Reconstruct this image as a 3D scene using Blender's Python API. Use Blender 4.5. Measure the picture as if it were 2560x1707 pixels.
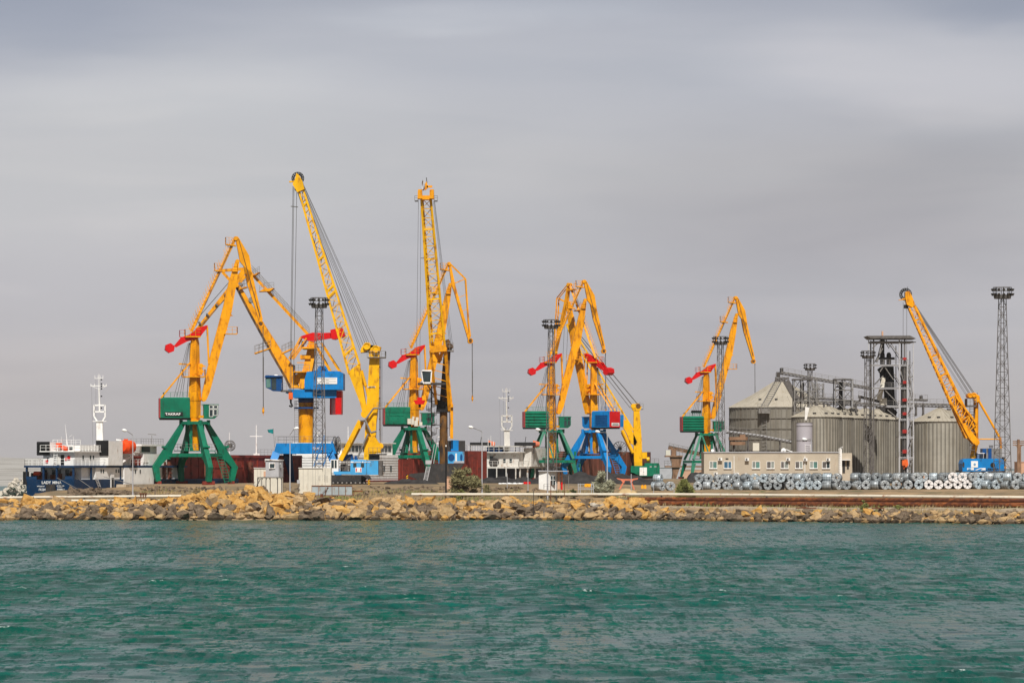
import bpy, math, random
import numpy as np
from mathutils import Vector, noise as mnoise
R = math.radians
rng = random.Random(7)
for o in list(bpy.data.objects): bpy.data.objects.remove(o)
S = bpy.context.scene
C = S.collection

# ---------------------------------------------------------------- camera, sky, sun, exposure
F = 9600.0; HOR = 1163.0; EYE = 8.0          # focal length in photo pixels, horizon row, eye height above the sea
cam = bpy.data.objects.new('camera', bpy.data.cameras.new('camera')); C.objects.link(cam)
cam.location = (0, 0, EYE); cam.rotation_euler = (R(90), 0, 0)
cam.data.sensor_width = 36; cam.data.lens = 36 * F / 2560
cam.data.shift_y = (HOR - 853.5) / 2560
cam.data.clip_start = 1; cam.data.clip_end = 30000
S.camera = cam
S.view_settings.view_transform = 'Standard'; S.view_settings.look = 'None'
S.view_settings.gamma = 1; S.view_settings.exposure = 0.0
SUN_EL, SUN_AZ = 50, 178                      # azimuth of the sun, degrees from +Y clockwise (behind the viewer, a little left)
sd = bpy.data.lights.new('sun', 'SUN'); sd.energy = 5.0; sd.angle = R(0.6); sd.color = (1, .955, .88)
sun = bpy.data.objects.new('sun', sd); C.objects.link(sun)
sun.rotation_euler = (R(90 - SUN_EL), 0, R(180 - SUN_AZ))
W_ = bpy.data.worlds.new('World'); S.world = W_; W_.use_nodes = True
wn, wl = W_.node_tree.nodes, W_.node_tree.links
wn.clear()
wo = wn.new('ShaderNodeOutputWorld'); bg = wn.new('ShaderNodeBackground'); bg.inputs[1].default_value = 0.1
sky = wn.new('ShaderNodeTexSky'); sky.sky_type = 'NISHITA'; sky.sun_disc = False
sky.sun_elevation = R(SUN_EL); sky.sun_rotation = R(SUN_AZ); sky.dust_density = 3
tc = wn.new('ShaderNodeTexCoord')
def wmap(scale, loc=(0, 0, 0)):
    m = wn.new('ShaderNodeMapping'); m.inputs['Scale'].default_value = scale; m.inputs['Location'].default_value = loc
    wl.new(tc.outputs['Generated'], m.inputs[0]); return m.outputs[0]
def wnoise(vec, scale, detail=4, rough=.5, dist=0):
    n = wn.new('ShaderNodeTexNoise'); n.inputs['Scale'].default_value = scale; n.inputs['Detail'].default_value = detail
    n.inputs['Roughness'].default_value = rough; n.inputs['Distortion'].default_value = dist
    wl.new(vec, n.inputs['Vector']); return n.outputs['Fac']
def ramp(nodes, links, fac, stops, interp='EASE'):
    r = nodes.new('ShaderNodeValToRGB'); cr = r.color_ramp; cr.interpolation = interp
    while len(cr.elements) < len(stops): cr.elements.new(0.5)
    for e, (p, c) in zip(cr.elements, stops): e.position = p; e.color = (*c, 1)
    links.new(fac, r.inputs[0]); return r.outputs[0]
def mixn(nodes, links, fac, a, b, mode='MIX'):
    m = nodes.new('ShaderNodeMix'); m.data_type = 'RGBA'; m.blend_type = mode
    for i, v in ((0, fac), (6, a), (7, b)):
        if isinstance(v, (int, float)): m.inputs[i].default_value = v
        elif isinstance(v, tuple): m.inputs[i].default_value = (*v, 1)
        else: links.new(v, m.inputs[i])
    return m.outputs[2]
# thin overcast: soft cloud bands over the sky, colour by height above the horizon
sep = wn.new('ShaderNodeSeparateXYZ'); wl.new(tc.outputs['Generated'], sep.inputs[0])
warp = wnoise(wmap((3, 3, 14)), 1.6, 3, .5)
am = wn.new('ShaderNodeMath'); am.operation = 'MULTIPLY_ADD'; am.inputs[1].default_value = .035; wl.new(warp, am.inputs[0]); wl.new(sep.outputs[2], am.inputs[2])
cloud = ramp(wn, wl, am.outputs[0], [(.0, (5.05, 4.8, 4.72)), (.03, (5.2, 4.95, 5.0)), (.065, (5.15, 5.07, 5.38)), (.095, (5.4, 5.38, 5.6)), (.125, (4.95, 5.08, 5.6)), (.145, (3.9, 4.1, 4.8)), (.24, (2.6, 2.6, 2.7)), (1, (1.9, 1.9, 1.95))])  # highest stops lie above the view, darkened to cut the fill light
band = wnoise(wmap((4.2, 4.2, 19), (1.9, 0, 2.2)), 1.3, 4, .45, .5)
bandc = ramp(wn, wl, band, [(.3, (.91, .91, .925)), (.5, (.99, .99, .995)), (.7, (1.05, 1.05, 1.045))])
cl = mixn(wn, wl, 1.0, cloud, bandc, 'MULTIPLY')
streak = wnoise(wmap((8, 8, 60), (2.1, 0, .9)), 1.2, 4, .5, .9)
cl = mixn(wn, wl, 1.0, cl, ramp(wn, wl, streak, [(.35, (.975, .98, .985)), (.65, (1.03, 1.025, 1.02))]), 'MULTIPLY')
def blob(px, py, rx, ry, c):                    # a broad soft cloud mass in that part of the sky
    global cl
    m = wn.new('ShaderNodeMapping'); m.vector_type = 'TEXTURE'; m.inputs['Location'].default_value = ((px - 1280) / F, 1, (HOR - py) / F); m.inputs['Scale'].default_value = (rx / F, 3, ry / F)
    ad = wn.new('ShaderNodeVectorMath'); ad.operation = 'MULTIPLY_ADD'; wl.new(warpc, ad.inputs[0]); ad.inputs[1].default_value = (.06, 0, .022); wl.new(tc.outputs['Generated'], ad.inputs[2])
    wl.new(ad.outputs[0], m.inputs[0]); g = wn.new('ShaderNodeTexGradient'); g.gradient_type = 'SPHERICAL'; wl.new(m.outputs[0], g.inputs[0])
    f = ramp(wn, wl, g.outputs['Fac'], [(0, (1, 1, 1)), (.85, c)]); cl = mixn(wn, wl, 1.0, cl, f, 'MULTIPLY')
wv = wn.new('ShaderNodeTexNoise'); wv.inputs['Scale'].default_value = 1.6; wv.inputs['Detail'].default_value = 3; wl.new(wmap((8, 8, 30)), wv.inputs['Vector'])
sb = wn.new('ShaderNodeVectorMath'); sb.operation = 'SUBTRACT'; wl.new(wv.outputs['Color'], sb.inputs[0]); sb.inputs[1].default_value = (.5, .5, .5); warpc = sb.outputs[0]
for a_ in ((2150, 500, 950, 330, (.85, .84, .85)), (40, 50, 800, 190, (.78, .81, .87)), (2330, 190, 800, 150, (1.2, 1.16, 1.12)), (2500, 25, 520, 80, (.8, .83, .88)), (520, 240, 800, 170, (1.1, 1.09, 1.06)), (100, 820, 1000, 600, (1.07, 1.06, 1.05)), (1250, 20, 500, 50, (1.12, 1.12, 1.1))): blob(*a_)
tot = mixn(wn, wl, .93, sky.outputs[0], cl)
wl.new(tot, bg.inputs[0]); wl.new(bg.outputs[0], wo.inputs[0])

# ---------------------------------------------------------------- materials
M = {}
def mat(name, col, rough=.6, var=.12, vscale=1.2, dirt=None, dirt_amt=.0, dscale=(1, 1, .25), metal=0, bump=0, bscale=3, spec=.28, fn=None):
    m = bpy.data.materials.new(name); m.use_nodes = True
    n, l = m.node_tree.nodes, m.node_tree.links
    b = n['Principled BSDF']; b.inputs['Roughness'].default_value = rough; b.inputs['Metallic'].default_value = metal
    b.inputs['Specular IOR Level'].default_value = spec
    g = n.new('ShaderNodeNewGeometry')
    def nz(scale, sc=(1, 1, 1), detail=5, r=.6):
        mp = n.new('ShaderNodeMapping'); mp.inputs['Scale'].default_value = sc; l.new(g.outputs['Position'], mp.inputs[0])
        t = n.new('ShaderNodeTexNoise'); t.inputs['Scale'].default_value = scale; t.inputs['Detail'].default_value = detail; t.inputs['Roughness'].default_value = r
        l.new(mp.outputs[0], t.inputs['Vector']); return t.outputs['Fac']
    lo = tuple(c * (1 - var) for c in col); hi = tuple(min(1, c * (1 + var)) for c in col)
    c = ramp(n, l, nz(vscale), [(.3, lo), (.7, hi)])
    if dirt:
        f = ramp(n, l, nz(1.6, dscale), [(.62 - dirt_amt * .4, (0, 0, 0)), (.78 - dirt_amt * .25, (1, 1, 1))])
        c = mixn(n, l, f, c, dirt)
    if fn: c = fn(n, l, c, nz, g)
    l.new(c, b.inputs['Base Color'])
    if bump:
        bp = n.new('ShaderNodeBump'); bp.inputs['Strength'].default_value = bump; bp.inputs['Distance'].default_value = .1
        l.new(nz(bscale), bp.inputs['Height']); l.new(bp.outputs[0], b.inputs['Normal'])
    M[name] = m; return m
RUST = (.16, .055, .02)
mat('yellow', (.78, .32, .001), .45, .14, .5, (.4, .13, .008), .34, (1, 1, .35))
mat('yellow_clean', (.8, .42, .002), .42, .12, .6, (.42, .17, .012), .26, (1, 1, .35))
mat('sooty', (.16, .075, .018), .7, .35, .5, (.03, .022, .018), .55)  # soot brown; also colours the painted shade along the big blue crane's boom
mat('green', (.0, .145, .08), .48, .16, .6, (.01, .06, .035), .25, (1, 1, .3))
mat('green_light', (.0, .2, .115), .45, .08, .6)
mat('red', (.58, .004, .006), .42, .1, .8)
mat('hook_orange', (.7, .12, .02), .5, .15, 1)
mat('blue', (.0, .185, .51), .48, .14, .6, (.01, .09, .24), .22, (1, 1, .3))
mat('light_blue', (.06, .34, .66), .45, .1, .7, (.1, .12, .13), .12)
mat('dark_blue', (.0, .055, .2), .5, .12, .6)
mat('teal', (.0, .19, .22), .5, .1)
mat('glass', (.03, .045, .05), .08, .3, .8)
mat('glass_green', (.1, .2, .18), .1, .3, .8)
mat('pane_grey', (.24, .26, .24), .2, .3, .8)
mat('pane_blue', (.05, .12, .19), .2, .3, .8)
mat('red_dull', (.33, .015, .012), .6, .15, 1)
mat('white', (.8, .79, .77), .5, .07, .8, (.32, .2, .12), .1)
mat('white_rusty', (.62, .6, .56), .6, .08, 1, (.3, .17, .1), .22, (1, 1, .6))
mat('sign_white', (.78, .78, .77), .5, .03)
mat('black', (.012, .012, .013), .6, .3)
mat('dark', (.035, .033, .033), .7, .3, 1, (.09, .06, .04), .2)
mat('galv', (.2, .19, .18), .55, .2, 2, (.08, .06, .05), .2)
mat('galv_dark', (.11, .1, .095), .6, .25, 2)
mat('rope', (.11, .105, .1), .7, .1)
mat('hull_navy', (.005, .032, .09), .5, .2, .6, (.06, .05, .05), .12)
mat('hull_red', (.22, .032, .02), .65, .2, .3, (.1, .02, .012), .35, (.4, .4, .8))
mat('hull_grey', (.1, .1, .115), .65, .25, .5, (.1, .04, .02), .3)
mat('hull_brown', (.16, .055, .035), .7, .2, .4, (.07, .03, .02), .3)
mat('orange', (.75, .07, .008), .45, .08)
mat('cream', (.62, .585, .5), .65, .06, .6, (.4, .33, .25), .12)
mat('grey_panel', (.4, .4, .42), .6, .08, .8)
mat('plaster', (.44, .38, .3), .85, .07, .4, (.4, .3, .22), .12, bump=.1)
mat('tan_wall', (.55, .33, .22), .85, .1, .4)
mat('silo_roof', (.37, .335, .275), .55, .08, .3, (.27, .23, .16), .2, spec=.3)
mat('tank', (.42, .4, .44), .5, .06, .4)
mat('brown_steel', (.24, .14, .085), .75, .2, .6, (.12, .06, .03), .3)
mat('sand', (.46, .33, .17), .95, .12, 1, bump=.4)
mat('coal', (.03, .028, .028), .9, .4, .8, bump=.8, bscale=1.5)
mat('white_pipe', (.62, .57, .47), .6, .06, .5, (.3, .12, .05), .2, (.35, 1, 1))
mat('rust_pipe', (.2, .062, .017), .8, .4, .35, (.07, .02, .01), .65, (.18, 1.6, 1.6))
mat('rust', (.15, .05, .022), .85, .3, 1)
mat('concrete', (.42, .35, .26), .9, .15, .5, (.22, .16, .1), .3, bump=.3)
mat('salmon', (.55, .16, .09), .7, .12, 1)
mat('yellow_kit', (.8, .36, .01), .5, .1)
mat('terrace_sheet', (.33, .38, .4), .4, .12, .8, (.25, .15, .08), .15)
mat('bark', (.09, .065, .045), .9, .2)
mat('leaf_olive', (.21, .19, .09), .7, .3, 3)
mat('leaf_silver', (.34, .34, .24), .65, .3, 3)
mat('leaf_green', (.19, .2, .06), .7, .3, 3)
mat('leaf_dark', (.07, .09, .035), .8, .3, 2)
mat('grass', (.34, .25, .13), .9, .35, .5, (.2, .16, .08), .4, (1, 1, 1))
mat('town', (.5, .49, .47), .9, .2, .02)
mat('steel_coil', (.37, .4, .42), .42, .22, 1.1, (.36, .38, .4), .15, metal=.2, spec=.7)
mat('steel_coil_dark', (.27, .3, .32), .45, .25, 1.1, (.3, .3, .3), .15, metal=.25, spec=.6)
mat('steel_coil_blue', (.42, .49, .54), .4, .2, 1.1, (.3, .36, .4), .15, metal=.2, spec=.7)
mat('steel_coil_white', (.74, .72, .72), .5, .08, 1.5, metal=.1)
mat('tarp_white', (.75, .76, .77), .7, .06)
mat('flag', (.0, .22, .23), .8, .1)

def hills_fn(n, l, c, nz, g):
    f = ramp(n, l, nz(.02, (1, 1, 3), 6, .7), [(.4, (0, 0, 0)), (.62, (1, 1, 1))])
    return mixn(n, l, f, c, (.42, .41, .39))
mat('hill', (.27, .255, .235), .95, .25, .01, fn=hills_fn)  # pale base holds distance haze in its colour; lighter patches suggest a town
def ground_fn(n, l, c, nz, g):
    f = ramp(n, l, nz(.12, (1, 1, 1), 6, .65), [(.42, (0, 0, 0)), (.6, (1, 1, 1))])
    c = mixn(n, l, f, c, (.17, .13, .08))
    f = ramp(n, l, nz(.35, (1, 1, 1), 6, .6), [(.58, (0, 0, 0)), (.7, (1, 1, 1))])
    return mixn(n, l, f, c, (.09, .1, .04))
mat('ground', (.29, .2, .115), .95, .18, .3, bump=.5, bscale=2, fn=ground_fn)

def rock_mat(name, col, hi):
    def fn(n, l, c, nz, g):
        f = ramp(n, l, nz(.9, (1, 1, 1.6), 8, .7), [(.35, (0, 0, 0)), (.65, (1, 1, 1))])
        c = mixn(n, l, f, c, hi)
        f2 = ramp(n, l, nz(5, (1, 1, 1), 4, .7), [(.3, (.72, .7, .68)), (.6, (1.1, 1.1, 1.1))])
        c = mixn(n, l, 1.0, c, f2, 'MULTIPLY')
        # wet, weed-stained stone just above the water line
        s = n.new('ShaderNodeSeparateXYZ'); l.new(g.outputs['Position'], s.inputs[0])
        w = ramp(n, l, s.outputs[2], [(.0, (.3, .27, .22)), (.28, (.42, .38, .32)), (.5, (1, 1, 1))])
        return mixn(n, l, 1.0, c, w, 'MULTIPLY')
    mat(name, col, .9, .15, 1.5, bump=.6, bscale=4, fn=fn, spec=.2)
rock_mat('rock_ochre', (.4, .205, .048), (.52, .325, .115))
rock_mat('rock_tan', (.29, .19, .09), (.45, .315, .17))
rock_mat('rock_grey', (.09, .066, .045), (.2, .15, .105))
rock_mat('rock_pale', (.42, .38, .32), (.55, .5, .43))

# corrugated galvanised silo wall: stiffener ribs are real geometry, horizontal corrugation and stains here
def silo_fn(n, l, c, nz, g):
    s = n.new('ShaderNodeSeparateXYZ'); l.new(g.outputs['Position'], s.inputs[0])
    w = n.new('ShaderNodeMath'); w.operation = 'FRACT'; l.new(s.outputs[2], w.inputs[0])
    f = ramp(n, l, w.outputs[0], [(.0, (.9, .9, .9)), (.12, (1, 1, 1)), (.9, (1, 1, 1))])
    c = mixn(n, l, 1.0, c, f, 'MULTIPLY')
    st = ramp(n, l, nz(.9, (1, 1, .06), 5, .6), [(.35, (.72, .68, .62)), (.6, (1.08, 1.08, 1.08))])
    return mixn(n, l, 1.0, c, st, 'MULTIPLY')
mat('silo_wall', (.35, .33, .285), .5, .08, .5, metal=.25, fn=silo_fn)
mat('silo_rib', (.19, .175, .15), .55, .1, .5, metal=.2)
mat('silo_dark', (.24, .225, .195), .5, .1, .4, metal=.3, fn=silo_fn)

# ---------------------------------------------------------------- mesh toolkit
class MB:
    def __init__(s): s.v = []; s.f = []; s.sm = []; s.isl = []
    def add(s, vs, fs, smooth=False):
        b = len(s.v); s.isl.append((len(s.v), len(s.f))); s.v += [tuple(v) for v in vs]; s.f += [tuple(b + i for i in f) for f in fs]; s.sm += [smooth] * len(fs); return s
    def box(s, x0, y0, z0, x1, y1, z1):
        return s.add([(x0, y0, z0), (x1, y0, z0), (x1, y1, z0), (x0, y1, z0), (x0, y0, z1), (x1, y0, z1), (x1, y1, z1), (x0, y1, z1)],
                     [(0, 3, 2, 1), (4, 5, 6, 7), (0, 1, 5, 4), (1, 2, 6, 5), (2, 3, 7, 6), (3, 0, 4, 7)])
    def loft(s, ra, rb, smooth=False):
        n = len(ra)
        return s.add(list(ra) + list(rb), [tuple(range(n))[::-1], tuple(range(n, 2 * n))] + [(i, (i + 1) % n, n + (i + 1) % n, n + i) for i in range(n)], smooth)
    def bar(s, a, b, w, h=None, w2=None, h2=None, ref=(0, 1, 0)):
        a = Vector(a); b = Vector(b); h = h or w; w2 = w2 or w; h2 = h2 or h
        d = (b - a)
        if d.length < 1e-6: return s
        d.normalize(); r = Vector(ref)
        if abs(d.dot(r)) > .95: r = Vector((1, 0, 0))
        u = d.cross(r).normalized(); t = u.cross(d)
        ra = [a + u * (w / 2 * i) + t * (h / 2 * j) for i, j in ((-1, -1), (1, -1), (1, 1), (-1, 1))]
        rb = [b + u * (w2 / 2 * i) + t * (h2 / 2 * j) for i, j in ((-1, -1), (1, -1), (1, 1), (-1, 1))]
        return s.loft(ra, rb)
    def tube(s, a, b, r, r2=None, n=10, smooth=True, caps=True):
        a = Vector(a); b = Vector(b); r2 = r if r2 is None else r2
        d = (b - a).normalized(); q = Vector((0, 0, 1)) if abs(d.z) < .9 else Vector((1, 0, 0))
        u = d.cross(q).normalized(); t = u.cross(d)
        cs = [(math.cos(2 * math.pi * i / n), math.sin(2 * math.pi * i / n)) for i in range(n)]
        ra = [a + u * (c * r) + t * (k * r) for c, k in cs]; rb = [b + u * (c * r2) + t * (k * r2) for c, k in cs]
        s.add(ra + rb, [(i, (i + 1) % n, n + (i + 1) % n, n + i) for i in range(n)], smooth)
        if caps: s.add(ra, [tuple(range(n))[::-1]]); s.add(rb, [tuple(range(n))])
        return s
    def path(s, pts, r, n=6):
        for a, b in zip(pts, pts[1:]): s.tube(a, b, r, n=n)
        return s
    def ring(s, c, ax, r, t, n=20, k=4):       # torus-like ring of square section
        c = Vector(c); ax = Vector(ax).normalized(); q = Vector((0, 0, 1)) if abs(ax.z) < .9 else Vector((1, 0, 0))
        u = ax.cross(q).normalized(); w = u.cross(ax)
        pts = [c + u * (math.cos(2 * math.pi * i / n) * r) + w * (math.sin(2 * math.pi * i / n) * r) for i in range(n)]
        for i in range(n): s.bar(pts[i], pts[(i + 1) % n], t, t)
        return s
    def lattice(s, b4, t4, n, rl, rb, horiz=True):
        b4 = [Vector(p) for p in b4]; t4 = [Vector(p) for p in t4]
        for a, b in zip(b4, t4): s.bar(a, b, rl)
        for k in range(4):
            a0, a1 = b4[k], t4[k]; c0, c1 = b4[(k + 1) % 4], t4[(k + 1) % 4]
            for i in range(n):
                f0, f1 = i / n, (i + 1) / n
                p, q = (a0.lerp(a1, f0), c0.lerp(c1, f1)) if (i + k) % 2 else (c0.lerp(c1, f0), a0.lerp(a1, f1))
                s.bar(p, q, rb)
                if horiz: s.bar(a0.lerp(a1, f1), c0.lerp(c1, f1), rb)
        return s
    def rail(s, pts, h=1.1, step=1.3, r=.05):
        for a, b in zip(pts, pts[1:]):
            a = Vector(a); b = Vector(b); n = max(1, round((b - a).length / step)); up = Vector((0, 0, h))
            s.bar(a + up, b + up, r); s.bar(a + up * .55, b + up * .55, r * .8)
            for i in range(n + 1): p = a.lerp(b, i / n); s.bar(p, p + up, r)
        return s
    def ladder(s, a, b, w=(.5, 0, 0), r=.05, step=.45):
        a = Vector(a); b = Vector(b); w = Vector(w) / 2
        s.bar(a - w, b - w, r); s.bar(a + w, b + w, r); n = int((b - a).length / step)
        for i in range(n): p = a.lerp(b, (i + .5) / n); s.bar(p - w, p + w, r * .8)
        return s
    def empty(s): return not s.f
OFF = {}
def mesh_of(name, mb, m, off=(0, 0, 0)):
    me = bpy.data.meshes.new(name)
    ox, oy, oz = off
    me.from_pydata([(x - ox, y - oy, z - oz) for x, y, z in mb.v], [], mb.f)
    me.polygons.foreach_set('use_smooth', mb.sm); me.materials.append(M[m]); me.update(); return me
def tag(o, label=None, cat=None, group=None, kind=None):
    if label: o['label'] = label
    if cat: o['category'] = cat
    if group: o['group'] = group
    if kind: o['kind'] = kind
    return o
def thing(name, label, cat, loc=(0, 0, 0), group=None):
    o = bpy.data.objects.new(name, None); C.objects.link(o); o.location = loc; OFF[o] = tuple(loc); o.empty_display_size = .5
    return tag(o, label, cat, group)
def part(name, mb, m, parent, label=None):
    if mb.empty(): return None
    off = OFF[parent]
    o = bpy.data.objects.new(name, mesh_of(name, mb, m, off)); C.objects.link(o); o.parent = parent; OFF[o] = off
    if label: o['label'] = label
    return o
def parts(name, mb, m, parent):              # every box that was added becomes a part of its own
    ends = mb.isl[1:] + [(len(mb.v), len(mb.f))]
    for (v0, f0), (v1, f1) in zip(mb.isl, ends):
        q = MB(); q.add(mb.v[v0:v1], [tuple(i - v0 for i in f) for f in mb.f[f0:f1]]); q.sm = mb.sm[f0:f1]; part(name, q, m, parent)
def solid(name, label, cat, mb, m, group=None, kind=None):
    n = len(mb.v); xs = [v[0] for v in mb.v]; ys = [v[1] for v in mb.v]; zs = [v[2] for v in mb.v]
    off = ((min(xs) + max(xs)) / 2, (min(ys) + max(ys)) / 2, min(zs)) if kind != 'structure' else (0, 0, 0)
    o = bpy.data.objects.new(name, mesh_of(name, mb, m, off)); C.objects.link(o); o.location = off; OFF[o] = off
    return tag(o, label, cat, group, kind)
def struct(name, mb, m): return solid(name, None, None, mb, m, kind='structure')
def text(s, parent, loc, size, m, yaw=0, name='lettering', align='LEFT', sx=1, ext=.01):
    cu = bpy.data.curves.new(name, 'FONT'); cu.body = s; cu.size = size; cu.align_x = align; cu.extrude = ext; cu.offset = size * .018
    cu.materials.append(M[m]); o = bpy.data.objects.new(name, cu); C.objects.link(o)
    me = bpy.data.meshes.new_from_object(o.evaluated_get(bpy.context.evaluated_depsgraph_get())); bpy.data.objects.remove(o)
    me.name = name; o = bpy.data.objects.new(name, me); C.objects.link(o); o.parent = parent
    if not me.materials: me.materials.append(M[m])
    off = OFF[parent]; o.location = tuple(a - b for a, b in zip(loc, off)); o.rotation_euler = (R(90), 0, yaw); o.scale = (sx, 1, 1); OFF[o] = off
    return o
def W(px, py, Y, dy=0): return Vector(((px - 1280) * Y / F, Y + dy, EYE - (py - HOR) * Y / F))
class Px:                                     # a vertical working plane at distance Y, addressed in photo units, metres in depth
    def __init__(s, Y): s.Y = Y; s.m = Y / F
    def p(s, px, py, dy=0): return W(px, py, s.Y, dy)
    def prism(s, mb, poly, d0, d1):
        return mb.loft([s.p(x, y, d1) for x, y in poly], [s.p(x, y, d0) for x, y in poly])
    def box(s, mb, x0, y0, x1, y1, d0, d1):
        a = s.p(x0, y1, d0); b = s.p(x1, y0, d1); return mb.box(a.x, a.y, a.z, b.x, b.y, b.z)
    def bar(s, mb, a, b, w, dy=0, h=None, dy2=None): return mb.bar(s.p(*a, dy), s.p(*b, dy if dy2 is None else dy2), w * s.m, (h or w) * s.m)
def shore(x): return 560.0 if x < 15 else 560 - 38 * min(1, (x - 15) / 55)
def smooth(a, b, t): t = max(0, min(1, (t - a) / (b - a))); return t * t * (3 - 2 * t)
def quay(Y): return -58.0 + .4 * (Y - 640)
def lerp_tab(t, tab):
    if t <= tab[0][0]: return tab[0][1]
    for (a, va), (b, vb) in zip(tab, tab[1:]):
        if t <= b: return va + (vb - va) * (t - a) / (b - a)
    return tab[-1][1]
TL = [(-12, -4), (0, 0), (9, 1.85), (14, 2.05), (26, 2.6), (42, 3.8), (78, 4.9), (9000, 4.9)]
TR = [(-12, -4), (0, 0), (5, 1.5), (9, 1.75), (24, 2.45), (36, 3.4), (46, 3.95), (100, 4.9), (9000, 4.9)]
def ground_z(x, Y):
    t = Y - shore(x); k = smooth(17, 22, x)
    z = lerp_tab(t, TL) * (1 - k) + lerp_tab(t, TR) * k
    z += 1.7 * math.exp(-((x + 40) / 9.5) ** 2) * math.exp(-((t - 10) / 7) ** 2) * (1 - k)
    z += .25 * math.exp(-((x + 18) / 12) ** 2) * math.exp(-((t - 10) / 6) ** 2)
    return z

# ---------------------------------------------------------------- water
def steps(a, b, d): return list(np.arange(a, b - 1e-6, d))
def build_water():
    xs = [-9000, -3000, -1000, -400, -200, -140] + steps(-106, 106.01, .36) + [140, 200, 400, 1000, 3000, 9000]
    ys = [-300, 0, 80, 110] + steps(124, 240, .26) + steps(240, 380, .42) + steps(380, 572, .75) + [600, 640, 700, 800, 1000, 1400, 2000, 3000, 5000, 9000]
    xs = np.array(xs, float); ys = np.array(ys, float)
    X, Y = np.meshgrid(xs, ys); Z = np.zeros_like(X); DX = np.zeros_like(X); DY = np.zeros_like(X); J = np.zeros_like(X)
    r = np.random.RandomState(5)
    A = np.where((np.abs(X) < 106) & (Y > 124) & (Y < 572), 1.0, 0.0)
    A *= np.clip((106 - np.abs(X)) / 4, 0, 1) * np.clip((572 - Y) / 8, 0, 1) * np.clip((Y - 122) / 4, 0, 1)
    fade = np.clip(1.15 - (Y - 130) / 900, .5, 1)
    # wave groups so the sea is uneven
    G = .75 + .3 * np.sin(X * .031 + Y * .017 + 1) * np.sin(Y * .043 - X * .02) + .2 * np.sin(X * .09 - Y * .06 + 2)
    for i in range(90):
        L = 1.3 * (11 / 1.3) ** r.rand() if i < 70 else 9 + 9 * r.rand()
        k = 2 * math.pi / L; th = R(-72 + r.randn() * 33)      # waves run mostly towards the viewer
        kx, ky = k * math.cos(th), k * math.sin(th); a = .0125 * L ** .86 * (.4 + r.rand() * .9) * (1 if L < 4 else .62 if L < 9 else .3)
        dspc = np.where(Y < 240, .26, np.where(Y < 380, .42, .75))
        lim = np.clip((L / dspc - 2.2) / 2, 0, 1)
        ph = kx * X + ky * Y + r.rand() * 6.28
        s, c = np.sin(ph), np.cos(ph); w = a * lim * (.55 if L < 4 else .5)
        Z += w * c; DX -= w * 1.15 * s * math.cos(th); DY -= w * 1.15 * s * math.sin(th); J += w * k * c * 1.15
    Z *= A * fade * G; DX *= A * fade * G; DY *= A * fade * G; J *= A * fade * G
    th = np.percentile(J[A > .9], 99.9); foam = np.clip((J - th) / (.12 * th), 0, 1)
    nx, ny = len(xs), len(ys)
    co = np.stack([X + DX, Y + DY, Z], -1).reshape(-1, 3).astype(np.float32)
    idx = np.arange(nx * ny).reshape(ny, nx)
    q = np.stack([idx[:-1, :-1], idx[:-1, 1:], idx[1:, 1:], idx[1:, :-1]], -1).reshape(-1, 4).astype(np.int32)
    me = bpy.data.meshes.new('water'); me.vertices.add(len(co)); me.vertices.foreach_set('co', co.ravel())
    me.loops.add(q.size); me.loops.foreach_set('vertex_index', q.ravel())
    me.polygons.add(len(q)); me.polygons.foreach_set('loop_start', np.arange(0, q.size, 4, dtype=np.int32)); me.polygons.foreach_set('loop_total', np.full(len(q), 4, np.int32))
    me.polygons.foreach_set('use_smooth', np.ones(len(q), bool)); me.update(calc_edges=True)
    at = me.attributes.new('foam', 'FLOAT', 'POINT'); at.data.foreach_set('value', foam.ravel().astype(np.float32))
    o = bpy.data.objects.new('water', me); C.objects.link(o); o['kind'] = 'structure'
    m = bpy.data.materials.new('sea_water'); m.use_nodes = True; n, l = m.node_tree.nodes, m.node_tree.links
    b = n['Principled BSDF']; b.inputs['Roughness'].default_value = .2; b.inputs['IOR'].default_value = 1.33; b.inputs['Specular IOR Level'].default_value = .22; b.inputs['Specular Tint'].default_value = (.42, .84, .86, 1)
    g = n.new('ShaderNodeNewGeometry')
    def nz(scale, sc, detail=4, rough=.6, dist=0):
        mp = n.new('ShaderNodeMapping'); mp.inputs['Scale'].default_value = sc; l.new(g.outputs['Position'], mp.inputs[0])
        t = n.new('ShaderNodeTexNoise'); t.inputs['Scale'].default_value = scale; t.inputs['Detail'].default_value = detail; t.inputs['Roughness'].default_value = rough; t.inputs['Distortion'].default_value = dist
        l.new(mp.outputs[0], t.inputs['Vector']); return t.outputs['Fac']
    c = ramp(n, l, nz(.02, (1, 2.2, 1), 3), [(.3, (.0, .068, .048)), (.7, (.004, .072, .064))])
    c2 = ramp(n, l, nz(.35, (1, 2, 1), 5), [(.35, (.6, .66, .64)), (.65, (1.25, 1.22, 1.15))])
    c = mixn(n, l, 1.0, c, c2, 'MULTIPLY')
    fa = n.new('ShaderNodeAttribute'); fa.attribute_name = 'foam'
    mu = n.new('ShaderNodeMath'); mu.operation = 'MULTIPLY'; l.new(fa.outputs['Fac'], mu.inputs[0]); l.new(ramp(n, l, nz(3.2, (1, 1, 1), 5, .75), [(.5, (0, 0, 0)), (.62, (1, 1, 1))]), mu.inputs[1])
    c = mixn(n, l, mu.outputs[0], c, (.75, .8, .8)); l.new(c, b.inputs['Base Color'])
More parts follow.
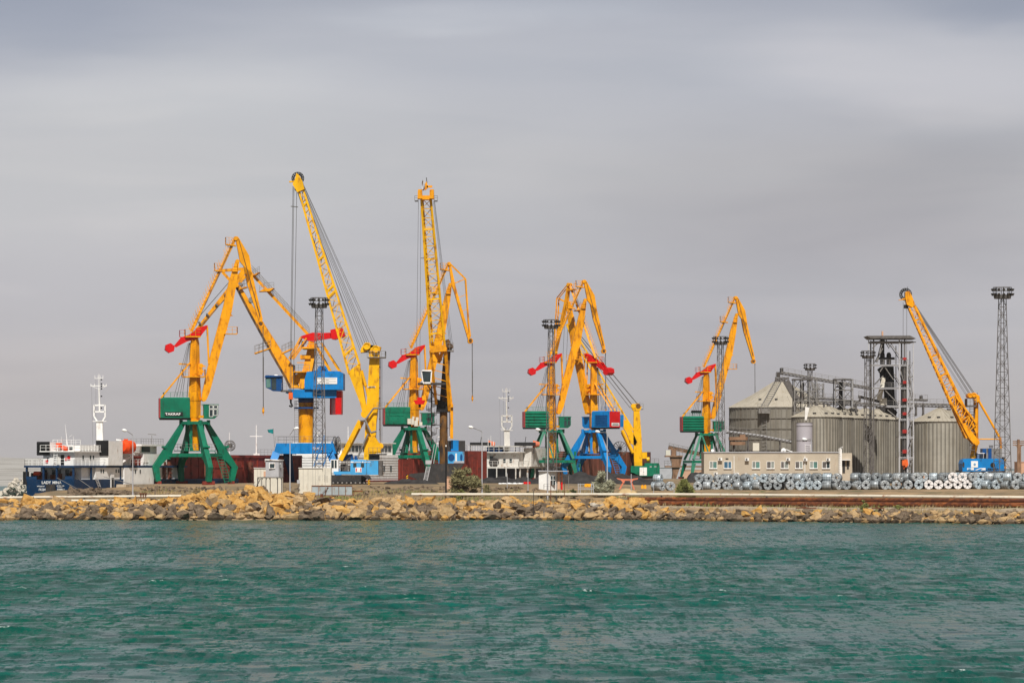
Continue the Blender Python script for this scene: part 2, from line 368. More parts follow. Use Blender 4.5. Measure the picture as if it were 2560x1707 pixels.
    # wavelets too small for the mesh: the surface normal is tilted directly by noise
    def tilt(scale, sc, amp, detail=5, rough=.62, dist=.3):
        mp = n.new('ShaderNodeMapping'); mp.inputs['Scale'].default_value = sc; l.new(g.outputs['Position'], mp.inputs[0])
        t = n.new('ShaderNodeTexNoise'); t.inputs['Scale'].default_value = scale; t.inputs['Detail'].default_value = detail; t.inputs['Roughness'].default_value = rough; t.inputs['Distortion'].default_value = dist
        l.new(mp.outputs[0], t.inputs['Vector'])
        a = n.new('ShaderNodeVectorMath'); a.operation = 'SUBTRACT'; l.new(t.outputs['Color'], a.inputs[0]); a.inputs[1].default_value = (.5, .5, .5)
        b_ = n.new('ShaderNodeVectorMath'); b_.operation = 'MULTIPLY'; l.new(a.outputs[0], b_.inputs[0]); b_.inputs[1].default_value = (amp * .6, amp, 0); return b_.outputs[0]
    def vadd(a, b_): q = n.new('ShaderNodeVectorMath'); q.operation = 'ADD'; l.new(a, q.inputs[0]); l.new(b_, q.inputs[1]); return q.outputs[0]
    nn = vadd(vadd(g.outputs['Normal'], tilt(3.2, (1, .36, 1), 1.3, 6, .66)), vadd(tilt(1.7, (1, .05, 1), 1.0), tilt(.1, (1, .35, 1), .3, 2)))
    nm = n.new('ShaderNodeVectorMath'); nm.operation = 'NORMALIZE'; l.new(nn, nm.inputs[0]); l.new(nm.outputs[0], b.inputs['Normal'])
    me.materials.append(m)
build_water()

# ---------------------------------------------------------------- land
def build_ground():
    xs = [-9000, -3000, -1000, -400, -200] + steps(-130, 150, 1.5) + [160, 200, 300, 600, 1500, 4000, 9000]
    ys = steps(500, 700, 1.2) + steps(700, 1000, 12) + [1000, 1100, 1300, 1600, 2200, 3500, 6000, 9000]
    mb = MB(); v = []; nx = len(xs)
    for y in ys:
        for x in xs:
            z = ground_z(x, y)
            if y > shore(x) + 34:             # the basin where the ships lie, behind the breakwater
                d = quay(y) - x
                k = smooth(34, 40, y - shore(x)) if x < -75 else smooth(40, 44, y - shore(x))
                if d > 0: z += (-4 - z) * k * smooth(0, 2.2, d)
            if y - shore(x) > 1: z += .35 * (mnoise.noise((x * .11, y * .11, 0)) + .5 * mnoise.noise((x * .4, y * .4, 3))) * smooth(1, 6, y - shore(x)) * smooth(75, 40, y - shore(x)) if y < 660 else 0
            v.append((x, y, z))
    f = [(j * nx + i, j * nx + i + 1, (j + 1) * nx + i + 1, (j + 1) * nx + i) for j in range(len(ys) - 1) for i in range(nx - 1)]
    mb.add(v, f, True); struct('ground', mb, 'ground')
build_ground()
# concrete quay face along the basin
mb = MB()
for a, b in ((624, 700), (700, 800), (800, 950)):
    A_, B_ = Vector((quay(a) + .1, a, 4.93)), Vector((quay(b) + .1, b, 4.93))
    mb.loft([A_, A_ + Vector((1.6, 0, 0)), A_ + Vector((1.6, 0, -6)), A_ + Vector((0, 0, -6))], [B_, B_ + Vector((1.6, 0, 0)), B_ + Vector((1.6, 0, -6)), B_ + Vector((0, 0, -6))])
struct('pavement', mb, 'concrete')
def build_hills():
    mb = MB(); n = 220; xs = [(-1000 + 2100 * i / n) for i in range(n + 1)]; v = []
    rows = ((1440, -1.5, 0), (1500, .6, .3), (1800, 3.0, .8), (2200, 5.6, 1.2), (2700, 8.2, 1.2), (3400, 11, 1.5), (4200, 15, 4), (4500, 16, 4), (5000, 0, 0))
    for Y0, h0, va in rows:
        for x in xs:
            xx = x * Y0 / 4200; k = 1 - smooth(-340, -180, x) * (1 if Y0 < 4000 else .45) - (.35 * smooth(-100, 600, x) if Y0 >= 4000 else 0)
            h = h0 + va * mnoise.noise((x * .006, Y0 * .001, 0)) + va * .35 * mnoise.noise((x * .035, Y0 * .01, 3))
            v.append((xx, Y0, h * k - 1.5 * (1 - k)))
    n1 = n + 1
    mb.add(v, [(j * n1 + i, j * n1 + i + 1, (j + 1) * n1 + i + 1, (j + 1) * n1 + i) for j in range(len(rows) - 1) for i in range(n)], True)
    struct('hills', mb, 'hill')
build_hills()

# ---------------------------------------------------------------- breakwater rocks
def hull_mesh(seed, flat=.62, cuts=9):
    import bmesh
    r = random.Random(seed); bm = bmesh.new()
    bmesh.ops.create_cube(bm, size=1.0)
    for k in range(cuts):                     # chop the block with random planes: quarried stone
        d = Vector((r.uniform(-1, 1), r.uniform(-1, 1), r.uniform(-1, 1))).normalized()
        res = bmesh.ops.bisect_plane(bm, geom=bm.verts[:] + bm.edges[:] + bm.faces[:], plane_co=d * r.uniform(.32, .5), plane_no=d, clear_outer=True)
        ed = [e for e in res['geom_cut'] if isinstance(e, bmesh.types.BMEdge)]
        if ed: bmesh.ops.edgeloop_fill(bm, edges=ed)
    bmesh.ops.subdivide_edges(bm, edges=bm.edges[:], cuts=2, use_grid_fill=True)
    bmesh.ops.triangulate(bm, faces=bm.faces[:])
    for v in bm.verts:
        p = v.co * 3.1 + Vector((seed, seed * .3, 0)); v.co += v.co.normalized() * .07 * mnoise.noise(p) + Vector((0, 0, .03)) * mnoise.noise(p * 2)
    vs = [v.co.copy() for v in bm.verts]; fs = [tuple(x.index for x in f.verts) for f in bm.faces]
    bm.free(); return [(v.x, v.y, v.z * (flat + .25 * r.random())) for v in vs], fs
ROCK = [hull_mesh(s) for s in range(14)]
rock_me = {}
for i, (v, f) in enumerate(ROCK):
    for mt in ('rock_ochre', 'rock_tan', 'rock_grey', 'rock_pale'):
        mb = MB(); mb.add(v, f); rock_me[i, mt] = mesh_of('rock', mb, mt)
ZONES = [(60, 'left end of the breakwater'), (190, 'blue ship stern'), (330, 'blue ship side door'), (460, 'lettered crane left legs'), (560, 'lettered crane right legs'),
         (640, 'bank beside stilt cabin'), (720, 'grey stilt cabin'), (830, 'rusty panel rack'), (950, 'pale blue crane carrier'), (1060, 'aluminium ladder'), (1130, 'thick black post'),
         (1230, 'large windblown bush'), (1340, 'white sacks'), (1420, 'white gatehouse'), (1490, 'yellow pump frame'), (1580, 'silvery windblown tree'), (1700, 'rusty pipe ends'),
         (1850, 'left office windows'), (2000, 'middle office windows'), (2140, 'right office windows'), (2280, 'steel elevator tower'), (2420, 'lone big silo'), (2600, 'bright blue crane')]
def place_rocks():
    r = random.Random(11); L = []
    def put(x, t, size, dz=0):
        y = shore(x) + t; z = ground_z(x, y)
        L.append([x, y, z + size * .16 + dz, size])
    for row in range(12):                                  # left and middle: full slope
        t = .1 + row * 1.3; x = -112 + r.random()
        while x < 21 + (1.5 - row * .28):
            s = r.choice((.5, .6, .75, .85, 1.0, 1.25, 1.75)) * r.uniform(.8, 1.2)
            if row > 8 and not (-53 < x < -28): s *= .75
            put(x + s / 2, t + r.uniform(-.6, .6), s * 1.12); x += s * r.uniform(.72, 1.05)
    for row in range(5):                                   # right: a low toe of stone
        t = .1 + row * 1.1; x = 19 + r.random()
        while x < 108:
            s = r.choice((.5, .65, .85, 1.1, 1.4)) * r.uniform(.8, 1.2)
            put(x + s / 2, t + r.uniform(-.5, .5), s, -.05 * row); x += s * r.uniform(.62, .95)
    for px, s, t in ((640, 3.0, 13.5), (660, 2.2, 14.5), (975, 2.0, 15), (990, 1.5, 15.5), (1272, 1.4, 16), (1290, 1.6, 15.4), (70, 2.3, 13.5), (150, 2.1, 13.4), (310, 2.0, 14), (1535, 1.8, 13.5), (1588, 2.0, 10), (1595, 2.2, 8), (1495, 1.9, 7)):
        x = (px - 1280) * (560 + t) / F; put(x, t, s * 1.1, .2)
    return L
RK_ALL = place_rocks(); RK = [q for q in RK_ALL if -25 < 1280 + q[0] * F / q[1] < 2590]; BEYOND = [q for q in RK_ALL if not -25 < 1280 + q[0] * F / q[1] < 2590]
RK.sort(key=lambda q: -q[3] / q[1] * (1 if q[1] - shore(q[0]) < 15.5 else .6))
def rock_mat_for(x, y, z, r):
    h = z; a = r.random()
    left = smooth(-10, -60, x)
    if h < 1.1: return 'rock_grey' if a < .55 else 'rock_tan' if a < .93 else 'rock_ochre'
    if h < 2.1: return 'rock_grey' if a < .38 else 'rock_ochre' if a < .38 + .22 + .15 * left else 'rock_tan' if a < .97 else 'rock_pale'
    return 'rock_ochre' if a < .42 + .38 * left else 'rock_grey' if a > .93 else 'rock_tan'
COLN = {'rock_ochre': 'ochre', 'rock_tan': 'sandy brown', 'rock_grey': 'dark grey', 'rock_pale': 'pale whitish'}
def rot_scale(r, s):
    return (r.uniform(-.75, .75), r.uniform(-.7, .7), r.uniform(0, 6.28)), (s * r.uniform(.85, 1.35), s * r.uniform(.8, 1.2), s * r.uniform(.62, .95))
from mathutils import Euler, Matrix
r = random.Random(3); big = RK[:298]; small = RK[298:] + BEYOND; recs = []
for x, y, z, s in big:
    mt = rock_mat_for(x, y, z, r); rot, sc = rot_scale(r, s)
    o = bpy.data.objects.new('rock', rock_me[r.randrange(14), mt]); C.objects.link(o)
    o.location = (x, y, z); o.rotation_euler = rot; o.scale = sc
    px = 1280 + x * F / y
    zone = next(n for lim, n in ZONES if px < lim)
    t = y - shore(x)
    if x > 20: lvl = 'edge' if t > 2.2 else 'waterline'
    else: lvl = 'crest' if t > 10.5 else 'upper slope' if t > 6.5 else 'lower slope' if t > 2.8 else 'waterline'
    recs.append([px, zone, lvl, COLN[mt], o])
recs.sort(key=lambda q: q[0]); cnt = {}; tot_ = {}
for q in recs: tot_[q[1], q[2], q[3]] = tot_.get((q[1], q[2], q[3]), 0) + 1
ORD = ['', 'first', 'second', 'third', 'fourth', 'fifth', 'sixth', 'seventh', 'eighth', 'ninth', 'tenth', 'eleventh', 'twelfth', 'thirteenth', 'fourteenth']
def ordinal(k, n): return '' if n == 1 else ORD[k] + ' from left, ' if k < len(ORD) else '%dth from left, ' % k
for px, zone, lvl, cn, o in recs:
    k = cnt[zone, lvl, cn] = cnt.get((zone, lvl, cn), 0) + 1
    tag(o, '%s boulder, %s, %sbelow the %s' % (cn, lvl, ordinal(k, tot_[zone, lvl, cn]), zone) if 'left end' not in zone else '%s boulder, %s, %sat the %s' % (cn, lvl, ordinal(k, tot_[zone, lvl, cn]), zone), 'rock', 'boulders of the breakwater')
mbs = {k: MB() for k in ('rock_ochre', 'rock_tan', 'rock_grey')}
for x, y, z, s in small + [(a, b, c, d) for a, b, c, d in [(rr[0] + r.uniform(-.8, .8), rr[1] + r.uniform(-.8, .5), rr[2] - .25, r.uniform(.25, .6)) for rr in RK for _ in (0,)]]:
    mt = rock_mat_for(x, y, z, r)
    if mt == 'rock_pale': mt = 'rock_tan'
    rot, sc = rot_scale(r, s); mx = Matrix.LocRotScale(Vector((x, y, z)), Euler(rot), Vector(sc)); v, f = ROCK[r.randrange(14)]
    mbs[mt].add([mx @ Vector(p) for p in v], f)
for k, mb in mbs.items():
    solid('rubble', {'rock_ochre': 'small ochre stones filling the gaps of the breakwater', 'rock_tan': 'small sandy brown stones filling the gaps of the breakwater', 'rock_grey': 'small dark grey stones filling the gaps near the water'}[k], 'rubble', mb, k, kind='stuff')
# pale rock groyne left of the ship's stern, rocks between ship and pipe
mb = MB(); r = random.Random(9)
for i in range(420):
    px = r.uniform(-60, 70); top = 1232 - 34 * smooth(0, 42, px); py = r.uniform(top, 1262); Y = 820 + r.uniform(-8, 8) + (1250 - py) * -.2
    p = W(px, py, Y); s = r.uniform(.5, 1.3); mx = Matrix.LocRotScale(p, Euler((r.random() * 3, r.random() * 3, 0)), Vector((s, s, s * .8))); v, f = ROCK[r.randrange(14)]
    mb.add([mx @ Vector(q) for q in v], f)
solid('rubble', 'pale boulders of the far groyne beside the blue ship stern', 'rubble', mb, 'rock_pale', kind='stuff')
mb = MB()
for i in range(520):
    px = r.uniform(172, 345) if i < 190 else r.uniform(340, 1350)
    Y = 597 + r.uniform(-3, 3) if i < 190 else 606 + r.uniform(-12, 16); x = (px - 1280) * Y / F
    s = r.uniform(.4, 1.15) if i < 190 else r.uniform(.3, .9)
    z = ground_z(x, Y) + r.uniform(0, .2 + .5 * math.exp(-((px - 235) / 60) ** 2) if i < 190 else .15)
    mx = Matrix.LocRotScale(Vector((x, Y, z)), Euler((r.random() * .6, r.random() * .6, r.random() * 6)), Vector((s * 1.2, s, s * .7))); v, f = ROCK[r.randrange(14)]
    mb.add([mx @ Vector(q) for q in v], f)
solid('rubble', 'loose grey rocks lying on the land behind the breakwater', 'rubble', mb, 'rock_grey', kind='stuff')

# ---------------------------------------------------------------- plants
def leaf_cloud(mb, blobs, n, size, r, lean=.25):
    for i in range(n):
        c, rad = r.choice(blobs)
        d = Vector((r.gauss(0, 1), r.gauss(0, 1), r.gauss(0, 1))).normalized() * (r.random() ** .45)
        p = Vector(c) + Vector((d.x * rad[0], d.y * rad[1], d.z * rad[2]))
        a = Vector((r.uniform(.2, 1) * (1 if r.random() < .8 else -1), r.uniform(-.6, .6), r.uniform(-.5, .8) + lean)).normalized()
        q = Vector((r.gauss(0, 1), r.gauss(0, 1), r.gauss(0, 1))).normalized(); b = a.cross(q)
        if b.length < .1: continue
        b.normalize(); L = size * r.uniform(.6, 1.5); w = L * .3
        mb.add([p, p + a * L * .5 + b * w * .5, p + a * L, p + a * L * .5 - b * w * .5], [(0, 1, 2, 3)])
def bush(name, label, cat, px0, px1, py0, py1, Y, mt, n, seed, nb=9, size=.34, group=None, trunk=True):
    r = random.Random(seed); q = Px(Y); cx = (px0 + px1) / 2; base = q.p(cx, py1); base.z = min(base.z, ground_z(base.x, Y) + .1)
    t = thing(name, label, cat, tuple(base), group); w = (px1 - px0) * q.m; h = (py1 - py0) * q.m
    blobs = []
    nb = int(nb * 2.2); size *= 1.25
    for i in range(nb):
        fx = r.uniform(-.36, .36); top = 1 - 1.5 * abs(fx + .08) ** 1.35; fz = r.uniform(.15, max(.3, top - .1))
        s = r.uniform(.08, .17)
        blobs.append((base + Vector((fx * w, r.uniform(-.3, .3) * w, fz * h)), (s * w, s * w, s * h * .9)))
    mb = MB(); leaf_cloud(mb, blobs, n, size, r); part('foliage', mb, mt, t)
    if trunk:
        mb = MB()
        for i in range(6):
            c = r.choice(blobs)[0]; mid = base.lerp(c, .5) + Vector((r.uniform(-.2, .2), 0, -.1 * h)); mb.tube(base + Vector((r.uniform(-.1, .1), 0, -.3)), mid, .09, .06, 6); mb.tube(mid, c, .06, .02, 5)
        part('trunk', mb, 'bark', t)
bush('bush', 'large olive green bush bent by the wind beside the thick black post', 'bush', 1122, 1208, 1158, 1236, 592, 'leaf_olive', 6500, 1, 15)
bush('bush', 'low pale green bush at the foot of the large windblown bush', 'bush', 1140, 1166, 1217, 1240, 588, 'leaf_green', 900, 2, 5, .25)
bush('bush', 'small yellowish shrub right of the large windblown bush', 'bush', 1205, 1226, 1200, 1232, 593, 'leaf_olive', 700, 3, 5, .25)
bush('tree', 'silvery green windblown tree left of the orange trestle', 'tree', 1476, 1538, 1163, 1226, 592, 'leaf_silver', 5200, 4, 12)
bush('bush', 'dark green shrub left of the yellow pump frame', 'bush', 1424, 1444, 1208, 1230, 590, 'leaf_dark', 700, 5, 5, .22)
bush('tree', 'rounded olive green tree in front of the steel coils', 'tree', 1688, 1738, 1186, 1240, 578, 'leaf_green', 4600, 6, 12, .3)
bush('bush', 'dark shrub left of the office end wall behind the coils', 'bush', 2074, 2100, 1180, 1192, 625, 'leaf_dark', 700, 7, 6, .3, trunk=False)
bush('bush', 'long dark shrub behind the coils at the silo foot', 'bush', 2145, 2196, 1178, 1192, 640, 'leaf_dark', 1100, 8, 9, .3, trunk=False)
bush('bush', 'dry brown tuft on the bank left of the stilt cabin', 'bush', 478, 512, 1202, 1232, 588, 'grass', 1100, 9, 6, .3, trunk=False)
bush('bush', 'green weeds growing under the rusty pipes', 'bush', 2150, 2168, 1246, 1275, 541, 'leaf_green', 600, 10, 5, .22, trunk=False)
bush('bush', 'low weeds on the ledge right of the pipe weeds', 'bush', 2232, 2258, 1262, 1276, 540, 'leaf_green', 500, 11, 5, .2, trunk=False)
def grass():
    r = random.Random(4); mb = MB(); mg = MB()
    for i in range(26000):
        px = r.uniform(180, 2560); x0 = (px - 1280) * 590 / F
        t = r.uniform(11, 44) if px < 1600 else r.uniform(9, 34); Y = shore(x0) + t; x = (px - 1280) * Y / F
        if px < 330 and t > 34: continue
        if mnoise.noise((x * .13, Y * .2, 5)) < -.12 and t > 15: continue
        z = ground_z(x, Y) - .1; h = r.uniform(.2, .65) * (1.5 if mnoise.noise((x * .3, Y * .3, 9)) > .25 else 1)
        a = r.uniform(0, 3.14); w = r.uniform(.05, .12); dx, dy = math.cos(a) * w, math.sin(a) * w; lx = r.uniform(.05, .3)
        (mg if mnoise.noise((x * .09, Y * .12, 21)) > .16 and r.random() < .7 else mb).add([(x - dx, Y - dy, z), (x + dx, Y + dy, z), (x + lx, Y, z + h)], [(0, 1, 2)])
    solid('grass', 'dry straw coloured grass on the bank behind the rocks', 'grass', mb, 'grass', kind='stuff')
    solid('grass', 'green weeds growing through the dry grass behind the rocks', 'grass', mg, 'leaf_green', kind='stuff')
grass()

# ---------------------------------------------------------------- portal jib cranes
def floodlight_mb(p, s=1): 
    mb = MB(); mb.tube(p + Vector((0, -.1 * s, -.05 * s)), p + Vector((0, -.45 * s, -.22 * s)), .14 * s, .3 * s, 8); mb.box(p.x - .05 * s, p.y - .12 * s, p.z - .35 * s, p.x + .05 * s, p.y + .1 * s, p.z + .1 * s); return mb
S1 = 640 / F                                  # metres per crane unit
def portal_crane(label, axis_px, Y, yaw, pyaw, body, ptype='knee', nose='plate', lf=1.0, ribs='v', vscale=1, group='portal jib cranes on the quay', lettering=None, cabside=-1, jx=1.0, tie_dark=False):
    bx = (axis_px - 1280) * Y / F; bz = 4.9
    root = thing('portal_crane', label, 'crane', (bx, Y, bz), group)
    cy, sy = math.cos(R(yaw)), math.sin(R(yaw))
    def L(u, v, d=0): return Vector((bx + (u * cy - d * sy) * S1, Y + (u * sy + d * cy) * S1, bz + v * S1))
    def J(u, v, d=0): return L(u * jx if u > 0 else u, v if v < 250 else 250 + (v - 250) * lf, d)
    def Pt(r, v, th, o=0):                    # portal frame: radius, height, angle, sideways offset
        a = R(th + pyaw); return Vector((bx + (r * math.cos(a) - o * math.sin(a)) * S1, Y + (r * math.sin(a) + o * math.cos(a)) * S1, bz + v * S1))
    def prism(mb, poly, d0, d1, fn=J): return mb.loft([fn(u, v, d1) for u, v in poly], [fn(u, v, d0) for u, v in poly])
    m1 = body
    # --- portal
    if ptype == 'knee':
        outer = [(103, 6), (112, 42), (78, 92), (38, 150)]; 
        for k in range(4):
            th = k * 90; mb = MB()
            for poly in ([(92, 6), (103, 6), (113, 42), (96, 42)], [(96, 42), (113, 42), (80, 90), (66, 62), (76, 62)], [(66, 62), (80, 90), (38, 150), (27, 150), (60, 84)]):
                mb.loft([Pt(r_, v, th, 6.5) for r_, v in poly], [Pt(r_, v, th, -6.5) for r_, v in poly])
            lg = part('portal_leg', mb, m1, root)
            mb = MB(); mb.bar(Pt(97, 3, th, -16), Pt(97, 3, th, 16), 9 * S1, 6 * S1)
            for o in (-12, -4, 4, 12): mb.tube(Pt(93, 1.5, th, o), Pt(101, 1.5, th, o), 2.6 * S1, n=8)
            part('bogie', mb, 'hull_red', lg)
            mb = MB(); mb.tube(Pt(82, 92, th, -9), Pt(82, 92, th, 9), 3.2 * S1); part('pin', mb, m1, lg)
    else:
        for k in range(4):
            th = k * 90 + 45; mb = MB()
            mb.bar(Pt(102, 6, th), Pt(86, 52, th), 8 * S1, 10 * S1, 14 * S1, 15 * S1)
            lg = part('portal_leg', mb, m1, root)
            mb = MB(); mb.bar(Pt(40, 149, th), Pt(88, 66, th), 8 * S1); mb.bar(Pt(38, 149, th + 8), Pt(60, 66, th + 45), 5 * S1); part('upper_strut', mb, m1, lg)
            mb = MB(); mb.bar(Pt(101, 3, th, -15), Pt(101, 3, th, 15), 9 * S1, 6 * S1); part('bogie', mb, 'hull_red', lg)
    for k in range(4):
        th = k * 90 + (0 if ptype == 'knee' else 45); mb = MB(); rr = 66 if ptype == 'knee' else 86
        a, b = Pt(rr, 0, th), Pt(rr, 0, th + 90); dz = lambda v: Vector((0, 0, v * S1))
        if ptype == 'knee': mb.bar(a + dz(72), b + dz(72), 9 * S1, 18 * S1)
        else: mb.bar(a + dz(59), b + dz(59), 9 * S1, 15 * S1)
        part('portal_beam', mb, m1, root)
    vb = 82 if ptype == 'knee' else 68
    mb = MB(); mb.loft([Pt(58, vb, 45 + 90 * k) for k in range(4)], [Pt(58, vb + 2, 45 + 90 * k) for k in range(4)]); dk = part('deck', mb, m1, root)
    mb = MB(); mb.rail([Pt(57, vb + 2, 45 + 90 * k) for k in range(5)], 1.0, 1.6, .05); part('railing', mb, 'galv', dk)
    mb = MB(); mb.tube(L(0, 149), L(0, 156), 38 * S1, n=24)
    for k in range(8): mb.box(*(Pt(37, 152, k * 45) - Vector((.25, .25, .3))), *(Pt(37, 152, k * 45) + Vector((.25, .25, .5))))
    part('slewing_ring', mb, m1, root)
    mb = MB()
    for k in range(4): mb.bar(Pt(22, vb, 45 + 90 * k), Pt(22, 149, 45 + 90 * k), 7 * S1); mb.bar(Pt(22, 150, 90 * k + 10), Pt(26, 84, 90 * k + 60), 2.6 * S1)
    part('inner_frame', mb, m1, root)
    mb = MB(); mb.loft([L(*q) for q in ((-9, vb, -9), (9, vb, -9), (9, vb, 9), (-9, vb, 9))], [L(*q) for q in ((-14, 160, -14), (14, 160, -14), (14, 160, 14), (-14, 160, 14))]); part('pivot_column', mb, 'yellow', root)
    mb = MB()
    if ptype == 'knee': mb.ladder(Pt(60, vb, -35), Pt(84, 3, -27), (1.1, 0, 0), .1, .5)
    else: mb.ladder(L(72, vb - 8, -40), L(66, 6, -52), (1.6, 0, 0), .12, .5); mb.box(*L(60, vb, -46), *L(72, vb + 22, -34))
    part('stair', mb, m1, root)
    mb = MB(); RR = 22 if body == 'blue' else 13; c = Pt(100, 96, 8) + Vector((0, 0, (RR - 13) * .4 * S1)); ax = Vector((math.cos(R(-50)), math.sin(R(-50)), 0)) if ptype == 'knee' else Vector((0, 1, 0))
    if ptype == 'knee':
        ax = Vector((.25, 1, 0)).normalized(); e1 = Vector((1, -.25, 0)).normalized()
        for off in (-.25, .25):
            mb.ring(c + ax * off, ax, RR * S1, .09, 20)
            for k in range(14):
                a = 2 * math.pi * k / 14; mb.bar(c + ax * off, c + ax * off + (e1 * math.cos(a) + Vector((0, 0, 1)) * math.sin(a)) * (RR + .5) * S1, .07)
        mb.tube(c - ax * .3, c + ax * .3, 5.5 * S1, n=14); part('cable_reel', mb, 'galv_dark', root)
        mb = MB(); mb.bar(Pt(78, 88, 8), c, .3); part('reel_bracket', mb, m1, root)
    # --- column
    mb = MB(); ph = R(-35)
    def colsec(v, a, u0=0):
        h = a / 2; return [L(u0 + (x * math.cos(ph) - y * math.sin(ph)) * h, v, (x * math.sin(ph) + y * math.cos(ph)) * h) for x, y in ((-1, -1), (1, -1), (1, 1), (-1, 1))]
    secs = [(157, 17), (168, 21.5), (206, 22), (208, 23.5), (226, 23.5), (232, 22), (262, 20), (330, 17.5), (352, 16), (364, 13)]
    for (v0, a0), (v1, a1) in zip(secs, secs[1:]): mb.loft(colsec(v0, a0), colsec(v1, a1))
    col = part('column', mb, 'yellow', root)
    mb = MB(); mb.ladder(L(-4, 232, -13.5), L(-3, 360, -11), (.6, 0, 0), .05, .4); part('ladder', mb, 'yellow', col)
    for v, u0, u1, dd in ((266, -31, 25, 22), (366, -25, 14, 16)):
        mb = MB(); mb.loft([L(u0, v, -dd), L(u1, v, -dd), L(u1, v, dd), L(u0, v, dd)], [L(u0 + 2, v + 3, -dd), L(u1, v + 3, -dd), L(u1, v + 3, dd), L(u0 + 2, v + 3, dd)])
        p_ = part('platform', mb, 'yellow', root)
        mb = MB(); mb.rail([L(u0, v + 3, dd), L(u0, v + 3, -dd), L(u1, v + 3, -dd), L(u1, v + 3, dd)], 1.1, 1.0, .06); part('railing', mb, 'yellow', p_)
    mb = MB(); mb.tube(L(15, 295, -10), L(15, 295, 10), 6 * S1); mb.tube(L(17, 281, -10), L(17, 281, 10), 4.5 * S1); mb.box(*L(8, 272, -8), *L(20, 300, 8)); mb.bar(L(10, 300, 0), L(27, 293, 0), 3 * S1); part('luffing_gear', mb, 'yellow', root)
    # --- machinery house
    mb = MB(); hx0, hx1, v0, v1, hd = -88, -14, 160, 213, 25
    mb.loft([L(hx0, v0 + 5, -hd), L(hx1, v0 + 5, -hd), L(hx1, v0 + 5, hd), L(hx0, v0 + 5, hd)], [L(hx0, v1, -hd), L(hx1, v1, -hd), L(hx1, v1, hd), L(hx0, v1, hd)])
    if ribs == 'v':
        for i in range(19): u = hx0 + 6 + i * 3.4; mb.box(*L(u, v0 + 10, -hd - 1.0), *L(u + 1.7, v1 - 5, -hd + .2)) if yaw == 0 else mb.loft([L(u, v0 + 10, -hd - 1), L(u + 1.7, v0 + 10, -hd - 1), L(u + 1.7, v0 + 10, -hd + .2), L(u, v0 + 10, -hd + .2)], [L(u, v1 - 5, -hd - 1), L(u + 1.7, v1 - 5, -hd - 1), L(u + 1.7, v1 - 5, -hd + .2), L(u, v1 - 5, -hd + .2)])
    elif ribs == 'h':
        for i in range(5): v = v0 + 9 + i * 9.2; mb.loft([L(hx0 + .5, v, -hd), L(hx1, v, -hd), L(hx1, v + 1.5, -hd - 2.4), L(hx0 + .5, v + 1.5, -hd - 2.4)], [L(hx0 + .5, v + 7, -hd), L(hx1, v + 7, -hd), L(hx1, v + 5.5, -hd - 2.4), L(hx0 + .5, v + 5.5, -hd - 2.4)])
    else:
        for uu0, uu1, vv0, vv1 in ((-88, -14, 200, 202.5), (-86, -20, 167, 169), (-74, -34, 190, 193), (-76, -74, 170, 193), (-34, -32, 170, 193), (-66, -64, 172, 190), (-55, -53, 172, 190), (-45, -43, 172, 190)):
            mb.loft([L(uu0, vv0, -hd - 1.2), L(uu1, vv0, -hd - 1.2), L(uu1, vv0, -hd + .1), L(uu0, vv0, -hd + .1)], [L(uu0, vv1, -hd - 1.2), L(uu1, vv1, -hd - 1.2), L(uu1, vv1, -hd + .1), L(uu0, vv1, -hd + .1)])
    house = part('machine_house', mb, m1, root)
    mb = MB(); mb.loft([L(hx0 + 1, v0, -hd + 2), L(hx1 + 3, v0, -hd + 2), L(hx1 + 3, v0, hd - 2), L(hx0 + 1, v0, hd - 2)], [L(hx0 - .3, v0 + 4.9, -hd - .3), L(hx1 + 2, v0 + 4.9, -hd - .3), L(hx1 + 2, v0 + 4.9, hd), L(hx0 - .3, v0 + 4.9, hd)]); part('base_frame', mb, 'black', house)
    mb = MB(); mb.loft([L(hx0 + 5, v1 + .1, -hd + 2), L(hx1, v1 + .1, -hd + 2), L(hx1, v1 + .1, hd - 2), L(hx0 + 5, v1 + .1, hd - 2)], [L(hx0 + 8, v1 + 3, -hd + 5), L(hx1, v1 + 3, -hd + 5), L(hx1, v1 + 3, hd - 5), L(hx0 + 8, v1 + 3, hd - 5)])
    rf = part('roof', mb, m1, house); mb = MB(); mb.rail([L(hx0 + 10, v1 + 3, hd - 6), L(hx0 + 10, v1 + 3, -hd + 6), L(hx1, v1 + 3, -hd + 6)], .8, 1.0, .05); part('railing', mb, m1, rf)
    mb = MB(); mb.loft([L(hx0 - 1.2, v0 + 5, -hd + 1), L(hx0 - .1, v0 + 5, -hd + 1), L(hx0 - .1, v0 + 5, hd - 1), L(hx0 - 1.2, v0 + 5, hd - 1)], [L(hx0 - 1.2, v1 + 1, -hd + 1), L(hx0 - .1, v1 + 1, -hd + 1), L(hx0 - .1, v1 + 1, hd - 1), L(hx0 - 1.2, v1 + 1, hd - 1)])
    rp = part('rear_ballast', mb, 'red' if ptype != 'x' else m1, house)
    if lettering == 'T':
        mb = MB(); mb.loft([L(-77, 170, -hd - 1.9), L(-32, 170, -hd - 1.9), L(-32, 170, -hd - 1.1), L(-77, 170, -hd - 1.1)], [L(-77, 179.5, -hd - 1.9), L(-32, 179.5, -hd - 1.9), L(-32, 179.5, -hd - 1.1), L(-77, 179.5, -hd - 1.1)])
        sg = part('name_board', mb, 'black', house); text('TAKRAF', sg, tuple(L(-76, 171.4, -hd - 2.1)), 8.6 * S1, 'sign_white', R(yaw), sx=1.22)
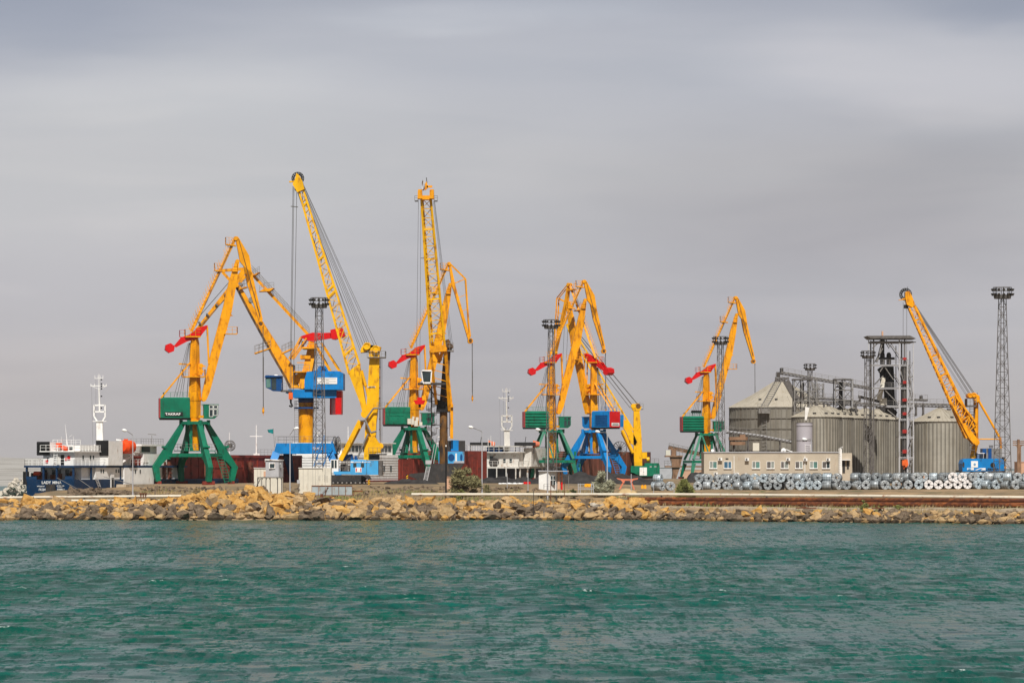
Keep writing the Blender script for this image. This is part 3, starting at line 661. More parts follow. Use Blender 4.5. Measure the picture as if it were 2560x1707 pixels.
    if lettering == 'S':
        mb = MB(); mb.loft([L(hx0 - 1.5, 169, -20), L(hx0 - 1.3, 169, -20), L(hx0 - 1.3, 169, 16), L(hx0 - 1.5, 169, 16)], [L(hx0 - 1.5, 179, -20), L(hx0 - 1.3, 179, -20), L(hx0 - 1.3, 179, 16), L(hx0 - 1.5, 179, 16)])
        part('sign', mb, 'sign_white', house)
        mb = MB(); mb.loft([L(hx0 - 1.65, 176, -14), L(hx0 - 1.55, 176, -14), L(hx0 - 1.55, 176, 10), L(hx0 - 1.65, 176, 10)], [L(hx0 - 1.65, 177.2, -14), L(hx0 - 1.55, 177.2, -14), L(hx0 - 1.55, 177.2, 10), L(hx0 - 1.65, 177.2, 10)])
        mb.loft([L(hx0 - 1.65, 171.5, -17), L(hx0 - 1.55, 171.5, -17), L(hx0 - 1.55, 171.5, 13), L(hx0 - 1.65, 171.5, 13)], [L(hx0 - 1.65, 174, -17), L(hx0 - 1.55, 174, -17), L(hx0 - 1.55, 174, 13), L(hx0 - 1.65, 174, 13)])
        part('sign_lines', mb, 'dark', house)
    if lettering == 'W':
        mb = MB()
        for a, b, c_, e in ((-24, -14, 166, 182), (-13, -5, 164, 182), (-4, 6, 160, 176), (0, 8, 176, 186), (10, 19, 162, 172), (-10, -4, 182, 188)): mb.loft([L(a, c_, -40), L(b, c_, -40), L(b, c_, -27), L(a, c_, -27)], [L(a, e, -40), L(b, e, -40), L(b, e, -27), L(a, e, -27)])
        parts('electrical_box', mb, 'cream', root)
    if lettering == 'S':
        mb = MB(); mb.loft([L(-86, 166, -44), L(-62, 166, -44), L(-62, 166, -26), L(-86, 166, -26)], [L(-86, 204, -44), L(-62, 204, -44), L(-62, 204, -26), L(-86, 204, -26)]); eb = part('electrical_box', mb, m1, root)
        mb = MB()
        for i in range(6): mb.loft([L(-80, 170 + i * 6, hd + .1), L(-30, 170 + i * 6, hd + .1), L(-30, 170 + i * 6, hd + 1.6), L(-80, 170 + i * 6, hd + 1.6)], [L(-80, 172.4 + i * 6, hd + .1), L(-30, 172.4 + i * 6, hd + .1), L(-30, 172.4 + i * 6, hd + 1.6), L(-80, 172.4 + i * 6, hd + 1.6)])
        part('louvre', mb, 'dark_blue', house)
    if axis_px == 1766:
        for i in range(5):
            mb = MB(); p = L(-52 + i * 7, 234, -10); mb.tube(p, p + Vector((0, -.5, -.25)), .2, .36, 8); part('floodlight', mb, 'black', root)
        mb = MB(); mb.bar(L(-54, 232, -8), L(-22, 232, -8), .12); mb.bar(L(-50, 216, -8), L(-50, 232, -8), .1); mb.bar(L(-26, 216, -8), L(-26, 232, -8), .1); part('light_frame', mb, 'galv', root)
    # --- cab
    mb = MB(); d0, d1 = (-30, -8) if cabside < 0 else (8, 30)
    prism(mb, [(20, 163), (47, 163), (55, 170), (56, 197), (20, 197)], d0, d1, L); cab = part('cab', mb, m1, root)
    mb = MB(); prism(mb, [(16, 197.2), (58, 197.2), (58, 199), (16, 199)], d0 - 1, d1 + 1, L); part('roof', mb, m1, cab)
    mb = MB(); mbf = MB()
    for (a, b, c_, e) in ((34, 43, 188, 196), (45, 54.5, 188, 196), (34, 43, 168, 186), (45, 53.5, 171, 186)):
        mb.loft([L(a, c_, d0 - .35), L(b, c_, d0 - .35), L(b, c_, d0 - .05), L(a, c_, d0 - .05)], [L(a, e, d0 - .35), L(b, e, d0 - .35), L(b, e, d0 - .05), L(a, e, d0 - .05)])
        for p_, q_ in (((a, c_), (b, c_)), ((b, c_), (b, e)), ((b, e), (a, e)), ((a, e), (a, c_))): mbf.bar(L(*p_, d0 - .5), L(*q_, d0 - .5), 1.1 * S1)
    for (c_, e) in ((188, 196), (172, 186)): mb.loft([L(56.1, c_, d0 + 2), L(56.4, c_, d0 + 2), L(56.4, c_, d1 - 2), L(56.1, c_, d1 - 2)], [L(56.1, e, d0 + 2), L(56.4, e, d0 + 2), L(56.4, e, d1 - 2), L(56.1, e, d1 - 2)])
    part('window', mb, 'glass', cab); part('window_frame', mbf, 'white' if lettering == 'T' else m1, cab)
    mb = MB(); mb.bar(L(10, 168, -14), L(24, 168, d0 + 4), 6 * S1); mb.rail([L(12, 170, -20), L(22, 170, -20)], 1.6, .5, .05); part('cab_bracket', mb, 'yellow', root)
    # --- counterweight lever
    for dd in (-9.5, 7.5):
        mb = MB()
        prism(mb, [(32, 397), (23, 394), (3, 386), (-14, 373), (0, 361), (12, 366), (20, 377), (30, 389)], dd, dd + 2, L)
        prism(mb, [(-14, 373), (-34, 366), (-51, 346), (-47, 341), (-19, 356), (0, 361)], dd, dd + 2, L)
        part('counterweight_arm', mb, 'red', root)
    mb = MB(); hx = [(-63 + 13 * math.cos(R(22 + 60 * k)), 339 + 12.5 * math.sin(R(22 + 60 * k))) for k in range(6)]
    prism(mb, hx, -14, 14, L); part('counterweight', mb, 'red', root)
    mb = MB(); mb.bar(L(3, 384), L(29, 392), 8 * S1, 17 * S1); mb.box(*L(-38, 365, -8), *L(-22, 367, 8)); mb.rail([L(-38, 367, 8), L(-38, 367, -8), L(-24, 367, -8)], 1.1, .8, .06); part('lever_crosspiece', mb, 'red', root)
    for dd in (-7, 7):
        mb = MB(); mb.bar(L(31, 393, dd), L(35, 300, dd), 3.6 * S1); part('link_rod', mb, 'yellow', root)
    # --- boom
    mb = MB(); dep = lambda k: 15 - 8 * k
    left = [(17, 213), (19, 232), (40, 327), (69, 437), (85, 507), (101, 556)]; right = [(28, 209), (37, 229), (63, 327), (78, 385), (96, 462), (106, 508), (112, 556)]
    right = [(28, 209), (37, 229), (63, 327), (92, 430), (104, 500), (111, 556)]
    for i in range(5):
        k0, k1 = i / 5, (i + 1) / 5; q = [left[i], right[i], right[i + 1], left[i + 1]]
        a0, a1 = dep(k0) / 2 + 1, dep(k1) / 2 + 1
        mb.loft([J(*left[i], -a0), J(*right[i], -a0), J(*right[i], a0), J(*left[i], a0)], [J(*left[i + 1], -a1), J(*right[i + 1], -a1), J(*right[i + 1], a1), J(*left[i + 1], a1)])
    boom = part('boom', mb, 'yellow', root)
    mb = MB(); mb.tube(J(106.5, 557, -5.5), J(106.5, 557, 5.5), 5.2 * S1); part('boom_head', mb, 'yellow', boom)
    mb = MB(); mb.tube(J(22, 212, -11), J(22, 212, 11), 6 * S1); part('boom_foot', mb, 'yellow', boom)
    for u, v, w in ((72, 374, 34), (93, 531, 13)):
        mb = MB(); mb.loft([J(u, v, -10), J(u + w, v, -10), J(u + w, v, 10), J(u, v, 10)], [J(u, v + 2, -10), J(u + w, v + 2, -10), J(u + w, v + 2, 10), J(u, v + 2, 10)])
        p_ = part('platform', mb, 'yellow', boom); mb = MB(); mb.rail([J(u + (8 if w > 20 else 0), v + 2, -10), J(u + w, v + 2, -10), J(u + w, v + 2, 10)], 1.1, .8, .06); part('railing', mb, 'yellow', p_)
    mb = MB(); mb.loft([J(86, 420, -6), J(95, 420, -6), J(95, 420, 6), J(86, 420, 6)], [J(86, 424, -6), J(91, 424, -6), J(91, 424, 6), J(86, 424, 6)]); part('bracket', mb, 'yellow', boom)
    # --- tie beam with its walkway
    ta, tb = (-9, 381), (100, 612); mb = MB(); mb.bar(J(*ta), J(*tb), 7.5 * S1, 8 * S1, 7 * S1, 8 * S1); tie = part('tie_beam', mb, 'yellow', root)
    mb = MB()
    for i in range(26):
        if i in (19, 20, 24, 25): continue
        k = (i + .5) / 26; p0 = J(ta[0] + (tb[0] - ta[0]) * k, ta[1] + (tb[1] - ta[1]) * k, -4); mb.bar(p0, p0 + Vector((-.45 * cy, -.45 * sy, .1)), .09); mb.bar(p0 + Vector((-.45 * cy, -.45 * sy, .1)), p0 + Vector((-.62 * cy, -.62 * sy, .95)), .06)
    mb.bar(J(ta[0] - 6, ta[1] + 4, -4), J(tb[0] - 6, tb[1] + 4, -4), .07); part('walkway', mb, 'yellow', tie)
    for u, v in ((50, 532), (78, 597)):
        mb = MB(); mb.loft([J(u, v, -9), J(u + 25, v - 3, -9), J(u + 25, v - 3, 9), J(u, v, 9)], [J(u - 1, v + 3, -9), J(u + 24, v + 1, -9), J(u + 24, v + 1, 9), J(u - 1, v + 3, 9)])
        p_ = part('platform', mb, 'yellow', tie); mb = MB(); mb.rail([J(u - 1, v + 3, 9), J(u - 1, v + 3, -9), J(u + 15, v + 2, -9)], 1.1, .7, .06); part('railing', mb, 'yellow', p_)
    # --- jib nose
    mb = MB()
    if nose == 'plate':
        for poly in ([(101, 617), (107, 619), (112, 612), (122, 545), (113, 556)], [(112, 612), (136, 571), (143, 528), (131, 500), (122, 545)], [(122, 545), (131, 500), (155, 427), (160, 410), (166, 404), (170, 412), (143, 528)]):
            prism(mb, poly, -6, 6)
        jib = part('jib_nose', mb, 'yellow', root)
        mb = MB()
        for dd in (-6.6, 6.3): prism(mb, [(108, 614), (110, 612), (164, 420), (162, 418)], dd, dd + .3)
        part('stiffener', mb, 'sooty', jib)
    else:
        prism(mb, [(101, 617), (106, 619), (122, 550), (165, 410), (158, 405), (118, 535), (110, 556)], -6, 6); jib = part('jib_nose', mb, 'yellow', root)
        mb = MB()
        for dd in (-5, 5):
            mb.bar(J(104, 616, dd), J(151, 573, dd), 3.4 * S1); mb.bar(J(151, 573, dd), J(160, 450, dd), 4.2 * S1); mb.bar(J(160, 450, dd), J(165, 412, dd), 4.2 * S1); mb.bar(J(118, 560, dd), J(151, 573, dd), 2.6 * S1)
            mb.bar(J(128, 520, dd), J(154, 530, dd), 1.4 * S1); mb.bar(J(140, 483, dd), J(157, 490, dd), 1.4 * S1)
        part('jib_truss', mb, 'yellow', jib)
    mb = MB(); mb.tube(J(102, 614, -8), J(102, 614, 8), 5.5 * S1); part('head_pulley', mb, 'yellow', jib)
    mb = MB(); mb.tube(J(165, 401, -5), J(165, 401, 5), 8 * S1, n=14); mb.ring(J(165, 401, -5.4), Vector((-sy, cy, 0)), 7 * S1, .14, 14); part('tip_pulley', mb, 'yellow', jib)
    mb = MB(); mb.tube(J(165, 401, -6), J(165, 401, 6), 4.5 * S1, n=10); part('pulley_hub', mb, 'sooty', jib)
    # --- ropes, hook, backstay
    hb = {'T': 178, 'W': 236, 'S': 225}.get(lettering, 208)
    mb = MB(); mb.tube(J(170, 398, -2), J(171, hb + 10, -2), .04, n=5); mb.tube(J(172, 398, 2), J(172.5, hb + 10, 2), .04, n=5)
    for a in (J(171, 318, -1.5), J(172, 318, 1.5)): mb.tube(a, a - Vector((0, 0, 62 * S1)), .08, n=5)
    part('hoist_rope', mb, 'rope', root)
    mb = MB(); mb.tube(J(171.5, hb + 14), J(171.5, hb + 3), 2.2 * S1, 3.2 * S1, 8); mb.tube(J(171.5, hb + 3), J(171.5, hb - 2), 3.2 * S1, 1.2 * S1, 8); mb.bar(J(171.5, hb - 1), J(171.5, hb - 6), 1.2 * S1); part('hook_block', mb, 'yellow', root)
    mb = MB()
    for dd in (-8, 8): mb.bar(L(-84, 215, dd), L(-12, 303, dd), 3.4 * S1); 
    mb.bar(L(-40, 300), L(-10, 298), 3.5 * S1); part('backstay', mb, 'yellow', root)
    mb = MB()
    for a, b in (((-15, 352), (-45, 217)), ((-14, 352), (-38, 217)), ((-13, 352), (-32, 217)), ((-11, 352), (-20, 217)), ((-12, 352), (-19, 217)), ((-18, 350), (-52, 217))): mb.tube(L(*a, -3), L(*b, -3), .035, n=4, caps=False)
    mb.tube(J(2, 395, -9), J(96, 608, -7), .04, n=4, caps=False); part('luffing_rope', mb, 'rope', root)
    return root

portal_crane('green portal crane with large white lettering on its green machine house', 487, 640, 9, 25, 'green', lettering='T')
portal_crane('green portal crane with truss nose and panelled machine house beside the sooty tower crane', 1035, 744, 9, 25, 'green', nose='truss', lf=1.05, ribs='p', lettering='W')
portal_crane('green portal crane with horizontal ribs and straight legs behind the white gatehouse', 1379, 800, 9, 6, 'green', ptype='straight', ribs='h', lf=1.02)
portal_crane('green portal crane with ribbed house standing left of the silos and office', 1766, 883, 9, 12, 'green', ptype='straight', ribs='h', lf=1.03)
portal_crane('blue portal crane with red rear panel, its jib pointing away', 1484, 800, 137, 25, 'blue', nose='truss', ribs='n', lettering='S', jx=1.0)

# ---------------------------------------------------------------- big blue portal crane on a round tower
def blue_crane():
    q = Px(684); t = thing('portal_crane', 'largest blue portal crane with yellow cylindrical tower and white sign', 'crane', tuple(q.p(765, 1209)))
    P = q.p; m = q.m
    mb = MB(); mb.tube(P(765, 1106), P(765, 1006), 18.5 * m, n=28); tw = part('tower', mb, 'yellow', t)
    mb = MB(); mb.ladder(P(742, 1106, -1.2), P(742, 1022, -1.2), (.7, 0, 0), .06, .4); part('ladder', mb, 'galv', tw)
    mb = MB(); mb.tube(P(766, 1021.5), P(766, 1018), 31 * m, n=24); pl = part('platform', mb, 'dark_blue', t); mb = MB()
    mb.rail([P(766, 1018) + Vector((math.cos(R(a)) * 30 * m, math.sin(R(a)) * 30 * m, 0)) for a in range(0, 361, 30)], 1.1, 1.2, .05); part('railing', mb, 'galv', pl)
    mb = MB(); mb.tube(P(765, 1006), P(765, 995), 19.5 * m, n=28); part('slewing_ring', mb, 'dark_blue', t)
    mb = MB(); q.prism(mb, [(723, 974), (843, 976), (843, 995), (736, 995), (732, 985), (716, 983)], -3.2, 3.2); part('turntable', mb, 'blue', t)
    mb = MB(); q.prism(mb, [(784, 933), (860, 934), (860, 975), (784, 975)], -4.2, 3.4); q.prism(mb, [(786, 928), (852, 929), (859, 934), (784, 933)], -3.9, 3.2); q.prism(mb, [(856, 934.2), (860.6, 934.2), (860.6, 975.5), (856, 975.5)], -4.35, 3.4)
    h = part('machine_house', mb, 'blue', t)
    mb = MB(); q.box(mb, 796, 945, 845.5, 961, -4.28, -4.21); sg = part('sign', mb, 'sign_white', h)
    mb = MB()
    for y, x0, x1, w in ((947.6, 800, 843, .7), (951.2, 817, 825, .8), (954.6, 800, 843, .7), (958, 817, 825, .8)): q.box(mb, x0, y - w / 2, x1, y + w / 2, -4.31, -4.29)
    part('sign_lines', mb, 'galv', sg)
    mb = MB(); q.prism(mb, [(770, 930), (784, 929), (784, 974), (764, 974), (764, 950)], -3.6, 3); q.prism(mb, [(798, 915), (816, 915), (826, 930), (790, 930)], -1, 1); part('front_house', mb, 'blue', t)
    mb = MB(); q.prism(mb, [(667, 941), (673, 940), (708, 941), (709, 979), (684, 978), (680, 975), (668, 970)], -4, -1.2); cab = part('cab', mb, 'dark_blue', t)
    mb = MB(); q.prism(mb, [(665, 944.5), (668, 939), (709, 940.5), (709, 942.5)], -4.3, -.9); part('roof', mb, 'dark_blue', cab)
    mb = MB(); q.box(mb, 669, 948, 680, 970, -4.06, -4.02); part('window', mb, 'glass_green', cab)
    mb = MB(); q.box(mb, 682, 945.5, 694, 975, -4.06, -4.02); part('window', mb, 'glass', cab)
    mb = MB(); mb.tube(P(692, 941, -2.6), P(692, 937.5, -2.6), 7 * m, 4 * m, 10); part('air_vent', mb, 'white', cab)
    mb = MB(); q.box(mb, 705, 976, 732, 980, -4, -1.2); w = part('gangway', mb, 'galv_dark', t); mb = MB(); mb.rail([P(707, 976, -4), P(733, 976, -4)], 1.2, .8, .05); part('railing', mb, 'galv', w)
    mb = MB(); q.box(mb, 841, 977, 856, 995, -2.5, 2.5); q.prism(mb, [(824, 995), (841, 995), (841, 1036), (823.5, 1036)], 1.0, 2.7); mb.loft([P(841, 1036, -3.6), P(855.5, 1036, -3.6), P(855.5, 1036, 2.5), P(825, 1036, 1.4)], [P(841, 995, -3.6), P(856, 995, -3.6), P(856, 995, 2.5), P(825, 995, 1.4)]); part('counterweight', mb, 'red', t)
    # portal
    mb = MB(); q.prism(mb, [(694, 1108), (835, 1108), (843, 1134), (687, 1134)], -3.6, 3.6); mb.tube(P(765, 1134.5, -2.6), P(765, 1107.6, -2.6), 19 * m, n=24)
    bm_ = part('portal_beam', mb, 'blue', t)
    mb = MB(); mb.rail([P(692, 1108, -3.6), P(838, 1108, -3.6)], 1.2, 1.6, .05); mb.rail([P(692, 1108, 3.6), P(838, 1108, 3.6)], 1.2, 1.6, .05); part('railing', mb, 'galv', bm_)
    text('KRAN', bm_, tuple(P(783, 1124, -3.68)), 9 * m, 'sign_white')
    for a, b, w0, w1, d0, d1 in (((693, 1134), (668, 1207), 19, 12, -3, -6), ((717, 1134), (728, 1207), 22, 9, 2.5, 6), ((834, 1134), (842, 1207), 16, 9, 2.5, 6), ((828, 1134), (858, 1207), 18, 12, -3, -6)):
        mb = MB(); mb.bar(P(*a, d0), P(*b, d1), w0 * m, 1.3, w1 * m, .8); lg = part('portal_leg', mb, 'blue' if d0 < 0 else 'dark_blue', t)
        mb = MB(); p = P(*b, d1); mb.box(p.x - 1.6, p.y - .4, p.z - .15, p.x + 1.6, p.y + .4, p.z + .45); part('bogie', mb, 'hull_red', lg)
    mb = MB(); mb.ladder(P(822, 1103, -5), P(800, 1165, -5), (1.7, 0, 0), .15, .8); mb.ladder(P(822, 1103, -6), P(800, 1165, -6), (1.7, 0, 0), .1, .8); mb.rail([P(815, 1103, -6.2), P(793, 1165, -6.2)], 1.1, 1.2, .07); part('stair', mb, 'blue', t)
    mb = MB(); c = P(842, 1113, -1); ax = Vector((1, .35, 0)).normalized(); e = Vector((-.35, 1, 0)).normalized()
    for off in (-.3, .3):
        mb.ring(c + ax * off, ax, 22 * m, .12, 22)
        for k in range(16): a = 2 * math.pi * k / 16; mb.bar(c + ax * off, c + ax * off + (e * math.cos(a) + Vector((0, 0, 1)) * math.sin(a)) * 22 * m, .08)
    mb.tube(c - ax * .3, c + ax * .3, 11 * m, n=14); part('cable_reel', mb, 'galv_dark', t)
    # A-frame
    mb = MB()
    for dd in (-2.2, 2.2):
        mb.bar(P(754, 972, dd), P(776, 868, dd * .6), 13 * m, .9, 10 * m, .8); mb.bar(P(768, 972, dd), P(786, 868, dd * .6), 13 * m, .9, 10 * m, .8)
    q.box(mb, 758, 868, 789, 873, -2.6, 2.6); q.prism(mb, [(768, 868), (788, 868), (784, 855), (773, 853)], -1.6, 1.6); q.box(mb, 752, 888, 778, 898, -2.4, 2.4)
    af = part('apex_frame', mb, 'yellow', t)
    for x0, x1, y in ((735, 776, 929), (757, 790, 870)):
        mb = MB(); q.box(mb, x0, y, x1, y + 3, -3.4, 3.4); p_ = part('platform', mb, 'yellow', t); mb = MB(); mb.rail([P(x0, y, 3.4), P(x0, y, -3.4), P(x1, y, -3.4)], 1.15, 1, .06); part('railing', mb, 'galv', p_)
    mb = MB(); q.box(mb, 744, 906, 764, 908, -2, -1.6); mb.tube(P(752, 938, -2.6), P(752, 938, 2.6), 7 * m); q.prism(mb, [(742, 935), (760, 932), (764, 962), (752, 966), (740, 950)], -1.8, 1.8); part('luffing_gear', mb, 'yellow', t)
    for dd in (-2.4, 2.4):
        mb = MB(); mb.bar(P(787, 858, dd), P(826, 928, dd), 5 * m); part('backstay', mb, 'yellow', t)
        mb = MB(); mb.bar(P(804, 858, dd), P(852, 932, dd), 5 * m); part('backstay', mb, 'yellow', t)
        mb = MB(); mb.bar(P(754, 843, dd), P(724, 898, dd), 3.5 * m); mb.bar(P(768, 846, dd), P(731, 898, dd), 3.5 * m); part('link_rod', mb, 'yellow', t)
    mb = MB()
    for dd in (-1.6, 1.1): q.prism(mb, [(752, 843), (756, 840), (782, 832), (806, 833), (829, 832), (829, 845), (806, 849), (792, 850), (782, 856), (774, 853), (757, 846)], dd, dd + .5)
    part('counterweight_arm', mb, 'red', t)
    mb = MB(); q.prism(mb, [(827, 826), (830, 825), (852, 820), (858, 822), (863, 838), (861, 842), (838, 849), (830, 848)], -2.3, 2.3); part('counterweight', mb, 'red', t)
    # boom
    mb = MB()
    L_ = [(588, 718), (620, 780), (650, 835), (680, 890), (712, 945), (724, 970)]; R_ = [(599, 712), (627, 757), (659, 807), (707, 882), (733, 914), (747, 970)]
    for i in range(5):
        a, b = .6 + .2 * i, .8 + .2 * i
        mb.loft([P(*L_[i], -a), P(*R_[i], -a), P(*R_[i], a), P(*L_[i], a)], [P(*L_[i + 1], -b), P(*R_[i + 1], -b), P(*R_[i + 1], b), P(*L_[i + 1], b)])
    boom = part('boom', mb, 'yellow', t)
    mb = MB()
    for i in range(5): mb.loft([P(*L_[i], -.62 - .2 * i), P(L_[i][0] + 5, L_[i][1] - 3, -.62 - .2 * i), P(L_[i][0] + 5, L_[i][1] - 3, -.5 - .2 * i), P(*L_[i], -.5 - .2 * i)], [P(*L_[i + 1], -.82 - .2 * i), P(L_[i + 1][0] + 5, L_[i + 1][1] - 3, -.82 - .2 * i), P(L_[i + 1][0] + 5, L_[i + 1][1] - 3, -.7 - .2 * i), P(*L_[i + 1], -.7 - .2 * i)])
    part('underside_shade', mb, 'sooty', boom)  # dark strips put the shade of the boom's underside into colour
    for x0, y0, x1, y1 in ((637, 884, 678, 870), (705, 884, 731, 872), (600, 723, 618, 718)):
        mb = MB(); mb.bar(P(x0, y0), P(x1, y1), 3 * m, 2.6); p_ = part('platform', mb, 'yellow', boom); mb = MB(); mb.rail([P(x0, y0 - 1, -1.3), P(x1, y1 - 1, -1.3)], 1.3, .8, .06); mb.rail([P(x0, y0 - 1, 1.3), P(x1, y1 - 1, 1.3)], 1.3, .8, .06); part('railing', mb, 'galv', p_)
    mb = MB(); mb.tube(P(629, 750, -1), P(629, 750, 1), 7 * m); mb.tube(P(601, 712, -.6), P(601, 712, .6), 6 * m); part('winch', mb, 'galv', boom)
    mb = MB(); mb.tube(P(593, 714, -1.1), P(593, 714, 1.1), 5 * m); part('boom_head', mb, 'yellow', boom)
    # tie beam, nose
    mb = MB(); mb.bar(P(770, 836), P(625, 680), 7 * m, .7); tie = part('tie_beam', mb, 'yellow', t)
    mb = MB()
    for i in range(44):
        k = i / 44; p = P(770 - 145 * k, 836 - 156 * k, -.4) + Vector((.25, 0, .25)); mb.bar(p, p + Vector((.1, 0, 1.0)), .06)
    for h_ in (.25, .75, 1.2): mb.bar(P(770, 836, -.4) + Vector((.25, 0, h_)), P(625, 680, -.4) + Vector((.25, 0, h_)), .07)
    part('walkway', mb, 'galv', tie)
    for x0, x1, y in ((648, 686, 722), (632, 650, 682)):
        mb = MB(); q.prism(mb, [(x0, y + 8), (x1 - 10, y + 7), (x1, y - 1), (x0 + 12, y + 1)], -1.5, 1.5); p_ = part('platform', mb, 'yellow', tie); mb = MB(); mb.rail([P(x0 + 14, y + 1, -1.5), P(x1, y - 1, -1.5)], 1.0, .7, .06); mb.rail([P(x0 + 2, y + 6, -1.5), P(x0 + 12, y + 2, -1.5)], .9, .7, .06); part('railing', mb, 'galv', p_)
    mb = MB()
    mb.bar(P(613, 674), P(492, 826), 13 * m, .9, 9 * m, .7); mb.bar(P(613, 672), P(552, 677), 7 * m, .8); mb.bar(P(556, 680), P(580, 706), 7 * m, .8); mb.bar(P(594, 712), P(613, 690), 8 * m, .8); mb.bar(P(613, 672), P(628, 683), 8 * m, .8)
    jib = part('jib_nose', mb, 'yellow', t)
    mb = MB(); mb.tube(P(572, 707, -.6), P(500, 790, -.6), .06, n=4); mb.tube(P(570, 742, -.6), P(503, 812, -.6), .06, n=4)
    for k in (0, .35, .7, 1): mb.tube(P(568 - 66 * k, 742 + 68 * k, -.6), P(563 - 66 * k, 737 + 68 * k, -.6), .2, n=6)
    part('hoist_rope', mb, 'rope', jib)
blue_crane()

# ---------------------------------------------------------------- mobile harbour cranes
def lat_boom(mb, q, A0, A1, B0, B1, w0, w1, n, rl, rb):
    b4 = [q.p(*A0, -w0 / 2), q.p(*B0, -w0 / 2), q.p(*B0, w0 / 2), q.p(*A0, w0 / 2)]; t4 = [q.p(*A1, -w1 / 2), q.p(*B1, -w1 / 2), q.p(*B1, w1 / 2), q.p(*A1, w1 / 2)]
    return mb.lattice(b4, t4, n, rl, rb)
def spoke_wheel(q, t, cx, cy, r, ax=Vector((0, 1, 0)), mt='black'):
    mb = MB(); c = q.p(cx, cy); e = Vector((0, 0, 1)).cross(ax).normalized()
    mb.ring(c, ax, r * q.m, .09, 28)
    for k in range(28):
        a = 2 * math.pi * k / 28; d = e * math.cos(a) + Vector((0, 0, 1)) * math.sin(a); mb.bar(c + d * r * .62 * q.m, c + d * r * q.m, .2 if k % 2 else .05, .5 if k % 2 else .1)
    mb.ring(c, ax, r * .6 * q.m, .1, 20)
    w = part('rope_sheave', mb, mt, t); mb = MB(); mb.ring(c, ax, r * 1.04 * q.m, .07, 28); part('rim', mb, 'galv', w); return w

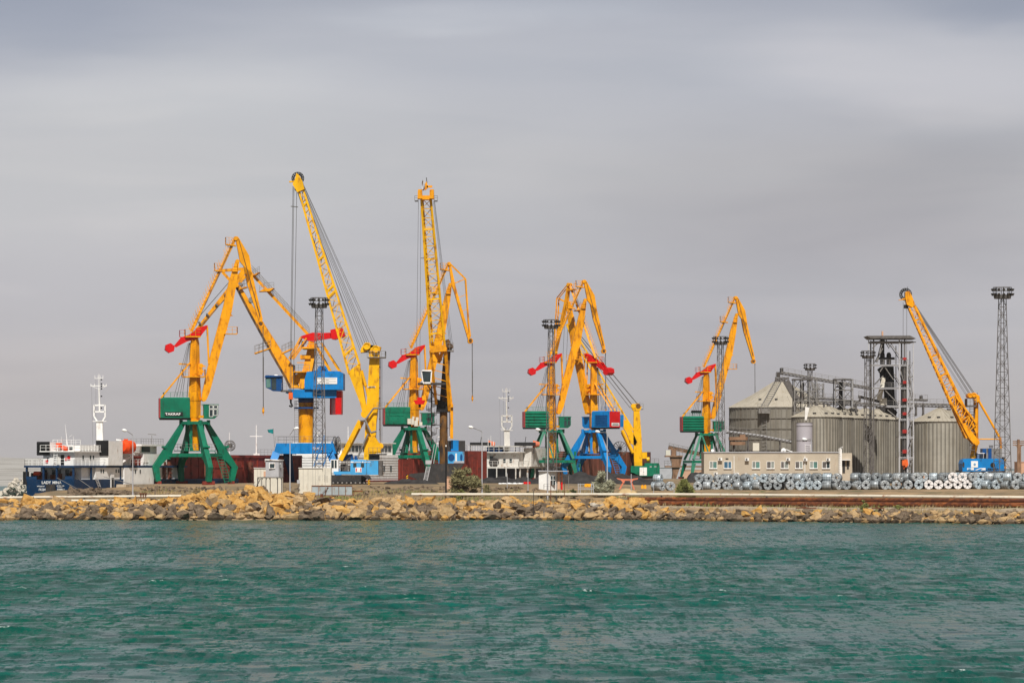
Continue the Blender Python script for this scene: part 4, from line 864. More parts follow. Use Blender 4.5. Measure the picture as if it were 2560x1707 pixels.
def crane_A():
    q = Px(640); P = q.p; m = q.m
    t = thing('mobile_crane', 'pale blue mobile harbour crane with tallest yellow lattice boom behind cream shed', 'crane', tuple(P(890, 1211)), 'mobile harbour cranes')
    mb = MB(); q.prism(mb, [(922, 878), (949, 878), (948, 1000), (941, 1060), (938, 1149), (910, 1149), (913, 1080), (918, 1000), (924, 900)], -1.4, 1.4); tw = part('tower', mb, 'yellow_clean', t)
    mb = MB(); q.box(mb, 920, 966, 939, 969, -1.46, -1.42); nm = part('name_plate', mb, 'sign_white', tw); text('LIEBHERR', nm, tuple(P(921, 968.7, -1.5)), 4 * m, 'black')
    mb = MB()
    for i in range(8): q.box(mb, 948.2, 890 + i * 26, 950.5, 893 + i * 26, -1, 1)
    mb.ladder(P(951, 1130, -.5), P(951, 895, -.5), (0, .7, 0), .08, .6); part('ladder', mb, 'sooty', tw)
    mb = MB(); q.prism(mb, [(921, 880), (950, 880), (953, 868), (940, 864), (925, 872), (912, 880), (902, 882), (903, 872), (910, 862), (924, 857), (930, 866)], -1.6, 1.6); part('tower_head', mb, 'yellow_clean', t)
    for x, y, rr in ((918, 866, 9), (940, 873, 9)):
        mb = MB(); mb.tube(P(x, y, -1.9), P(x, y, 1.9), rr * m, n=16); mb.ring(P(x, y, -1.95), (0, 1, 0), rr * m * .9, .15, 14); part('sheave', mb, 'yellow_clean', t)
    mb = MB(); q.box(mb, 919, 893, 964, 895, -2.4, 2.4); p_ = part('platform', mb, 'galv', t); mb = MB(); mb.rail([P(919, 893, -2.4), P(964, 893, -2.4), P(964, 893, 2.4)], .95, .6, .06); part('railing', mb, 'galv', p_)
    mb = MB(); lat_boom(mb, q, (873, 935), (748, 480), (899, 912), (757, 470), 3.4, 1.2, 17, .3, .1)
    for k in (.43, .57, .6, .9): a = P(873 - 125 * (1 - k) * 0 - 125 * k * 0, 0) if 0 else None
    q2 = [(.1, 9), (.42, 9), (.45, 9), (.62, 9), (.92, 8)]
    for k, _ in q2:
        a = (873 - 125 * k, 935 - 455 * k); b = (899 - 142 * k, 912 - 442 * k); w = 3.4 - 2.2 * k
        for dd in (-w / 2, w / 2): mb.bar(P(*a, dd), P(*b, dd), .3)
    boom = part('boom', mb, 'yellow_clean', t)
    mb = MB()
    for dd in (-1.75, 1.25): q.prism(mb, [(871, 930), (900, 908), (901, 920), (915, 1010), (918, 1028), (908, 1035), (900, 1005)], dd, dd + .5)
    part('boom_foot', mb, 'yellow_clean', boom)
    mb = MB(); q.prism(mb, [(744, 482), (762, 474), (757, 455), (749, 440), (742, 434), (738, 450), (732, 462)], -1.1, 1.1); q.box(mb, 723, 453, 740, 456.5, -.3, .3); hd = part('boom_head', mb, 'yellow_clean', t)
    mb = MB(); mb.tube(P(741, 474, -.8), P(741, 474, .8), 4 * m); part('pulley', mb, 'black', hd)
    spoke_wheel(q, t, 744.5, 446, 15)
    mb = MB(); mb.tube(P(903, 926), P(914, 965), 4.5 * m); mb.tube(P(914, 965), P(922, 1000), 3 * m); part('lock_cylinder', mb, 'yellow_clean', t)
    mb = MB(); mb.bar(P(852, 1150, -1), P(901, 1052, -1), 11 * m, 1.0); mb.bar(P(856, 1150, 1), P(906, 1054, 1), 8 * m, .8); part('luffing_cylinder', mb, 'yellow_clean', t)
    mb = MB(); mb.tube(P(913, 1035, -2), P(913, 1035, 2), 10 * m, n=14); mb.bar(P(902, 1053, -1.8), P(917, 1052, -1.8), 5 * m); part('boom_pivot', mb, 'yellow_clean', t)
    mb = MB(); mb.path([P(902, 1052, -2.2), P(914, 1050, -2.2), P(935, 1021, -2.2), P(962, 1020, -2.2)], .16); mb.path([P(914, 1050, -2.2), P(928, 1082, -2.2), P(942, 1078, -2.2)], .2); mb.rail([P(944, 1020, -2.2), P(963, 1020, -2.2)], .9, .6, .06); mb.path([P(921, 1085, -2), P(895, 1144, -2)], .18); part('gangway', mb, 'galv', t)
    mb = MB(); q.prism(mb, [(924, 1092), (936, 1088), (950, 1110), (953, 1132), (924, 1134)], -2, 1); mb.tube(P(951, 1115, -1), P(951, 1115, 1), 8 * m); part('winch_box', mb, 'yellow_clean', t)
    mb = MB(); q.box(mb, 923, 1134, 966, 1137, -2.6, 2.2); q.box(mb, 925, 1137, 948, 1149, -2, 2); p_ = part('winch_deck', mb, 'dark', t); mb = MB(); mb.rail([P(923, 1134, -2.6), P(966, 1134, -2.6)], 1.0, .7, .06); part('railing', mb, 'galv_dark', p_)
    mb = MB(); q.box(mb, 878, 1151, 947, 1186, -3, 3); mb.loft([P(878, 1151, -3), P(918, 1151, -3), P(918, 1151, 3), P(878, 1151, 3)], [P(880, 1149, -2.6), P(917, 1149, -2.6), P(917, 1149, 2.6), P(880, 1149, 2.6)]); q.box(mb, 836, 1178, 878, 1185, -3, 3); h = part('machine_house', mb, 'light_blue', t)
    mb = MB(); q.box(mb, 948, 1152, 956, 1188, -2.8, 2.8); part('rear_ballast', mb, 'galv_dark', h)
    for x0, x1 in ((885, 893), (904, 912)):
        mb = MB(); q.box(mb, x0, 1157, x1, 1167.5, -3.05, -3.01); part('louvre', mb, 'glass', h)
    mb = MB(); q.box(mb, 918, 1152, 919, 1186, -3.04, -3.01); part('door_seam', mb, 'dark', h)
    mb = MB(); q.box(mb, 890, 1168, 906, 1180, -3.05, -3.01); sg = part('sign', mb, 'sign_white', h); mb = MB(); q.box(mb, 891.3, 1170, 894, 1178, -3.08, -3.06); q.box(mb, 902.5, 1170, 905, 1178, -3.08, -3.06); part('sign_stripes', mb, 'red', sg)
    mb = MB(); q.box(mb, 878.5, 1153, 886, 1156.3, -3.05, -3.01); q.box(mb, 907, 1153, 910, 1156.3, -3.05, -3.01); part('lettering_panel', mb, 'sign_white', h)
    text('LIEBHERR', h, tuple(P(887, 1156.2, -3.05)), 4.4 * m, 'sign_white'); text('LHM 320', h, tuple(P(911, 1156.2, -3.05)), 4.4 * m, 'sign_white')
    mb = MB(); q.box(mb, 828, 1148, 848, 1180, -2.6, -.4); cab = part('cab', mb, 'white', t)
    for x0, x1 in ((830, 836.5), (838.5, 843.5)):
        mb = MB(); q.box(mb, x0, 1150, x1, 1169, -2.66, -2.62); part('window', mb, 'glass', cab)
    mb = MB(); q.box(mb, 848.5, 1166, 877, 1168, -2.6, -.6); mb.rail([P(849, 1166, -2.6), P(865, 1166, -2.6), P(877, 1156, -2.6)], .9, .6, .07); mb.rail([P(849, 1178, -2.8), P(877, 1178, -2.8)], .8, .6, .07); q.box(mb, 851, 1160, 868, 1178, 0, 2); part('walkway', mb, 'galv_dark', t)
    mb = MB(); mb.tube(P(862, 1140, 1), P(862, 1151, 1), 8 * m); q.prism(mb, [(857, 1150), (866, 1136), (880, 1134), (884, 1151)], .4, 2.4); q.box(mb, 886, 1139, 894, 1149, 0, 1); part('engine_stack', mb, 'dark_blue', t)
    mb = MB(); q.prism(mb, [(826, 1187), (920, 1187), (925, 1193), (928, 1198), (916, 1196), (905, 1210), (828, 1210)], -3.4, 3.4); q.prism(mb, [(905, 1187), (925, 1187), (932, 1197), (928, 1199), (915, 1192)], -4.6, -3.5); un = part('undercarriage', mb, 'dark', t)
    for i in range(8):
        mb = MB(); c = P(836 + i * 11, 1206, -3.8); mb.tube(c, c + Vector((0, .35, 0)), 5 * m, n=14); w = part('wheel', mb, 'black', t); mb = MB(); mb.tube(c - Vector((0, .03, 0)), c + Vector((0, .02, 0)), 2.3 * m, n=10); part('rim', mb, 'galv', w)
    for x in (925, 928 - 98):
        mb = MB(); q.box(mb, x - 2.5, 1196, x + 2.5, 1212, -5, -4.6); o_ = part('outrigger', mb, 'black', t); mb = MB()
        for i in range(3): q.prism(mb, [(x - 2.6, 1201 + i * 4.5), (x + 2.6, 1197.5 + i * 4.5), (x + 2.6, 1199.6 + i * 4.5), (x - 2.6, 1203.2 + i * 4.5)], -5.04, -5.01)
        part('warning_stripe', mb, 'yellow_clean', o_)
    mb = MB()
    for a, b in (((752, 472), (904, 872)), ((755, 470), (909, 864)), ((756, 468), (914, 860)), ((757, 464), (926, 864)), ((758, 462), (938, 868)), ((758, 460), (944, 868)), ((757, 470), (902, 880)), ((757, 466), (920, 862))):
        for dd in (-.5,): mb.tube(P(*a, dd), P(*b, dd * 2.4), .036, n=4, caps=False)
    mb.tube(P(743, 478), P(800, 648, 1), .05, n=4); mb.tube(P(946, 885, 1.5), P(949, 1100, 1.5), .04, n=4); mb.tube(P(954, 890, 1.5), P(954, 1105, 1.5), .04, n=4)
    part('luffing_rope', mb, 'rope', t)
    mb = MB()
    for x0, x1, y0 in ((732.5, 724.5, 466), (735, 727, 468), (742, 733.5, 476)):
        mb.tube(P(x0, y0, 0), P(x1, 980, 0), .04, n=4, caps=False)
    mb.bar(P(727, 516), P(745, 518), .14); part('hoist_rope', mb, 'rope', t)
    mb = MB(); q.box(mb, 722, 981, 732, 998, -.5, .5); hk = part('hook_block', mb, 'hook_orange', t)
    mb = MB(); mb.tube(P(727, 998), P(727, 1008), 3 * m, 2 * m); mb.path([P(727, 1006), P(728.5, 1010), P(731, 1013), P(730, 1016), P(726, 1016), P(723.5, 1013)], .17); part('hook', mb, 'black', hk)
crane_A()

def crane_B():
    q = Px(700); P = q.p; m = q.m
    t = thing('mobile_crane', 'soot-stained mobile harbour crane with spiral stair, its boom pointing at the viewer', 'crane', tuple(P(1112, 1209)), 'mobile harbour cranes')
    mb = MB(); mb.tube(P(1109, 1195), P(1109, 1010), 11 * m, 9.5 * m, 16); mb.bar(P(1109, 1012), P(1118, 878), 1.5, 1.8, 1.2, 1.2); tw = part('tower', mb, 'sooty', t)
    mb = MB(); q.prism(mb, [(1090, 1030), (1126, 1030), (1124, 1010), (1094, 998)], -1.2, 1.2); part('tower_collar', mb, 'black', t)
    mb = MB()
    cx = [P(1066, 510), P(1080, 510)]
    # the boom leans out towards the viewer
    b4 = [P(1083, 1010, -1.5), P(1124, 1010, -1.5), P(1118, 870, -4), P(1078, 870, -4)]
    mb.lattice([P(1078, 875, -6), P(1114, 870, -6), P(1112, 868, -3), P(1083, 872, -3)], [P(1057, 510, -12), P(1081, 510, -12), P(1079, 508, -10.6), P(1060, 508, -10.6)], 16, .36, .11)
    for k in (.1, .33, .6, .8): mb.bar(P(1078 - 21 * k, 875 - 365 * k, -6 - 6 * k), P(1114 - 33 * k, 870 - 360 * k, -6 - 6 * k), .3)
    boom = part('boom', mb, 'yellow_clean', t)
    mb = MB(); mb.bar(P(1078, 878, -6), P(1091, 1010, -1.6), .5); mb.bar(P(1115, 872, -6), P(1124, 1026, -1.6), .55); q.prism(mb, [(1076, 868), (1116, 864), (1118, 880), (1078, 884)], -6.4, -3); mb.bar(P(1083, 868, -5), P(1100, 900, -2), .8); mb.bar(P(1112, 868, -5), P(1098, 905, -2), .6)
    for i in range(6): mb.bar(P(1079 + i * 2, 885 + i * 20, -5.4 + i * .6), P(1115 + i * 1.6, 895 + i * 20, -5.4 + i * .6), .14)
    part('boom_foot', mb, 'yellow', boom)
    mb = MB()
    for x in (1054, 1083): mb.tube(P(x - 4.5, 497, -11.6), P(x + 4.5, 497, -11.6), 12 * m, n=14); q.prism(mb, [(x - 5, 488), (x + 5, 486), (x + 6, 509), (x - 6, 509)], -13, -10.4)
    q.box(mb, 1056, 501, 1080, 511, -12.6, -10.4); q.box(mb, 1070, 476, 1084, 481, -12, -11.4); q.prism(mb, [(1063, 476), (1070, 466), (1074, 480), (1066, 488)], -12, -11); hd = part('boom_head', mb, 'yellow', t)
    mb = MB(); mb.tube(P(1071, 470, -11.5), P(1069.5, 456, -11.5), .07); part('antenna', mb, 'dark', hd)
    mb = MB(); ax = Vector((1, .25, 0)).normalized(); c = P(1062, 475, -11.6)
    mb.ring(c, ax, 12 * m, .2, 20); part('rope_sheave', mb, 'grey_panel', t)
    for x in (1041, 1089):
        mb = MB(); q.box(mb, x, 513, x + 8, 515, -12.6, -11); p_ = part('platform', mb, 'galv_dark', t); mb = MB(); mb.rail([P(x, 513, -12.6), P(x + 8, 513, -12.6)], .8, .5, .06); part('railing', mb, 'galv_dark', p_)
    mb = MB(); mb.bar(P(1055, 652, -9), P(1067, 652, -9), .12); mb.bar(P(1081, 652, -9), P(1094, 652, -9), .12); mb.bar(P(1100, 766, -7.5), P(1112, 766, -7.5), .12); part('rope_guide', mb, 'galv_dark', t)
    mb = MB(); q.prism(mb, [(1056, 931), (1080, 930), (1078, 957), (1059, 957)], -7.2, -5); cab = part('cab', mb, 'glass', t)
    mb = MB(); q.prism(mb, [(1055, 930), (1059, 927), (1081, 927), (1081, 931)], -7.4, -4.8); q.prism(mb, [(1059, 957), (1079, 957), (1078, 961), (1060, 961)], -7.3, -4.9); mb.bar(P(1081, 930, -7.2), P(1079, 958, -7.2), .2); mb.bar(P(1056, 930, -7.2), P(1060, 958, -7.2), .15); part('cab_frame', mb, 'white', cab)
    mb = MB(); q.box(mb, 1046, 958, 1116, 963, -4.9, -1.5); mb.bar(P(1070, 964, -3), P(1094, 1000, -2), .2); part('cab_platform', mb, 'dark', t)
    st = MB(); n = 62                               # spiral stair
    for i in range(n):
        a = i * .62; z = 965 + i * 2.35; c = P(1079, z, -1); d = Vector((math.cos(a), math.sin(a), 0)) * .95
        st.bar(c, c + d, .1, .28); st.bar(c + d, c + d + Vector((0, 0, .9)), .05)
    st.tube(P(1079, 965, -1), P(1079, 1112, -1), .12)
    for y in (1003, 1032, 1062): st.bar(P(1079, y, -1), P(1102, y, -.5), .15)
    part('spiral_stair', st, 'galv_dark', t)
    mb = MB(); q.box(mb, 1116, 876, 1134, 879, -2, 2); p_ = part('platform', mb, 'galv', t); mb = MB(); mb.rail([P(1116, 876, -2), P(1134, 876, -2)], 1.3, .6, .07); part('railing', mb, 'galv', p_)
    mb = MB()
    for x, y in ((1119, 856), (1126, 866)): mb.tube(P(x, y, -1.2), P(x, y, 1.2), 7 * m, n=14)
    q.prism(mb, [(1112, 876), (1130, 876), (1122, 848), (1115, 850)], -.8, .8); part('tower_head', mb, 'sooty', t)
    mb = MB(); mb.bar(P(1117, 905, .5), P(1129, 1012, .5), .4); mb.bar(P(1129, 1012, .5), P(1129, 1096, .5), .55); q.box(mb, 1124, 1010, 1133, 1018, -.3, 1); part('rear_stay', mb, 'yellow', t)
    mb = MB()
    for a, b in (((1086, 512), (1118, 860)), ((1088, 512), (1121, 858)), ((1089, 510), (1125, 862))): mb.tube(P(*a, -10), P(b[0] + 6, b[1], 2), .03, n=4, caps=False)
    mb.tube(P(1121, 880, 1), P(1124, 1090, 1), .05, n=4); part('luffing_rope', mb, 'rope', t)
    mb = MB()
    for x0, x1 in ((1050, 1044), (1056, 1053)): mb.tube(P(x0, 512, -11.5), P(x1, 1000, -11.5), .03, n=4, caps=False)
    part('hoist_rope', mb, 'rope', t)
    mb = MB(); q.box(mb, 1047, 996, 1059, 1003, -12.1, -11); q.prism(mb, [(1038, 1003), (1067, 1003), (1063, 1013), (1043, 1013)], -12.3, -10.8); hk = part('hook_block', mb, 'red', t)
    mb = MB(); q.box(mb, 1050, 1013, 1056, 1021, -11.8, -11.3); part('hook', mb, 'dark', hk)
    mb = MB(); q.box(mb, 1096, 1128, 1160, 1158, 1.6, 6); h = part('machine_house', mb, 'light_blue', t)
    mb = MB(); q.box(mb, 1096, 1101, 1126, 1127, 2.5, 6); q.box(mb, 1146, 1101, 1162, 1127, 2, 6); part('engine_block', mb, 'dark', h)
    mb = MB(); q.box(mb, 1127, 1100, 1146, 1127, 1.8, 6); part('container', mb, 'blue', h)
    mb = MB()
    for a in range(2):
        c = P(1128 if a == 0 else 1153, 1143, 1.58); rr = (8, 9) if a == 0 else (3, 9); mb.loft([c + Vector((math.cos(x * .524) * rr[0] * m, -.04, math.sin(x * .524) * rr[1] * m)) for x in range(12)], [c + Vector((math.cos(x * .524) * rr[0] * m, .01, math.sin(x * .524) * rr[1] * m)) for x in range(12)])
    part('round_opening', mb, 'dark_blue', h)
    mb = MB(); q.box(mb, 1138, 1133, 1142, 1152, 1.54, 1.59); part('door', mb, 'white', h)
    mb = MB(); q.box(mb, 1134, 1152, 1160, 1157, 1.54, 1.59); part('lettering_panel', mb, 'grey_panel', h)
    mb = MB(); q.prism(mb, [(1080, 1159), (1160, 1159), (1148, 1178), (1130, 1208), (1070, 1208), (1024, 1190), (1024, 1184), (1066, 1180)], -3, 3); part('undercarriage', mb, 'dark', t)
    mb = MB(); q.box(mb, 1017, 1185, 1021.5, 1211, -3.8, -3.4); o_ = part('outrigger', mb, 'black', t); mb = MB()
    for i in range(4): q.prism(mb, [(1016.9, 1190 + i * 5.5), (1021.6, 1186.5 + i * 5.5), (1021.6, 1189 + i * 5.5), (1016.9, 1192.6 + i * 5.5)], -3.85, -3.81)
    part('warning_stripe', mb, 'yellow_clean', o_)
crane_B()

def crane_C():
    q = Px(850); P = q.p; m = q.m
    t = thing('mobile_crane', 'green based mobile harbour crane with short yellow tower right of the blue portal crane', 'crane', tuple(P(1610, 1190)), 'mobile harbour cranes')
    mb = MB(); q.prism(mb, [(1584, 1010), (1597, 1008), (1604, 1100), (1605, 1164), (1585, 1164), (1583, 1100)], -1.6, 1.6); part('tower', mb, 'yellow_clean', t)
    mb = MB(); q.prism(mb, [(1577, 1016), (1604, 1016), (1600, 1026), (1582, 1026)], -1.7, 1.7); part('tower_head', mb, 'yellow_clean', t)
    for x in (1583, 1595): 
        mb = MB(); mb.tube(P(x, 1015, -1.8), P(x, 1015, 1.8), 6 * m, n=14); part('sheave', mb, 'sooty' if x > 1590 else 'yellow_clean', t)
    mb = MB(); q.box(mb, 1598, 1022, 1608, 1024, -1.6, 1.6); p_ = part('platform', mb, 'galv', t); mb = MB(); mb.rail([P(1598, 1022, -1.6), P(1608, 1022, -1.6)], 1.1, .6, .07); mb.bar(P(1600, 1010), P(1600, 1004), .08); part('railing', mb, 'galv', p_)
    mb = MB(); lat_boom(mb, q, (1572, 1090), (1421, 826), (1584, 1076), (1433, 822), 3.0, 1.0, 16, .3, .1); boom = part('boom', mb, 'yellow_clean', t)
    mb = MB()
    for dd in (-1.6, 1.2): q.prism(mb, [(1552, 1048), (1569, 1052), (1592, 1104), (1588, 1114), (1576, 1108)], dd, dd + .4)
    part('boom_foot', mb, 'yellow_clean', boom)
    mb = MB(); q.prism(mb, [(1414, 812), (1424, 806), (1434, 822), (1422, 828)], -.8, .8); part('boom_head', mb, 'yellow_clean', t)
    mb = MB(); mb.tube(P(1555, 1075, -1.2), P(1582, 1132, -1.2), 4.4 * m); mb.tube(P(1556, 1080, 1.2), P(1583, 1136, 1.2), 4.4 * m); part('luffing_cylinder', mb, 'yellow_clean', t)
    mb = MB(); q.box(mb, 1604, 1130, 1617, 1146, -1.6, 1.6); mb.tube(P(1616, 1148, -1.2), P(1623, 1148, -1.2), 6 * m); part('winch_box', mb, 'yellow_clean', t)
    mb = MB(); q.prism(mb, [(1576, 1164), (1610, 1164), (1610, 1157), (1646, 1157), (1648, 1164), (1648, 1189), (1600, 1190), (1584, 1182), (1576, 1180)], -3, 3); h = part('machine_house', mb, 'green', t)
    mb = MB(); q.box(mb, 1598, 1168, 1616, 1188, -3.06, -3.01); part('door', mb, 'white', h)
    mb = MB(); q.box(mb, 1606.7, 1168.5, 1607.2, 1187.5, -3.09, -3.07); q.box(mb, 1608, 1178, 1609, 1180, -3.09, -3.07); part('door_seam', mb, 'dark', h)
    mb = MB(); q.box(mb, 1623, 1165, 1628, 1167.5, -3.06, -3.01); q.box(mb, 1634, 1165, 1640, 1167, -3.06, -3.01); part('lettering_panel', mb, 'grey_panel', h)
    mb = MB(); mb.rail([P(1624, 1157, -2.9), P(1646, 1157, -2.9)], .95, .8, .07); part('railing', mb, 'galv_dark', h)
    mb = MB(); q.box(mb, 1574, 1186, 1640, 1196, -2.6, 2.6); part('undercarriage', mb, 'dark', t)
    mb = MB()
    for dd in (-1, 1): mb.tube(P(1432, 822, dd * .5), P(1580, 1012, dd), .06, n=4); mb.tube(P(1434, 818, dd * .5), P(1594, 1010, dd), .06, n=4); mb.tube(P(1425, 826, dd * .5), P(1576, 1020, dd), .03, n=4)
    part('luffing_rope', mb, 'rope', t)
    mb = MB()
    for x in (1399, 1408): mb.tube(P(x + 12, 815), P(x, 1070), .04, n=4)
    part('hoist_rope', mb, 'rope', t)
crane_C()

def crane_D():
    q = Px(650); P = q.p; m = q.m
    t = thing('mobile_crane', 'bright blue mobile harbour crane with yellow lattice boom in front of the lone big silo', 'crane', tuple(P(2450, 1195)), 'mobile harbour cranes')
    mb = MB(); mb.tube(P(2439.5, 1108), P(2440, 990), 6.5 * m, 6 * m, 14); mb.tube(P(2431, 1146), P(2440, 1104), 7.5 * m, 7 * m, 14); part('tower', mb, 'yellow', t)
    mb = MB(); q.prism(mb, [(2428, 986), (2436, 983), (2447, 990), (2448, 1004), (2436, 1006), (2433, 996), (2424, 996)], -1.3, 1.3); part('tower_head', mb, 'yellow', t)
    for x, y in ((2423, 989), (2433, 988)):
        mb = MB(); mb.tube(P(x, y, -1.5), P(x, y, 1.5), 6.4 * m, n=16); mb.ring(P(x, y, -1.55), (0, 1, 0), 4.5 * m, .1, 12); part('sheave', mb, 'yellow', t)
    mb = MB(); mb.bar(P(2443, 992), P(2443, 981), .08); part('antenna', mb, 'dark', t)
    mb = MB(); q.box(mb, 2415, 1013, 2438, 1017, -1.6, 1.6); p_ = part('platform', mb, 'galv_dark', t); mb = MB(); mb.rail([P(2415, 1013, 1.6), P(2415, 1013, -1.6), P(2438, 1013, -1.6)], 1.1, .5, .07); part('railing', mb, 'galv', p_)
    mb = MB(); mb.ladder(P(2429, 1140, -.8), P(2429, 1018, -.8), (.8, 0, 0), .08, .5)
    for y in (1035, 1052, 1068, 1085, 1112, 1124): q.box(mb, 2424, y, 2434, y + 1.4, -1.5, -.2)
    part('ladder', mb, 'galv_dark', t)
    mb = MB(); lat_boom(mb, q, (2415, 1095), (2272, 770), (2440, 1082), (2286, 764), 2.6, 1.3, 20, .32, .09)
    for k in (.12, .3, .47, .62, .9):
        for dd in (-1.3 + .65 * k, 1.3 - .65 * k): mb.bar(P(2415 - 143 * k, 1095 - 325 * k, dd), P(2440 - 154 * k, 1082 - 318 * k, dd), .28)
    boom = part('boom', mb, 'yellow', t)
    mb = MB(); mb.lattice([P(2422, 1095, -1.6), P(2440, 1060, -1.6), P(2440, 1060, 1.6), P(2422, 1095, 1.6)], [P(2378, 1010, -1.6), P(2386, 990, -1.6), P(2386, 990, 1.6), P(2378, 1010, 1.6)], 6, .3, .15); part('jib_stiffener', mb, 'yellow', boom)
    mb = MB()
    for dd in (-1.7, 1.3): q.prism(mb, [(2402, 1062), (2410, 1058), (2446, 1103), (2442, 1112), (2432, 1110), (2420, 1096)], dd, dd + .4)
    mb.tube(P(2439, 1106, -1.9), P(2439, 1106, 1.9), 7 * m, n=14); part('boom_foot', mb, 'yellow', boom)
    mb = MB(); q.prism(mb, [(2266, 762), (2280, 770), (2286, 760), (2279, 742), (2272, 728), (2262, 730), (2262, 744)], -1, 1); q.prism(mb, [(2246, 750), (2262, 745), (2264, 749), (2246, 751)], -.3, .3); hd = part('boom_head', mb, 'yellow', t)
    mb = MB(); mb.bar(P(2265, 762), P(2265, 771), .7); part('pulley', mb, 'black', hd); mb = MB(); mb.bar(P(2269, 728), P(2269, 717), .07); part('antenna', mb, 'dark', hd)
    spoke_wheel(q, t, 2264, 736, 15)
    mb = MB(); mb.tube(P(2391, 996, -1), P(2434, 1066, -1), 3.4 * m); mb.tube(P(2391, 996, 1), P(2434, 1066, 1), 3.4 * m); part('luffing_cylinder', mb, 'yellow', t)
    mb = MB(); mb.tube(P(2447, 1002), P(2499, 1093), 3 * m); mb.tube(P(2445, 1097.5), P(2500, 1097.5), 1.6 * m); mb.tube(P(2500, 1093), P(2502, 1122), 3.4 * m); part('backstay', mb, 'yellow', t)
    mb = MB(); n = 6; poly = [(2402, 1178), (2401, 1158), (2404, 1149), (2412, 1146), (2500, 1146), (2505, 1149), (2506, 1176)]
    q.prism(mb, poly, -2.6, 3); h = part('machine_house', mb, 'blue', t)
    mb = MB(); q.box(mb, 2423, 1152, 2440, 1168, -2.66, -2.61); sg = part('sign', mb, 'sign_white', h)
    mb = MB(); mb.ring(P(2432, 1160, -2.69), (0, 1, 0), 2.4 * m, .06, 14); mb.bar(P(2430.5, 1160, -2.69), P(2433.5, 1160, -2.69), .07, .05); part('emblem', mb, 'light_blue', sg)
    mb = MB(); mb.tube(P(2477, 1162, -2.67), P(2477, 1162, -2.6), 6 * m, n=18, smooth=False); part('round_vent', mb, 'black', h)
    mb = MB(); mb.loft([P(2404 + 2.6 * math.cos(a * .524), 1161 - 7 * math.sin(a * .524), -2.66) for a in range(12)], [P(2404 + 2.6 * math.cos(a * .524), 1161 - 7 * math.sin(a * .524), -2.58) for a in range(12)]); part('round_vent', mb, 'dark', h)
    mb = MB(); q.prism(mb, [(2432, 1174.6), (2446, 1169.5), (2459, 1169.3), (2459, 1174.8), (2447, 1174.8), (2452, 1171.3), (2446, 1171.5), (2437, 1174.8)], -2.66, -2.61); q.box(mb, 2413, 1169, 2430, 1174.5, -2.66, -2.61); st = part('stripe', mb, 'sign_white', h)
    text('280', st, tuple(P(2414, 1173.9, -2.7)), 6.2 * m, 'light_blue'); text('LIEBHERR', h, tuple(P(2459.5, 1174.6, -2.66)), 7.2 * m, 'black', sx=1.05)
    mb = MB(); q.box(mb, 2454, 1121, 2463, 1134, -1.5, 2); q.box(mb, 2468, 1120.5, 2476, 1145.8, -1.6, 2.2); part('engine_block', mb, 'dark_blue', h)
    mb = MB(); q.box(mb, 2463, 1121.5, 2468, 1145.8, -1.3, 2); q.box(mb, 2476, 1121, 2502, 1145.8, -1.5, 2.2); q.box(mb, 2441, 1133, 2456, 1145.8, -1, 2); part('radiator', mb, 'galv', h)
    mb = MB(); 
    for x in (2475, 2480): mb.tube(P(x, 1120), P(x, 1114), .1, n=6); mb.tube(P(x, 1114), P(x, 1113), .25, n=6)
    part('exhaust', mb, 'dark', h)
    mb = MB(); q.box(mb, 2441, 1132, 2458, 1133.5, -2, 2); mb.tube(P(2444, 1146, -1), P(2444, 1135, -1), .2); part('air_vent', mb, 'white', h)
    mb = MB(); q.prism(mb, [(2392, 1175.5), (2402, 1178.4), (2506, 1176.6), (2507, 1184), (2400, 1182)], -2.9, 3.1); q.box(mb, 2425, 1184, 2500, 1192, -2, 2.4); q.prism(mb, [(2412, 1195), (2425, 1186), (2500, 1186), (2500, 1195)], -2.8, 2.6); part('undercarriage', mb, 'dark', t)
    mb = MB(); q.box(mb, 2506.5, 1142, 2510, 1180, -2, 2); rb = part('rear_ballast', mb, 'dark', t)
    mb = MB()
    for y in (1150, 1168): q.prism(mb, [(2506, y), (2509, y - 5), (2512, y), (2509, y + 5)], -2.1, -2.02)
    part('warning_plate', mb, 'yellow', rb)
    mb = MB()
    for dd in (-.9, .9): mb.tube(P(2286, 764, dd * .7), P(2424, 984, dd), .05, n=4); mb.tube(P(2287, 762, dd * .7), P(2434, 982, dd), .055, n=4); mb.tube(P(2295, 800, dd), P(2418, 990, dd), .025, n=4)
    part('luffing_rope', mb, 'rope', t)
    mb = MB()
    for x0, x1 in ((2258, 2257), (2267, 2266)):
        mb.tube(P(x0, 756, 0), P(x1, 1150, 0), .032, n=4, caps=False)
    part('hoist_rope', mb, 'rope', t)
    mb = MB(); q.box(mb, 2255, 1150, 2265, 1163, -.5, .5); mb.tube(P(2260, 1163), P(2260, 1172), .25, .1, 8); part('hook_block', mb, 'hook_orange', t)
crane_D()

